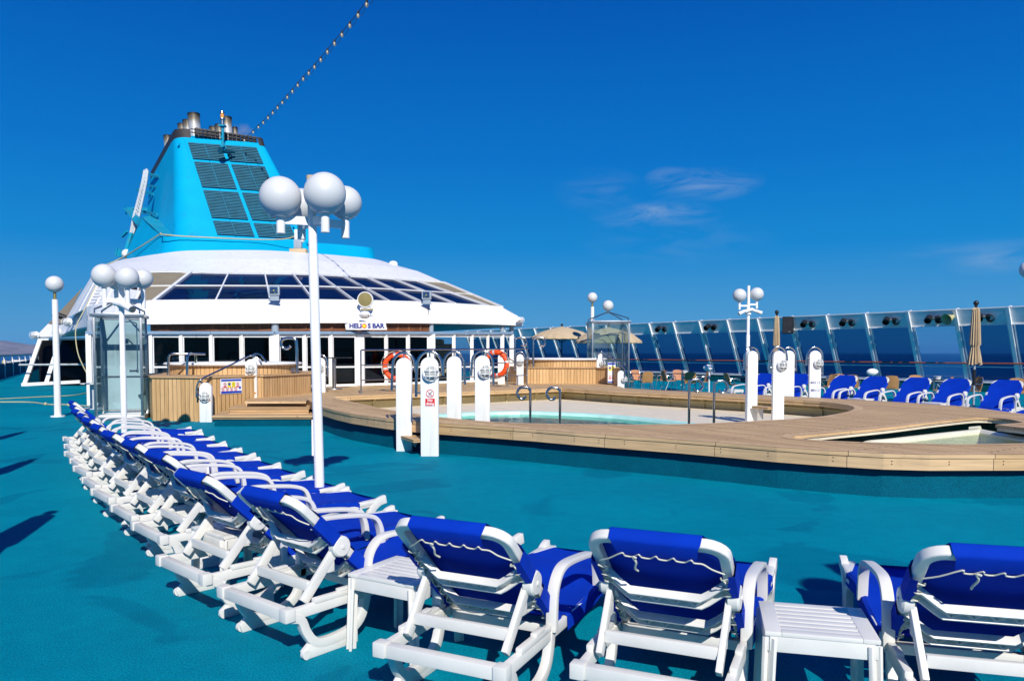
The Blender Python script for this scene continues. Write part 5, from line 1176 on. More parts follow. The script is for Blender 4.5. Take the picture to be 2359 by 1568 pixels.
# rules board
def rules_board(p, W_, Hh, label, small=False, rz=0):
    t = thing('rules_sign', label, 'sign', p, rz)
    mb = MB(); mb.box((0, 0, 0), (W_, .012, Hh)); mb.build('board', M['signwhite'], t, smooth=0)
    mb = MB(); y_ = -.009
    if not small:
        mb.box((0, y_, Hh * .40), (W_ * .94, .004, Hh * .12)); mb.box((0, y_, -Hh * .40), (W_ * .96, .004, Hh * .14))
    else: mb.box((0, y_, Hh * .43), (W_ * .94, .004, Hh * .09)); mb.box((0, y_, -Hh * .45), (W_ * .94, .004, Hh * .06))
    mb.build('blue_band', M['blue'], t, smooth=0)
    cell = [(-.30, .14, 'r'), (-.10, .14, 'b'), (.10, .14, 'y'), (.30, .14, 'r'), (-.40, -.17, 'r'), (-.20, -.17, 'r'), (0, -.17, 'r'), (.20, -.17, 'r'), (.40, -.14, 'w')] if not small else [(-.22, .22, 'b'), (.22, .22, 'y'), (-.22, -.18, 'r'), (.22, -.18, 'r')]
    s_ = W_ * .062 if not small else W_ * .16
    rg, yl, bl_, ic = MB(), MB(), MB(), MB()
    for u, v, k in cell:
        cx_, cz_ = u * W_, v * Hh
        if k == 'r':
            rg.tube([(cx_ + s_ * math.cos(2 * math.pi * q_ / 16), y_, cz_ + s_ * math.sin(2 * math.pi * q_ / 16)) for q_ in range(16)], s_ * .12, 4, closed=True); rg.beam((cx_ - s_ * .7, y_, cz_ + s_ * .7), (cx_ + s_ * .7, y_, cz_ - s_ * .7), .003, s_ * .16, up=(0, 1, 0)); rg.box((cx_, y_, cz_ - s_ * 1.75), (s_ * 2.3, .003, s_ * .8))
            ic.box((cx_ - s_ * .1, y_ - .001, cz_ - s_ * .1), (s_ * .35, .002, s_ * .8)); ic.box((cx_ + s_ * .1, y_ - .001, cz_ - s_ * .05), (s_ * .8, .002, s_ * .25))
        elif k == 'w': bl_.box((cx_, y_, cz_ + s_ * .2), (s_ * 1.5, .003, s_ * 1.5))
        else:
            yl.box((cx_, y_, cz_ - s_ * .4), (s_ * 2.5, .003, s_ * 3.6))
            if k == 'b': bl_.lathe([(0, .004), (s_ * .9, .004), (s_ * .9, 0)], (cx_, y_, cz_), 16, axis=(0, -1, 0))
            else: ic.beam((cx_ - s_ * .8, y_ - .002, cz_ - s_ * .6), (cx_, y_ - .002, cz_ + s_ * .8), .002, s_ * .14, up=(0, 1, 0)); ic.beam((cx_ + s_ * .8, y_ - .002, cz_ - s_ * .6), (cx_, y_ - .002, cz_ + s_ * .8), .002, s_ * .14, up=(0, 1, 0)); ic.beam((cx_ - s_ * .8, y_ - .002, cz_ - s_ * .6), (cx_ + s_ * .8, y_ - .002, cz_ - s_ * .6), .002, s_ * .14, up=(0, 1, 0))
    rg.build('prohibition_icons', M['red'], t, smooth=0); yl.build('yellow_fields', M['yellow'], t, smooth=0); bl_.build('blue_icons', M['blue'], t, smooth=0); ic.build('dark_icons', M['rubber'], t, smooth=0)
    return t
pa_, pb2 = Vector((G(488, 972, 0).x, c1_.y + .35, 0)), Vector((r0_.x, r0_.y, 0)); dd = (pb2 - pa_).normalized()
nrm_ = Vector((dd.y, -dd.x, 0)); mid_ = onplane(532, 889, pa_, nrm_) + nrm_ * .012; k_ = abs(dd.x)
e0, e1 = onplane(507.5, 889, pa_, nrm_), onplane(556.5, 889, pa_, nrm_)
rules_board(mid_, (e1 - e0).length, 34.5 * mid_.y / F, 'white pool rules board with red and yellow symbols on the timber box', rz=math.atan2(dd.y, dd.x))

# ================================================================ RIGHT HOT TUB
h2 = thing('hot_tub', 'round hot tub in vertical timber beyond the pool on the right', 'hot tub', (2.05, 30.6, 0)); H2 = h2.location.copy()
b5 = [G(1215, 883, Z1), G(1373, 883.5, Z1), G(1398, 884.5, Z1), G(1428, 888, Z1), Vector((4.0, 29.2, Z1)), Vector((3.9, 32.4, Z1)), Vector((-.4, 32.4, Z1)), Vector((.0, 30, Z1))]
bx2 = [(p.x, p.y) for p in b5]
rl2(bx2, Z1, 1.06, M['clad'], 'timber_cladding', h2, H2); mb = MB(); mb.prism(inset(bx2, .04), 1.06, 1.10); mb.v = [v - H2 for v in mb.v]; mb.build('timber_top', M['step'], h2, smooth=0)
ring = [(2.05 + 1.62 * math.cos(2 * math.pi * k / 40), 30.6 + 1.62 * math.sin(2 * math.pi * k / 40)) for k in range(40)]
rl2(ring, 1.10, 1.36, M['clad'], 'timber_cladding', h2, H2)
mb = MB(); mb.lathe([(1.60, 1.35), (1.70, 1.36), (1.72, 1.39), (1.68, 1.43), (1.50, 1.435), (1.42, 1.41), (1.38, 1.25)], (0, 0, 0), 48); mb.build('rim', M['white'], h2)
mb = MB(); mb.lathe([(0, 1.37), (1.4, 1.37)], (0, 0, 0), 48); mb.build('water', M['water'], h2, smooth=0)
for Xs, sg_ in ((1186, 1), (1228.5, 1)):
    mb = MB(); pth = [(Xs, 845), (Xs, 800), (Xs + 1, 783), (Xs + 4, 778.5), (Xs + 12, 777.5), (Xs + 22, 778.5), (Xs + 27, 785), (Xs + 26, 793), (Xs + 20, 797), (Xs + 15, 794)]
    yy = 28.9; mb.tube(smooth2([at(X, Y, yy) - H2 for X, Y in pth], 4), .042, 10); mb.build('hooked_handle', M['chrome'], h2)
white_post(1198, 0, 27.3, Z1, at(1198, 815.5, 27.3).z, .25, 'small white caged-lamp post at the right end of the railing', light=.30, rl=(-.5, -.1), sideX=.0)
white_post(1155, 0, 27.9, Z1, at(1155, 816, 27.9).z, .25, 'small white post seen through the right life ring', rail=[[at(1152, 822, 27.9), at(1160, 818, 27.9), at(1180, 830, 29.5), at(1193, 838, 30.0)]])
white_post(1381.5, 0, 28.4, Z1, at(1381, 814, 28.4).z, .245, 'white caged-lamp post at the right tub, left of the blue rules board', light=.36, sideX=.08, lrz=.5, sign=lab_watch(.20),
           rail=[[at(1376, 826, 28.3), at(1378, 815, 28.3), at(1385, 810.5, 28.3), at(1392, 812, 28.2), at(1420, 832, 27), at(1440, 850, 26.2), at(1443, 862, 26)]])
white_post(1430, 0, 26.3, 0, at(1430, 853.6, 26.3).z, .235, 'low white caged-lamp post below the right shower cabin', light=.30, rail=None, sideX=.10, lrz=.6)
rules_board(at(1409, 858, G(1405, 885.5, Z1).y - .25), 17 * 28.2 / F, 46 * 28.2 / F, 'small blue and white rules board on the right tub box', True, rz=-.12)

# ================================================================ RAILING AND LIFE RINGS
rail = thing('railing', 'steel three-bar railing on the platform edge behind the pool', 'railing', G(832, 906, Z1)); RO_ = rail.location.copy()
A_ = G(832, 906, Z1); B_ = G(1214, 890, Z1); zt_ = [at(832, 806.5, A_.y).z, at(1214, 803, B_.y).z]; zt_ = [1.72, 1.78]
def rp(t, z): return Vector((A_.x + (B_.x - A_.x) * t, A_.y + (B_.y - A_.y) * t, z)) - RO_
mb = MB()
for X in (968, 1081, 1156):
    pass
ts = [0, .40, .55, .72, .86, 1.0]
for t in ts:
    mb = MB(); zt2 = zt_[0] + (zt_[1] - zt_[0]) * t; mb.tube([rp(t, Z1), rp(t, zt2)], .024, 10); mb.lathe([(0, .01), (.06, .01), (.06, 0)], rp(t, Z1), 12); mb.build('rail_post', M['steel'], rail)
mb = MB(); mb.tube([rp(0, zt_[0] - .03), rp(.004, zt_[0]), rp(.995, zt_[1]), rp(1, zt_[1] - .03)], .024, 10); mb.build('rail_bar', M['chrome'], rail)
for f_ in (.30, .64):
    mb = MB(); mb.tube([rp(0, Z1 + 1.24 * f_), rp(1, Z1 + 1.27 * f_)], .016, 8); mb.build('rail_bar', M['steel'], rail)
def lifering(X, Y, wD, hD, yy, rz, label):
    p = at(X, Y, yy); t = thing('life_ring', label, 'life ring', p, rz, 'life rings on the railing'); Rr = hD / 2 * yy / F * .82; r_ = Rr * .215
    pts = [(Rr * math.cos(2 * math.pi * k / 48), 0, Rr * math.sin(2 * math.pi * k / 48)) for k in range(48)]
    mb = MB(); mb.tube(pts, r_, 14, closed=True); mb.build('ring', M['orange'], t, smooth=80)
    for a in (10, 100, 190, 280):
        mb = MB(); mb.tube([(Rr * math.cos(R(a + q_)), 0, Rr * math.sin(R(a + q_))) for q_ in (-5, 0, 5)], r_ * 1.03, 14, caps=False); mb.build('reflective_band', M['reflect'], t, smooth=80)
    mb = MB(); Ro = Rr + r_ * 1.15
    for a in (10, 100, 190, 280): mb.tube([((Ro + .03 * math.sin(math.pi * q_ / 8)) * math.cos(R(a + 90 * q_ / 8)), -.03, (Ro + .03 * math.sin(math.pi * q_ / 8)) * math.sin(R(a + 90 * q_ / 8))) for q_ in range(9)], .010, 6)
    mb.build('grab_rope', M['cord'], t)
lifering(914.5, 844, 66, 68, 22.5, 0, 'orange life ring behind the two left slab posts')
lifering(1143, 838, 58, 66, 25.6, -.45, 'orange life ring on the railing right of the caged lamp post in the pool')

# ================================================================ POOL GRAB HANDLES
def hook(X, Y, Yb, sgn, y, label):
    p = at(X, 900, y); t = thing('pool_handle', label, 'handle', (p.x, y, LZ), 0, 'chrome pool ladder handles'); h = at(X, Y, y).z - LZ; q_ = sgn
    w_ = .23
    pts = [(0, 0, 0), (0, 0, h - .10), (q_ * .02, 0, h - .035), (q_ * .07, 0, h), (q_ * .17, 0, h), (q_ * (w_ + .0), 0, h - .05), (q_ * (w_ + .02), 0, h - .13), (q_ * .19, 0, h - .21), (q_ * .12, 0, h - .215), (q_ * .09, 0, h - .16)]
    mb = MB(); mb.tube(smooth2(pts, 5), .0245, 14); mb.build('tube', M['chrome'], t)
    mb = MB(); mb.tube([(0, 0, h - .46), (0, 0, h - .45)], .028, 14); mb.build('joint', M['steel'], t)
hook(1221.5, 892, 0, -1, 14.6, 'chrome hooked pool handle, leftmost, curling left above the turquoise water')
hook(1290, 893, 0, -1, 14.4, 'chrome hooked pool handle curling left, just right of the leftmost one')
hook(1588, 874, 0, 1, 14.4, 'chrome hooked pool handle curling right, next to the brown chairs')
hook(1645.5, 877, 0, 1, 14.2, 'rightmost chrome hooked pool handle, curling right')

# ================================================================ WINDSCREEN (starboard)
T0 = Vector((19.6, 30.4, 0)); BO = PX * 1.25
ws = thing('windscreen', 'tall leaning glass windscreen with white frames along the starboard side', 'windscreen', (T0.x, T0.y, 0))
def wp_(k, z, o=0):     # k bays along, z height, o outwards
    f = 1 - (z - .42) / 3.0
    q_ = T0 + AX * (2.0 * k) + BO * f + PX * o; return Vector((q_.x - T0.x, q_.y - T0.y, z))
zc, zg0, zg1, ztp = .42, .47, 2.76, 3.42
NB = 22
for k in range(-3, NB):
    mb = MB(); up = AX
    mb.beam(wp_(k, zc), wp_(k, ztp + .02), .09, .34, up=PX); mb.beam(wp_(k, zc, -.18), wp_(k, ztp + .02, -.18), .13, .02, up=PX)
    mb.build('mullion', M['screenwhite'], ws, smooth=0)
    if k < NB - 1:
        open_ = (k == 1)
        mb = MB(); mb.quad(wp_(k + .03, zg0, -.02), wp_(k + .97, zg0, -.02), wp_(k + .97, zg1, -.02), wp_(k + .03, zg1, -.02)); mb.build('glass_pane', M['glass_clear'] if open_ else M['glass_screen'], ws, smooth=0)
        mb = MB(); mb.plate([wp_(k + .02, zg1 + .05, -.03), wp_(k + .98, zg1 + .05, -.03), wp_(k + .98, ztp, -.03), wp_(k + .02, ztp, -.03)], .03); mb.build('top_panel', M['panelw'], ws, smooth=0)
        mb = MB()
        mb.beam(wp_(k, zg1 + .02, -.06), wp_(k + 1, zg1 + .02, -.06), .09, .05); mb.beam(wp_(k, ztp + .02), wp_(k + 1, ztp + .02), .12, .04); mb.beam(wp_(k + .06, zg0, -.05), wp_(k + .06, zg1, -.05), .05, .05, up=PX); mb.beam(wp_(k + .94, zg0, -.05), wp_(k + .94, zg1, -.05), .05, .05, up=PX)
        mb.beam(wp_(k, .47, -.08), wp_(k + 1, .47, -.08), .16, .05); mb.build('pane_frame', M['screenwhite'], ws, smooth=0)
mb = MB(); mb.beam(wp_(-3, 1.05, -.04), wp_(NB - 1, 1.05, -.04), .05, .04); mb.build('lower_rail', M['screenwhite'], ws, smooth=0)
mb = MB(); mb.tube([wp_(-3, 1.20, -.20), wp_(NB - 1, 1.20, -.20)], .035, 10); mb.build('wooden_handrail', M['rail_brown'], ws)
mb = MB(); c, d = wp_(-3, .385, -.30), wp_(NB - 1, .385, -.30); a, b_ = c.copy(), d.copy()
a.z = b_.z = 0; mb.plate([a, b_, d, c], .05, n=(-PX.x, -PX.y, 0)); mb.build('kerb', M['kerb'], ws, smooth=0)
mb = MB(); mb.beam(wp_(-3, .412, -.16), wp_(NB - 1, .412, -.16), .34, .05); mb.build('sill', M['white'], ws, smooth=0)
# fittings along the screen
def spotpair(k, s=1.0, label='', rot=0):
    p = wp_(k, 3.10, -.08) + Vector((T0.x, T0.y, 0)); t = thing('spotlight_pair', label, 'spotlights', p, rot)
    mb = MB(); mb.tube([(-.22, -.12, 0), (.22, -.12, 0)], .03, 8); mb.tube([(0, .1, 0), (0, -.12, 0)], .03, 8); mb.build('bracket', M['blackplastic'], t)
    for i, (dx, dirv) in enumerate(((-.3, (-.35, -.75, -.45)), (.3, (-.1, -.8, -.4)))):
        d = Vector(dirv).normalized(); c = Vector((dx * .62, -.15, -.02)); mb = MB(); mb.tube([c - d * .18, c - d * .12, c + d * .05, c + d * .20], [.08, .135, .14, .145], 14, caps=False); mb.tube([c + d * .02, c + d * .03], .11, 14); mb.tube([c - d * .19, c - d * .17], .08, 14); mb.build('spot_head', M['blackplastic'], t)
for k, lb in ((9.55, 'black spotlight pair on the screen, leftmost, right of the glass shower'), (7.6, 'black spotlight pair on the screen just left of the two-globe lamp post'),
              (4.55, 'black spotlight pair on the screen right of the black loudspeaker'), (3.5, 'black spotlight pair on the screen between the loudspeaker pair and the upright pair'), (2.45, 'black spotlight pair on the screen with one head upright'), (1.5, 'black spotlight pair above the single pale clear pane'), (.5, 'black spotlight pair behind the right closed parasol')):
    spotpair(k, 1, lb, rot=random.uniform(-.2, .2) - .3)
p = wp_(5.03, 3.02, -.30) + Vector((T0.x, T0.y, 0)); t = thing('loudspeaker', 'black box loudspeaker hung from the screen frame', 'speaker', p, -.55); mb = MB(); mb.box((0, 0, 0), (.50, .32, .85)); mb.build('cabinet', M['blackplastic'], t, bevel=.02); mb = MB(); mb.box((0, -.165, 0), (.44, .01, .78)); mb.build('grille', M['black'], t, smooth=0); mb = MB(); mb.box((.1, -.172, -.33), (.08, .006, .02)); mb.build('badge', M['lightgrey'], t, smooth=0); mb = MB(); mb.beam((0, 0, .1), (.35, .25, .1), .05, .2); mb.build('bracket', M['screenwhite'], t)
p = wp_(1.05, 3.12, -.22) + Vector((T0.x, T0.y, 0)); t = thing('horn_loudspeaker', 'yellowed horn loudspeaker on the frame beside the pale pane', 'horn', p, -.6); mb = MB(); mb.tube([(.05, .1, .08), (0, 0, .02), (-.12, -.16, -.05), (-.2, -.28, -.1)], [.06, .08, .16, .24], 18, caps=False); mb.tube([(.07, .13, .1), (.05, .1, .08)], .07, 14); mb.build('horn', P('yellowed_plastic', (.50, .45, .22), .5), t); mb = MB(); mb.beam((.05, .1, .1), (.2, .2, .22), .06, .08); mb.build('bracket', M['screenwhite'], t)
# closing bulwark and rail on the port side, far left
bw = thing('bulwark', 'turquoise bulwark with a brown rail at the far left edge', 'bulwark', G(10, 869, 0)); BW = bw.location.copy()
a, b_ = G(10, 869, 0), G(60, 855, 0); dd = (b_ - a).normalized()
mb = MB(); a2 = a - dd * 30; b2_ = b_ + dd * 30
mb.plate([a2 - BW, b2_ - BW, b2_ - BW + Vector((0, 0, .92)), a2 - BW + Vector((0, 0, .92))], .12); mb.build('panel', M['carpet'], bw, smooth=0)
mb = MB(); mb.tube([a2 - BW + Vector((0, 0, 1.45)), b2_ - BW + Vector((0, 0, 1.45))], .07, 8); mb.build('top_rail', M['rail_brown'], bw)
for k in range(14): q_ = a2.lerp(b2_, k / 13) - BW; mb = MB(); mb.tube([q_, q_ + Vector((0, 0, 1.42))], .05, 8); mb.build('rail_post', M['white'], bw)
# harbour buildings across the water
def far_building(X0, X1, Yt, Yb, dep, label, mat, nwin=6, roof=True):
    a, b_ = at(X0, Yb, dep), at(X1, Yb, dep); top = at(X0, Yt, dep).z; t = thing('harbour_building', label, 'building', ((a.x + b_.x) / 2, dep, a.z)); W_ = b_.x - a.x; h = top - a.z
    mb = MB(); mb.box((0, 10, h / 2), (W_, 20, h)); mb.build('wall', mat, t, smooth=0)
    mb = MB(); mb.box((0, 10, h + .3), (W_ + 1, 21, .6)); mb.build('roof', M['umbrella'], t, smooth=0)
    for k in range(nwin):
        mb = MB(); mb.box((-W_ / 2 + W_ * (k + .5) / nwin, -.06, h * .5), (W_ / nwin * .4, .1, h * .35)); mb.build('window', M['grey'], t, smooth=0)
far_building(27, 62, 829, 838.5, 1600, 'long low white harbour building across the water at left', M['white'], 9)
far_building(64, 90, 831, 838, 1620, 'small cream harbour building right of the long white one', M['umbrella'], 4)
far_building(16, 25, 832, 838, 1590, 'tiny grey shed between the storage tanks and the white building', M['lightgrey'], 2)
for X, r_, lb in ((10, 4.2, 'squat yellow storage tank across the water at the left edge'),):
    p = at(X, 839, 1560); t = thing('storage_tank', lb, 'tank', p); mb = MB(); mb.lathe([(r_, 0), (r_, 7), (r_ * .8, 8), (0, 8.6)], (0, 0, 0), 20); mb.build('shell', P('tank_paint', (.50, .38, .12), .6), t); mb = MB(); mb.tube([(r_, 0, 0), (r_, 0, 8)], .3, 6); mb.build('ladder', M['lightgrey'], t)
pr = at(-60, 841, 1580); mb = MB(); mb.box((0, 20, -.0), (900, 100, 3.0)); q_ = mb.build('breakwater', M['poolwhite'], smooth=0, loc=(-1500, 1590, at(10, 840, 1590).z - 1.4)); struct(q_)

# ================================================================ PARASOLS
def open_parasol(X, Yt, y, rad, label, zrim_drop, rz=0):
    p = at(X, Yt, y); t = thing('open_parasol', label, 'parasol', (p.x, y, 0), rz, 'open beige parasols'); h = p.z
    n_ = 24; prof = [(0.03, h), (rad * .35, h - .10), (rad * .7, h - .26), (rad, h - zrim_drop)]
    mb = MB(); o = 0
    for r_, z in prof:
        for k in range(n_):
            for hf in (0, 1):
                a = 2 * math.pi * (k + hf * .5) / n_; sag = -.012 * r_ / rad if hf else 0; mb.v.append(Vector((r_ * math.cos(a) * (1 - .012 * hf), r_ * math.sin(a) * (1 - .012 * hf), z + sag)))
    nn = n_ * 2
    for i in range(len(prof) - 1):
        for k in range(nn): mb.f.append([i * nn + k, i * nn + (k + 1) % nn, (i + 1) * nn + (k + 1) % nn, (i + 1) * nn + k]); mb.m.append(0)
    for k in range(nn):
        a = mb.v[3 * nn + k]; mb.v.append(a + Vector((a.x * .01, a.y * .01, -.09)))
    for k in range(nn): mb.f.append([3 * nn + k, 3 * nn + (k + 1) % nn, 4 * nn + (k + 1) % nn, 4 * nn + k]); mb.m.append(0)
    mb.build('canopy', M['umbrella'], t, smooth=12)
    mb = MB(); mb.tube([(0, 0, 0), (0, 0, h)], .025, 10); mb.build('pole', M['blackplastic'], t)
    mb = MB()
    for k in range(8): a = 2 * math.pi * k / 8; mb.tube([(0, 0, h - .75), (rad * .55 * math.cos(a), rad * .55 * math.sin(a), h - .24)], .010, 5); mb.tube([(rad * .05 * math.cos(a), rad * .05 * math.sin(a), h - .05), (rad * .98 * math.cos(a), rad * .98 * math.sin(a), h - zrim_drop - .03)], .010, 5)
    mb.build('rib', M['blackplastic'], t); mb = MB(); mb.sphere((0, 0, h + .08), .06, 8); mb.tube([(0, 0, h - .02), (0, 0, h + .05)], .03, 8); mb.build('finial', M['blackplastic'], t)
    mb = MB(); mb.lathe([(0, .08), (.25, .08), (.28, 0)], (0, 0, 0), 16); mb.build('base', M['grey'], t)
open_parasol(1294.5, 752, 36, 1.45, 'open beige parasol above the right hot tub', .50)
open_parasol(1402, 754, 33, 1.42, 'open beige parasol seen through the right glass shower', .58)
def closed_parasol(X, y, ztop, zbot, rw, label):
    p = at(X, 800, y); t = thing('closed_parasol', label, 'parasol', (p.x, y, 0), 0, 'closed beige parasols')
    n_ = 28; prof = [(.02, ztop), (rw * .55, ztop - .05), (rw * .72, ztop - .5), (rw * .85, ztop - .95), (rw * .62, ztop - 1.0), (rw * .95, zbot + .15), (rw * 1.1, zbot)]
    mb = MB()
    for r_, z in prof:
        for k in range(n_): a = 2 * math.pi * k / n_; q_ = r_ * (1 + .22 * (1 if k % 2 else -1)); mb.v.append(Vector((q_ * math.cos(a), q_ * math.sin(a), z + (random.uniform(-.05, .03) if z == zbot else 0))))
    for i in range(len(prof) - 1):
        for k in range(n_): mb.f.append([i * n_ + k, i * n_ + (k + 1) % n_, (i + 1) * n_ + (k + 1) % n_, (i + 1) * n_ + k]); mb.m.append(0)
    mb.build('folded_canopy', M['umbrella'], t, smooth=20)
    mb = MB(); mb.tube([(0, 0, 0), (0, 0, ztop)], .026, 10); mb.build('pole', M['grey'], t); mb = MB(); mb.sphere((0, 0, ztop + .10), .065, 8); mb.tube([(0, 0, ztop - .02), (0, 0, ztop + .06)], .035, 8); mb.build('finial', M['blackplastic'], t)
    mb = MB(); mb.tube([(0, 0, zbot - .55), (0, 0, zbot - .15)], .04, 10); mb.tube([(0, 0, zbot - .42), (.12, -.03, zbot - .30)], .015, 6); mb.build('crank', M['blackplastic'], t); mb = MB(); mb.lathe([(0, .09), (.22, .09), (.25, 0)], (0, 0, 0), 16); mb.build('base', M['grey'], t); return t
closed_parasol(1788.5, 24.5, at(1788, 726, 24.5).z, 1.25, .105, 'closed beige parasol behind the pool posts near the loudspeaker')
closed_parasol(2246, 19.6, at(2246, 707, 19.6).z, at(2246, 837, 19.6).z, .13, 'closed beige parasol at the right among the loungers')
for (x, y, h_, lb) in ((-4.25, 6.25, 2.55, 'closed beige parasol out of frame at left, nearest'), (-5.9, 9.3, 2.6, 'closed beige parasol out of frame at left, middle'), (-7.0, 12.3, 2.6, 'closed beige parasol out of frame at left, farthest')):
    pass
q0 = thing('closed_parasol', 'closed beige parasol just outside the left edge whose shadow falls on the deck', 'parasol', (0, 0, 0), 0, 'closed beige parasols')
C.objects.unlink(q0); bpy.data.objects.remove(q0)
def shadowparasol(tipX, tipY, h_, rw, label):
    g_ = G(tipX, tipY); L_ = h_ / math.tan(SUN_EL); sh = Vector((-sd.x, -sd.y, 0)).normalized(); b_ = g_ - sh * L_; t = closed_parasol(1000, 10, h_, 1.2, rw, label); t.location = (b_.x, b_.y, 0)
shadowparasol(106, 1186, 2.7, .16, 'closed beige parasol just outside the left edge, nearest the camera')
shadowparasol(68, 1061, 2.7, .14, 'closed beige parasol just outside the left edge, second from the camera')
shadowparasol(48, 996, 2.7, .13, 'closed beige parasol just outside the left edge, third from the camera')
# lamp post behind the camera whose globes shade the deck in front
sh = Vector((-sd.x, -sd.y, 0)).normalized(); gg = G(1925, 1352) - sh * (3.2 / math.tan(SUN_EL))
t = thing('lamp_post', 'white four-globe lamp post behind the camera, seen by its shadow only', 'lamp post', (gg.x + .36, gg.y - .1, 0))
mb = MB(); mb.tube([(0, 0, 0), (0, 0, 3.7)], .06, 14); mb.build('pole', M['white'], t)
for dx, dy in ((-.38, 0), (.38, 0), (0, .4), (0, -.4)): globe(t, (dx, dy, 3.2), .205)
mb = MB()
for dx, dy in ((-.38, 0), (.38, 0), (0, .4), (0, -.4)): mb.beam((0, 0, 3.1), (dx, dy, 3.1), .04, .08); mb.tube([(dx, dy, 2.95), (dx, dy, 3.25)], .05, 10)
mb.build('arm', M['white'], t)

# ================================================================ WICKER CHAIRS AND TABLES
def make_chair(wm, label):
    t = thing('wicker_chair', label, 'chair', (0, 0, 0), 0, 'wicker terrace chairs by the windscreen')
    mb = MB()   # chair faces +Y
    for s in (-1, 1):
        mb.tube(smooth2([(s * .25, .26, 0), (s * .25, .20, .45), (s * .26, .15, .63), (s * .27, .02, .67), (s * .25, -.16, .66), (s * .215, -.24, .72), (s * .20, -.27, .84)], 4), .014, 8)
        mb.tube([(s * .25, -.30, 0), (s * .22, -.10, .44), (s * .26, .10, .66)], .014, 8)
    mb.tube([(-.22, .2, .43), (.22, .2, .43)], .012, 6); mb.tube([(-.22, -.14, .43), (.22, -.14, .43)], .012, 6); mb.tube([(-.24, -.26, .2), (.24, -.26, .2)], .010, 6); mb.build('tube_frame', M['alu'], t)
    mb = MB(); mb.plate([(-.22, -.20, .45), (.22, -.20, .45), (.23, .23, .46), (-.23, .23, .46)], .03, n=(0, 0, 1)); mb.build('seat', wm, t, bevel=.008)
    mb = MB(); N_ = 9
    for j in range(6):
        z = .45 + .41 * j / 5; w_ = .21 + .015 * math.sin(math.pi * j / 5); yb = -.19 - .10 * j / 5
        if j == 5: w_ = .17
        for i in range(N_): u = -1 + 2 * i / (N_ - 1); mb.v.append(Vector((u * w_, yb - .035 * (1 - u * u), z + (.02 * (1 - u * u) if j == 5 else 0))))
    for j in range(5):
        for i in range(N_ - 1): a = j * N_ + i; mb.f.append([a, a + 1, a + N_ + 1, a + N_]); mb.m.append(0)
    o = len(mb.v); mb.v += [v + Vector((0, .02, 0)) for v in mb.v[:o]]; mb.f += [[q_ + o for q_ in f][::-1] for f in mb.f[:]]; mb.m = [0] * len(mb.f)
    for i in range(N_ - 1): a = 5 * N_ + i; mb.f.append([a, a + 1, a + 1 + o, a + o]); mb.m.append(0)
    for j in range(5):
        for c_ in (0, N_ - 1): a = j * N_ + c_; mb.f.append([a, a + N_, a + N_ + o, a + o]); mb.m.append(0)
    mb.build('backrest', wm, t, smooth=60); return t
ch = {'w': None, 'r': None}
def put_chair(kind, X, y, rz, label):
    p = at(X, 880, y)
    if ch[kind] is None: ch[kind] = o = make_chair(M['wicker'] if kind == 'w' else M['wickerred'], label)
    else: o = copy_tree(ch[kind]); o['label'] = label
    o.location = (p.x, y, 0); o.rotation_euler = (0, 0, rz)
    return o
put_chair('w', 1488, 31.5, R(8), 'brown wicker chair seen from behind, first right of the glass shower')
put_chair('r', 1467, 34.0, R(188), 'reddish wicker chair facing us behind the first brown chair')
put_chair('w', 1517, 33.6, R(105), 'brown wicker chair in profile facing left between two tables')
put_chair('w', 1443, 32.4, R(-60), 'brown wicker chair mostly hidden behind the glass shower corner')
put_chair('r', 1563, 34.2, R(180), 'reddish wicker chair facing us behind the table with the ashtray')
put_chair('r', 1541, 33.0, R(-75), 'brown wicker chair in profile facing right before the second table')
put_chair('w', 1588, 30.8, R(-4), 'brown wicker chair seen from behind, left of the mushroom lamp')
put_chair('w', 1618, 31.8, R(100), 'brown wicker chair in profile under the mushroom lamp')
put_chair('w', 1688, 29.0, R(-80), 'dark brown wicker chair in profile left of the pool step posts')
put_chair('w', 1758, 27.0, R(-18), 'brown wicker chair between the two front pool posts')
put_chair('w', 1908, 27.2, R(115), 'wicker chair in profile just right of the depth-marked post')
put_chair('w', 1962, 27.0, R(-25), 'brown wicker chair behind the second lounger right of the depth-marked post')
put_chair('w', 1938, 27.6, R(175), 'wicker chair whose top rim peeks over the lounger beside the depth-marked post')
put_chair('w', 2052, 26.0, R(-22), 'brown wicker chair between the second and third loungers right of the marked post')
put_chair('w', 2115, 26.2, R(170), 'wicker chair whose top rim peeks over the shaded lounger')
put_chair('w', 2170, 24.6, R(50), 'brown wicker chair left of the right closed parasol')
put_chair('w', 2236, 24.2, R(95), 'wicker chair in profile just right of the closed parasol pole')
put_chair('w', 2345, 23.0, R(150), 'wicker chair at the right edge behind the last lounger')
def make_table(X, y, w_, label, rnd=False):
    p = at(X, 880, y); t = thing('terrace_table', label, 'table', (p.x, y, 0), 0, 'terrace tables by the windscreen')
    mb = MB(); mb.lathe([(0, .755), (w_, .755), (w_, .735), (0, .73)], (0, 0, 0), 28); mb.build('tabletop', M['blackplastic'], t); mb = MB(); mb.tube([(0, 0, 0), (0, 0, .735)], .035, 12); mb.build('pedestal', M['alu'], t); mb = MB(); mb.lathe([(0, .04), (.05, .04), (.26, .012), (.26, 0)], (0, 0, 0), 20); mb.build('foot', M['alu'], t); return t, p
make_table(1455, 33.2, .40, 'black round table beside the first brown chair'); t1, p1 = make_table(1571, 33.0, .48, 'black round table with a white ashtray')
make_table(1722, 28.2, .42, 'black round table left of the front pool post'); make_table(1930, 27.9, .40, 'black round table behind the lounger beside the depth-marked post'); t4, p4 = make_table(2152, 25.4, .42, 'black round table with white ashtray near the closed parasol')
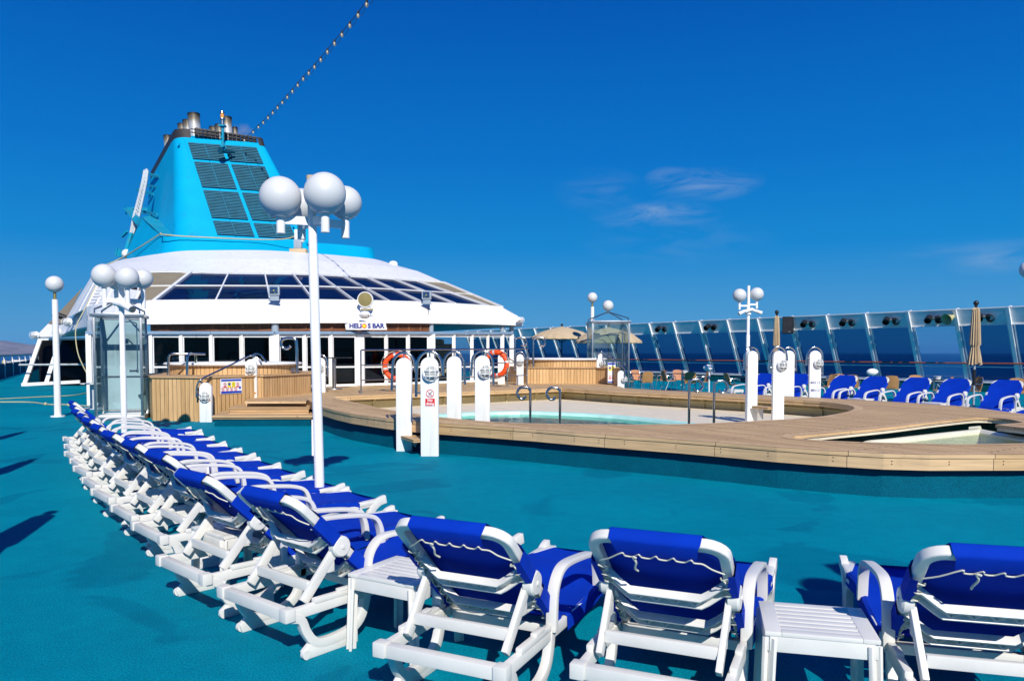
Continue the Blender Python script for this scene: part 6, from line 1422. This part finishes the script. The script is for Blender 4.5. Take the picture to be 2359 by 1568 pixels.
for pp_, dx, lb in ((p1, .06, 'white ashtray on the table left of the mushroom lamp'), (p4, -.02, 'white ashtray on the table left of the right closed parasol')):
    t = thing('ashtray', lb, 'ashtray', (pp_.x + dx, pp_.y - .25, .757), 0); mb = MB(); mb.lathe([(.08, 0), (.12, .02), (.13, .09), (.15, .12), (.13, .125), (.11, .07), (0, .06)], (0, 0, 0), 18); mb.build('bowl', M['white'], t)
# pavilion side table
p = G(212, 941); t = thing('bar_table', 'tall pedestal table with a pale round top left of the shower', 'table', p)
zt_ = at(213, 882, p.y).z; mb = MB(); mb.lathe([(0, zt_), (.30, zt_), (.30, zt_ - .03), (0, zt_ - .03)], (0, 0, 0), 28); mb.build('tabletop', M['plastic'], t); mb = MB(); mb.tube([(.03, 0, 0), (.03, 0, zt_ - .03)], .075, 14); mb.build('pedestal', M['lightgrey'], t); mb = MB(); mb.lathe([(0, .02), (.36, .02), (.38, 0)], (0, 0, 0), 24); mb.build('foot', M['lightgrey'], t)
# bar stool table on platform at the doors
p = at(770, 892, 24.2); t = thing('bar_table', 'slim dark pedestal table in front of the glass doors', 'table', (p.x, p.y, Z1)); mb = MB(); mb.box((0, 0, .985 + .0), (1.05, .5, .03)); mb.build('tabletop', M['blackplastic'], t); mb = MB(); mb.tube([(.0, 0, 0), (.0, 0, .97)], .06, 12); mb.build('pedestal', M['steel'], t); mb = MB(); mb.lathe([(0, .02), (.25, .02), (.26, 0)], (0, 0, 0), 20); mb.build('foot', M['steel'], t)
# mushroom lamps
for X, Y, y, lb in ((1633, 847, 30, 'white mushroom-shaped deck lamp among the brown chairs'), (2011, 857, 27.6, 'white mushroom-shaped deck lamp between two blue loungers')):
    p = at(X, Y, y); t = thing('deck_lamp', lb, 'lamp', (p.x, y, 0)); z = p.z; mb = MB(); mb.sphere((-.02, 0, z), .17, 10, 0, (1.25, .9, .78)); mb.build('shade', M['white'], t); mb = MB(); mb.sphere((.12, -.04, z - .06), .10, 8, 0, (1, 1, .8)); mb.build('lens', M['glass_clear'], t); mb = MB(); mb.tube([(.02, .02, 0), (.02, .02, z - .1)], .03, 8); mb.build('stem', M['white'], t)
# indistinct covered machine seen through the right panes
p = at(1020, 840, 31.8); t = thing('covered_equipment', 'beige covered equipment behind the right glass doors', 'equipment', (p.x, p.y, Z1)); mb = MB(); mb.box((0, 0, .75), (1.0, .8, 1.5)); mb.box((-.2, 0, 1.55), (.5, .6, .3)); mb.build('cover', M['umbrella'], t, bevel=.12, seg=3)

# ================================================================ SUN LOUNGERS (head at -Y, foot at +Y)
def make_lounger(label):
    t = thing('sun_lounger', label, 'sun lounger', (0, 0, 0), 0, 'sun loungers with blue fabric around the pool')
    PL = M['plastic']
    def side(s): return lambda a, b_, e: (s * e, a, b_)
    mb = MB()
    for s in (-1, 1):
        mb.extr([(-.96, .262), (-.5, .268), (0, .275), (.5, .285), (.86, .292), (.97, .298)], .058, side(s), .292, .332)
    mb.box((0, -.945, .265), (.60, .055, .062)); 
    for s in (-1, 1): mb.box((s * .315, -.950, .268), (.066, .064, .070))
    mb.box((0, -.33, .255), (.58, .05, .05)); mb.box((0, .90, .27), (.58, .05, .05)); mb.box((0, .3, .255), (.58, .05, .045))
    for s in (-1, 1):
        mb.box((s * .318, -.62, .305), (.035, .34, .03)); mb.box((s * .318, -.58, .325), (.035, .10, .02))
    mb.build('frame', PL, t, bevel=.007)
    for s in (-1, 1):     # rear leg: a big closed loop
        mb = MB(); pth = smooth2([(-.95, .25), (-.875, .225), (-.84, .15), (-.79, .085), (-.71, .062), (-.56, .075), (-.475, .125), (-.435, .215), (-.425, .30)], 4)
        mb.extr(pth, .050, side(s), .292, .336); sk_ = [(-.865, .045), (-.85, .0), (-.50, .0), (-.50, .10), (-.58, .075), (-.72, .065), (-.80, .095)]
        mb.plate([(s * .296, a, b_) for a, b_ in sk_], -.038 * 1, n=(s, 0, 0)); mb.build('rear_leg', PL, t, bevel=.006)
        mb = MB(); mb.lathe([(0, -.013), (.026, -.013), (.026, .013), (0, .013)], (s * .325, -.845, .028), 14, axis=(1, 0, 0)); mb.build('wheel', PL, t)
        mb = MB(); pth = smooth2([(-.43, .28), (-.425, .40), (-.405, .49), (-.345, .555), (-.25, .575), (-.05, .560), (.10, .538), (.185, .50), (.225, .42), (.24, .30)], 4)
        n_ = len(pth); mb.extr(pth, [.040 - .012 * math.sin(math.pi * i / (n_ - 1)) for i in range(n_)], side(s), .300, .355); mb.build('armrest', PL, t, bevel=.008)
        mb = MB(); mb.extr(smooth2([(.60, .272), (.69, .255), (.745, .19), (.765, .09), (.77, .0)], 4), [.055 + .003 * i for i in range(17)], side(s), .292, .338)
        mb.extr(smooth2([(1.0, .318), (.93, .300), (.86, .245), (.815, .15), (.80, .02)], 4), [.075 - .001 * i for i in range(17)], side(s), .292, .338); mb.box((s * .315, .785, .012), (.05, .085, .024)); mb.build('front_leg', PL, t, bevel=.006)
    # backrest
    e_ = Vector((0, -.715, .699)); nr = Vector((0, .699, .715)); O_ = Vector((0, -.295, .295))
    def B(x, s_, n_): return Vector((x, 0, 0)) + O_ + e_ * (s_ * .925) + nr * n_
    path = [(-.285, -.02), (-.285, .70)] + arc((-.205, .785), .08, 180, 95, 5) + arc((.205, .785), .08, 85, 0, 5) + [(.285, .70), (.285, -.02)]
    mb = MB(); mb.extr(path, .048, lambda a, b_, e: B(a, b_, e), -.030, .018)
    mb.build('backrest_frame', PL, t, bevel=.010, seg=3)
    for sc_ in (.47, .20):
        mb = MB(); xs_ = [-.275, -.25, -.225, -.195, -.16, -.08, 0, .08, .16, .195, .225, .25, .275]
        def sv(x): a_ = abs(x); return (.055 * max(0, (a_ - .16) / .115), -.080 + .058 * max(0, min(1, (a_ - .17) / .09)))
        def swp(ds, dn, hs2, hn):
            o = len(mb.v)
            for x in xs_:
                u_, n_ = sv(x); mb.v += [B(x, sc_ + u_ + ds + p_, n_ + dn + q_) for p_, q_ in ((-hs2, -hn), (hs2, -hn), (hs2, hn), (-hs2, hn))]
            for q_ in range(len(xs_) - 1):
                for k in range(4): mb.f.append([o + 4 * q_ + k, o + 4 * q_ + (k + 1) % 4, o + 4 * q_ + 4 + (k + 1) % 4, o + 4 * q_ + 4 + k]); mb.m.append(0)
            e2 = o + 4 * (len(xs_) - 1); mb.f += [[o, o + 1, o + 2, o + 3], [e2, e2 + 1, e2 + 2, e2 + 3]]; mb.m += [0, 0]
        swp(.036, 0, .007, .020); swp(-.030, -.004, .006, .017); swp(.003, .012, .030, .004)
        for q_ in range(8): xx = -.15 + .30 * q_ / 7; w2 = .021 if q_ % 2 else -.021; mb.beam(B(xx - w2, sc_ - .024, -.080), B(xx + w2, sc_ + .030, -.078), .005, .026, up=nr)
        mb.build('back_slat', PL, t, bevel=.004)
    for s in (-1, 1):
        mb = MB(); mb.lathe([(0, .024), (.052, .020), (.060, .010), (.060, -.03)], B(s * .300, .43, -.015), 20, axis=(s, 0, 0)); mb.lathe([(0, .030), (.012, .028), (.012, .01)], B(s * .300, .43, -.015), 10, axis=(s, 0, 0)); mb.build('hinge_cap', PL, t)
    mb = MB()
    for s in (-1, 1):
        a = B(s * .272, .43, -.02); b_ = Vector((s * .262, -.815, .292)); mb.beam(a, b_, .028, .054, up=(0, 1, 0)); mb.box(a.lerp(b_, .40) + Vector((0, .04, 0)), (.026, .05, .06))
    mb.box((0, -.765, .365), (.50, .032, .055)); mb.build('prop', PL, t, bevel=.006)
    # slings
    def sheet(mb, rows):     # rows of equal length
        n_ = len(rows[0]); o = len(mb.v)
        for r_ in rows: mb.v += [Vector(q_) for q_ in r_]
        for j in range(len(rows) - 1):
            for i in range(n_ - 1): a = o + j * n_ + i; mb.f.append([a, a + 1, a + n_ + 1, a + n_]); mb.m.append(0)
    mb = MB(); NX = 14
    def hw(s_): return .313 if s_ < .72 else .313 - (s_ - .72) / .173 * .115
    ss = [0, .08, .16, .26, .36, .46, .56, .64, .72, .76, .80, .85, .893]
    rows = [[B(hw(s_) * (-1 + 2 * i / NX), s_, .026 - .022 * (1 - (-1 + 2 * i / NX) ** 2) * math.sin(math.pi * min(1, max(.12, s_ / .89)))) for i in range(NX + 1)] for s_ in ss]
    sheet(mb, rows)
    hwt = hw(.893)
    sheet(mb, [[B(hwt * (-1 + 2 * i / NX), .893, .025) for i in range(NX + 1)], [B(hwt * (-1 + 2 * i / NX), .899, .016) for i in range(NX + 1)], [B(hwt * (-1 + 2 * i / NX) * .99, .899, -.030) for i in range(NX + 1)], [B(hwt * (-1 + 2 * i / NX) * .94, .885, -.042) for i in range(NX + 1)], [B(hwt * (-1 + 2 * i / NX) * .88, .79 + .006 * math.cos(i * 2.2), -.046) for i in range(NX + 1)]])
    for s in (-1, 1):
        for s0, s1 in ((.0, .34), (.49, .69)):
            sr = [s0 + (s1 - s0) * i / 6 for i in range(7)]
            sheet(mb, [[B(s * .313, q_, .029) for q_ in sr], [B(s * .319, q_, .02) for q_ in sr], [B(s * .319, q_, -.045) for q_ in sr], [B(s * (.285 + .006 * math.sin(q_ * 40)), q_, -.052) for q_ in sr]])
    back = mb.build('back_sling', M['sling'], t, smooth=50)
    mb = MB(); ys = [-.315, -.23, -.12, .1, .25, .38, .47, .56, .68, .78, .84, .90, .955]
    def sz(y): return .322 - .018 * math.exp(-((y + .12) / .22) ** 2) + .030 * math.exp(-((y - .42) / .18) ** 2) - .012 * max(0, (y - .5))
    def hs_(y): return .318 if y < .74 else .318 - (y - .74) / .215 * .075
    rows = [[Vector((hs_(y) * (-1 + 2 * i / NX), y, sz(y) - .018 * (1 - (-1 + 2 * i / NX) ** 2))) for i in range(NX + 1)] for y in ys]; sheet(mb, rows)
    for s in (-1, 1):
        for y0, y1_ in ((-.25, .72),):
            yr = [y0 + (y1_ - y0) * i / 10 for i in range(11)]
            sheet(mb, [[(s * .318, y, sz(y)) for y in yr], [(s * .336, y, sz(y) - .008) for y in yr], [(s * .339, y, sz(y) - .078 + .004 * math.sin(y * 30)) for y in yr], [(s * .325, y, sz(y) - .088) for y in yr]])
    he = hs_(.955); sheet(mb, [[(he * (-1 + 2 * i / NX), .955, sz(.955) - .0) for i in range(NX + 1)], [(he * (-1 + 2 * i / NX), .972, sz(.955) - .012) for i in range(NX + 1)], [(he * .96 * (-1 + 2 * i / NX), .970, sz(.955) - .06) for i in range(NX + 1)]])
    mb.build('seat_sling', M['sling'], t, smooth=50)
    for s in (-1, 1):
        mb = MB(); c4 = [(s * .24, .985, .322), (s * .335, .985, .322), (s * .338, .72, .312), (s * .305, .72, .322)]
        mb.plate(c4 if s > 0 else c4[::-1], .030, n=(0, 0, 1)); mb.build('foot_corner', PL, t, bevel=.006)
    # lacing
    mb = MB(); pts = []
    for i in range(5):
        x = -.15 + .30 * i / 4; pts += [B(x, .805, -.050), B(x + .010, .782, -.050), B(x + .045, .772, -.046)]
    mb.tube(smooth2([B(-.275, .69, -.040), B(-.22, .74, -.05)] + pts + [B(.23, .74, -.05), B(.275, .69, -.040)], 3), .0036, 6); mb.build('lacing_cord', M['cord'], t)
    for s in (-1, 1):
        mb = MB(); pts = []
        for s0 in (.66, .58, .51, .31, .22, .12): pts += [B(s * .288, s0, -.048), B(s * .262, s0 - .01, -.050), B(s * .252, s0 - .035, -.026), B(s * .266, s0 - .055, -.034)]
        mb.tube(smooth2(pts, 3), .004, 6); mb.build('lacing_cord', M['cord'], t)
    mb = MB(); mb.tube(smooth2([B(-.082, .800, -.066), B(-.10, .80, -.062), B(-.088, .77, -.070), B(-.10, .72, -.075), B(-.095, .68, -.066)], 4), [.011, .012] + [.006] * 15 if False else .0050, 6); mb.build('knotted_cord', M['cord'], t)
    return t
proto = [None]
def put_lounger(x, y, hd, label):
    if proto[0] is None: proto[0] = o = make_lounger(label)
    else: o = copy_tree(proto[0]); o['label'] = label
    o.location = (x, y, 0); o.rotation_euler = (0, 0, -hd); return o
def row(LR, FR, label, hd=None, z0=.30, z1=.32):
    """left rear corner and right foot corner of one lounger, as seen on the deck"""
    a, b_ = G(LR[0], LR[1], z0), G(FR[0], FR[1], z1); d = b_ - a; d.z = 0
    c = a + d / 2; h = math.atan2(d.x, d.y) - math.atan(.66 / 1.93)
    if hd is not None: h = R(hd)
    return put_lounger(c.x, c.y, h, label)
LB = [('hindmost sun lounger in the left row, nearest the shower cabin', (148.6, 1005), (405, 987)),
      ('second lounger of the left row counted from the shower cabin', (151, 1022), (429, 1001)),
      ('third lounger of the left row counted from the shower cabin', (153, 1038), (452, 1014.5)),
      ('fourth lounger of the left row counted from the shower cabin', (165, 1055), (497, 1033.5)),
      ('fifth lounger of the left row counted from the shower cabin', (174, 1071), (524, 1043)),
      ('sixth lounger of the left row counted from the shower cabin', (193, 1098), (576, 1063)),
      ('seventh lounger of the left row, fourth from the one with dangling cord', (215.4, 1123), (634, 1081)),
      ('lounger of the left row whose foot end points at the main lamp pole base', (260.6, 1160), (721, 1112)),
      ('lounger of the left row whose foot end lies just right of the main lamp pole', (310, 1198.5), (840, 1143))]
for lb, a, b_ in LB:
    i_ = [q_[0] for q_ in LB].index(lb); hh_ = (52, 52, 51, 51, 50, 49, 49, 48, 48)[i_]
    a3 = G(a[0], a[1], .30); fw = Vector((math.sin(R(hh_)), math.cos(R(hh_)), 0)); rt = Vector((fw.y, -fw.x, 0)); c = a3 + fw * .95 + rt * .34
    hh_ += (0, 1.2, -.8, .9, -1.1, 1.4, -.6, .8, -1.0)[i_]; put_lounger(c.x, c.y, R(hh_), lb)
Lr = G(372.6, 1276, .30); Fl = G(890, 1170, .33); d = Fl - Lr; h = math.atan2(d.x, d.y); fw = Vector((math.sin(h), math.cos(h), 0)); rt = Vector((fw.y, -fw.x, 0)); c = (Lr + Fl) / 2 + rt * .34; put_lounger(c.x, c.y, h, 'lounger just left of the plastic table end, third from the front in the left row')
def byrear(LRp, RRp, hd, label, z0=.30):
    a, b_ = G(*LRp, z0), G(*RRp, z0); m_ = (a + b_) / 2; h = R(hd); fw = Vector((math.sin(h), math.cos(h), 0)); c = m_ + fw * .96; return put_lounger(c.x, c.y, h, label)
byrear((507.7, 1350), (664, 1403), 40, 'lounger with its big looped leg in full view, left of the slatted table')
byrear((868, 1477), (1165, 1536), 26, 'foreground lounger seen from behind, left of centre, with its rear bar in full view')
tb = lambda X0, X1, Y, hd, lb, z=.86: None
def bytop(L_, R_, hd, label, z=.855):
    a, b_ = G(*L_, z), G(*R_, z); m_ = (a + b_) / 2; h = R(hd); fw = Vector((math.sin(h), math.cos(h), 0)); c = m_ + fw * .86; return put_lounger(c.x, c.y, h, label)
bytop((1352, 1226), (1682, 1256), 24, 'foreground lounger seen from behind with a knotted cord, right of centre')
p = G(2122, 1264, .855); h = R(15); fw = Vector((math.sin(h), math.cos(h), 0)); rt = Vector((fw.y, -fw.x, 0)); c = p + rt * .30 + fw * .86; put_lounger(c.x, c.y, h, 'foreground lounger cut by the right edge of the photo')
# loungers on the far side face the pool
RL = [(1765, 862, 24.5, 'far lounger partly hidden behind the front pool posts'), (1845, 863, 23.3, 'far lounger hidden left of the depth-marked post'), (1951, 866.5, 22.0, 'far blue lounger just right of the depth-marked post'),
      (2022, 869, 21.2, 'far blue lounger in front of the mushroom lamp'), (2117, 872, 20.3, 'far lounger darkened by the shadow of the lamp globes'), (2207, 875, 19.5, 'far lounger left of the closed parasol with a striped shadow'), (2323, 878, 18.5, 'far lounger nearest the right edge of the photo'), (2462, 884, 17.5, 'far lounger just beyond the right edge')]
for X, Y, y, lb in RL:
    p = at(X, Y, y); h = math.atan2(-PX.x, -PX.y)
    fw = Vector((math.sin(h), math.cos(h), 0)); s_ = p.z / .86; c = Vector((p.x, p.y, 0)) + fw * .86 * s_
    o = put_lounger(c.x, c.y, h, lb); o.scale = (s_, s_, s_) if s_ > 1.02 else (1, 1, 1)
def make_side_table(label):
    t = thing('side_table', label, 'side table', (0, 0, 0), 0, 'white plastic side tables between the loungers'); a, b_, h = .235, .215, .42
    mb = MB(); mb.box((-a + .035, 0, h), (.07, 2 * b_, .02)); mb.box((a - .035, 0, h), (.07, 2 * b_, .02)); mb.box((0, -b_ + .025, h), (2 * a - .14, .05, .02)); mb.box((0, b_ - .025, h), (2 * a - .14, .05, .02))
    n_ = 6
    for k in range(n_):
        w_ = (2 * b_ - .10) / n_; y = -b_ + .05 + w_ * (k + .5); mb.box((0, y, h - .001), (2 * a - .13, w_ - .009, .018))
    mb.build('tabletop', M['plastic'], t, bevel=.004)
    mb = MB()
    for s in (-1, 1): mb.box((s * (a - .012), 0, h - .045), (.018, 2 * b_ - .02, .07)); mb.box((0, s * (b_ - .012), h - .045), (2 * a - .04, .018, .07))
    mb.build('apron', M['plastic'], t, bevel=.003)
    for i in (-1, 1):
        for j in (-1, 1):
            mb = MB(); mb.beam((i * (a - .03), j * (b_ - .015), h - .02), (i * (a - .015), j * (b_ - .005), 0), .055, .016); mb.beam((i * (a - .014), j * (b_ - .03), h - .02), (i * (a - .004), j * (b_ - .018), 0), .016, .055); mb.build('leg', M['plastic'], t, bevel=.002)
    return t
st = make_side_table('white slatted side table between the two right foreground loungers')
def put_st(o, X0, X1, Y, hd, z=.42): a, b_ = G(X0, Y, z), G(X1, Y, z); c = (a + b_) / 2; o.location = (c.x, c.y, 0); o.rotation_euler = (0, 0, -R(hd))
put_st(st, 1764, 1992, 1430, 14)
s2 = copy_tree(st); s2['label'] = 'white slatted side table beside the lounger with the looped leg'; put_st(s2, 858, 1010, 1315, 30)
s3_ = copy_tree(st); s3_['label'] = 'white side table glimpsed under the backrests near the left row front'; c = G(545, 1215, .42); s3_.location = (c.x, c.y, 0); s3_.rotation_euler = (0, 0, -R(42))
s4 = copy_tree(st); s4['label'] = 'white side table between two middle loungers of the left row'; c = G(395, 1070, .42); s4.location = (c.x + .1, c.y, 0); s4.rotation_euler = (0, 0, -R(42))
for X, Y, y, lb in ((1985, 905, 20.4, 'white side table between far loungers near the mushroom lamp'), (2155, 922, 18.7, 'white side table between far loungers left of the closed parasol'), (1690, 895, 25.5, 'white low table behind the right chrome pool handles')):
    q_ = copy_tree(st); q_['label'] = lb; p = at(X, 900, y); q_.location = (p.x, y, 0); q_.rotation_euler = (0, 0, axang)

# ================================================================ AIR
mb = MB(); mb.box((0, 0, 0), (2, 2, 2)); hz = mb.build('haze', M['white'], smooth=0); hz.scale = (46000, 24000, 130); hz.location = (0, 21900, 103); hz['kind'] = 'stuff'
m = bpy.data.materials.new('haze_air'); m.use_nodes = True; n = m.node_tree.nodes; l = m.node_tree.links; n.remove(n['Principled BSDF'])
pv_ = n.new('ShaderNodeVolumePrincipled'); pv_.inputs['Color'].default_value = (.22, .55, 1.0, 1); pv_.inputs['Density'].default_value = .00004; pv_.inputs['Anisotropy'].default_value = 0.0
l.new(pv_.outputs[0], n['Material Output'].inputs['Volume']); hz.data.materials.clear(); hz.data.materials.append(m)
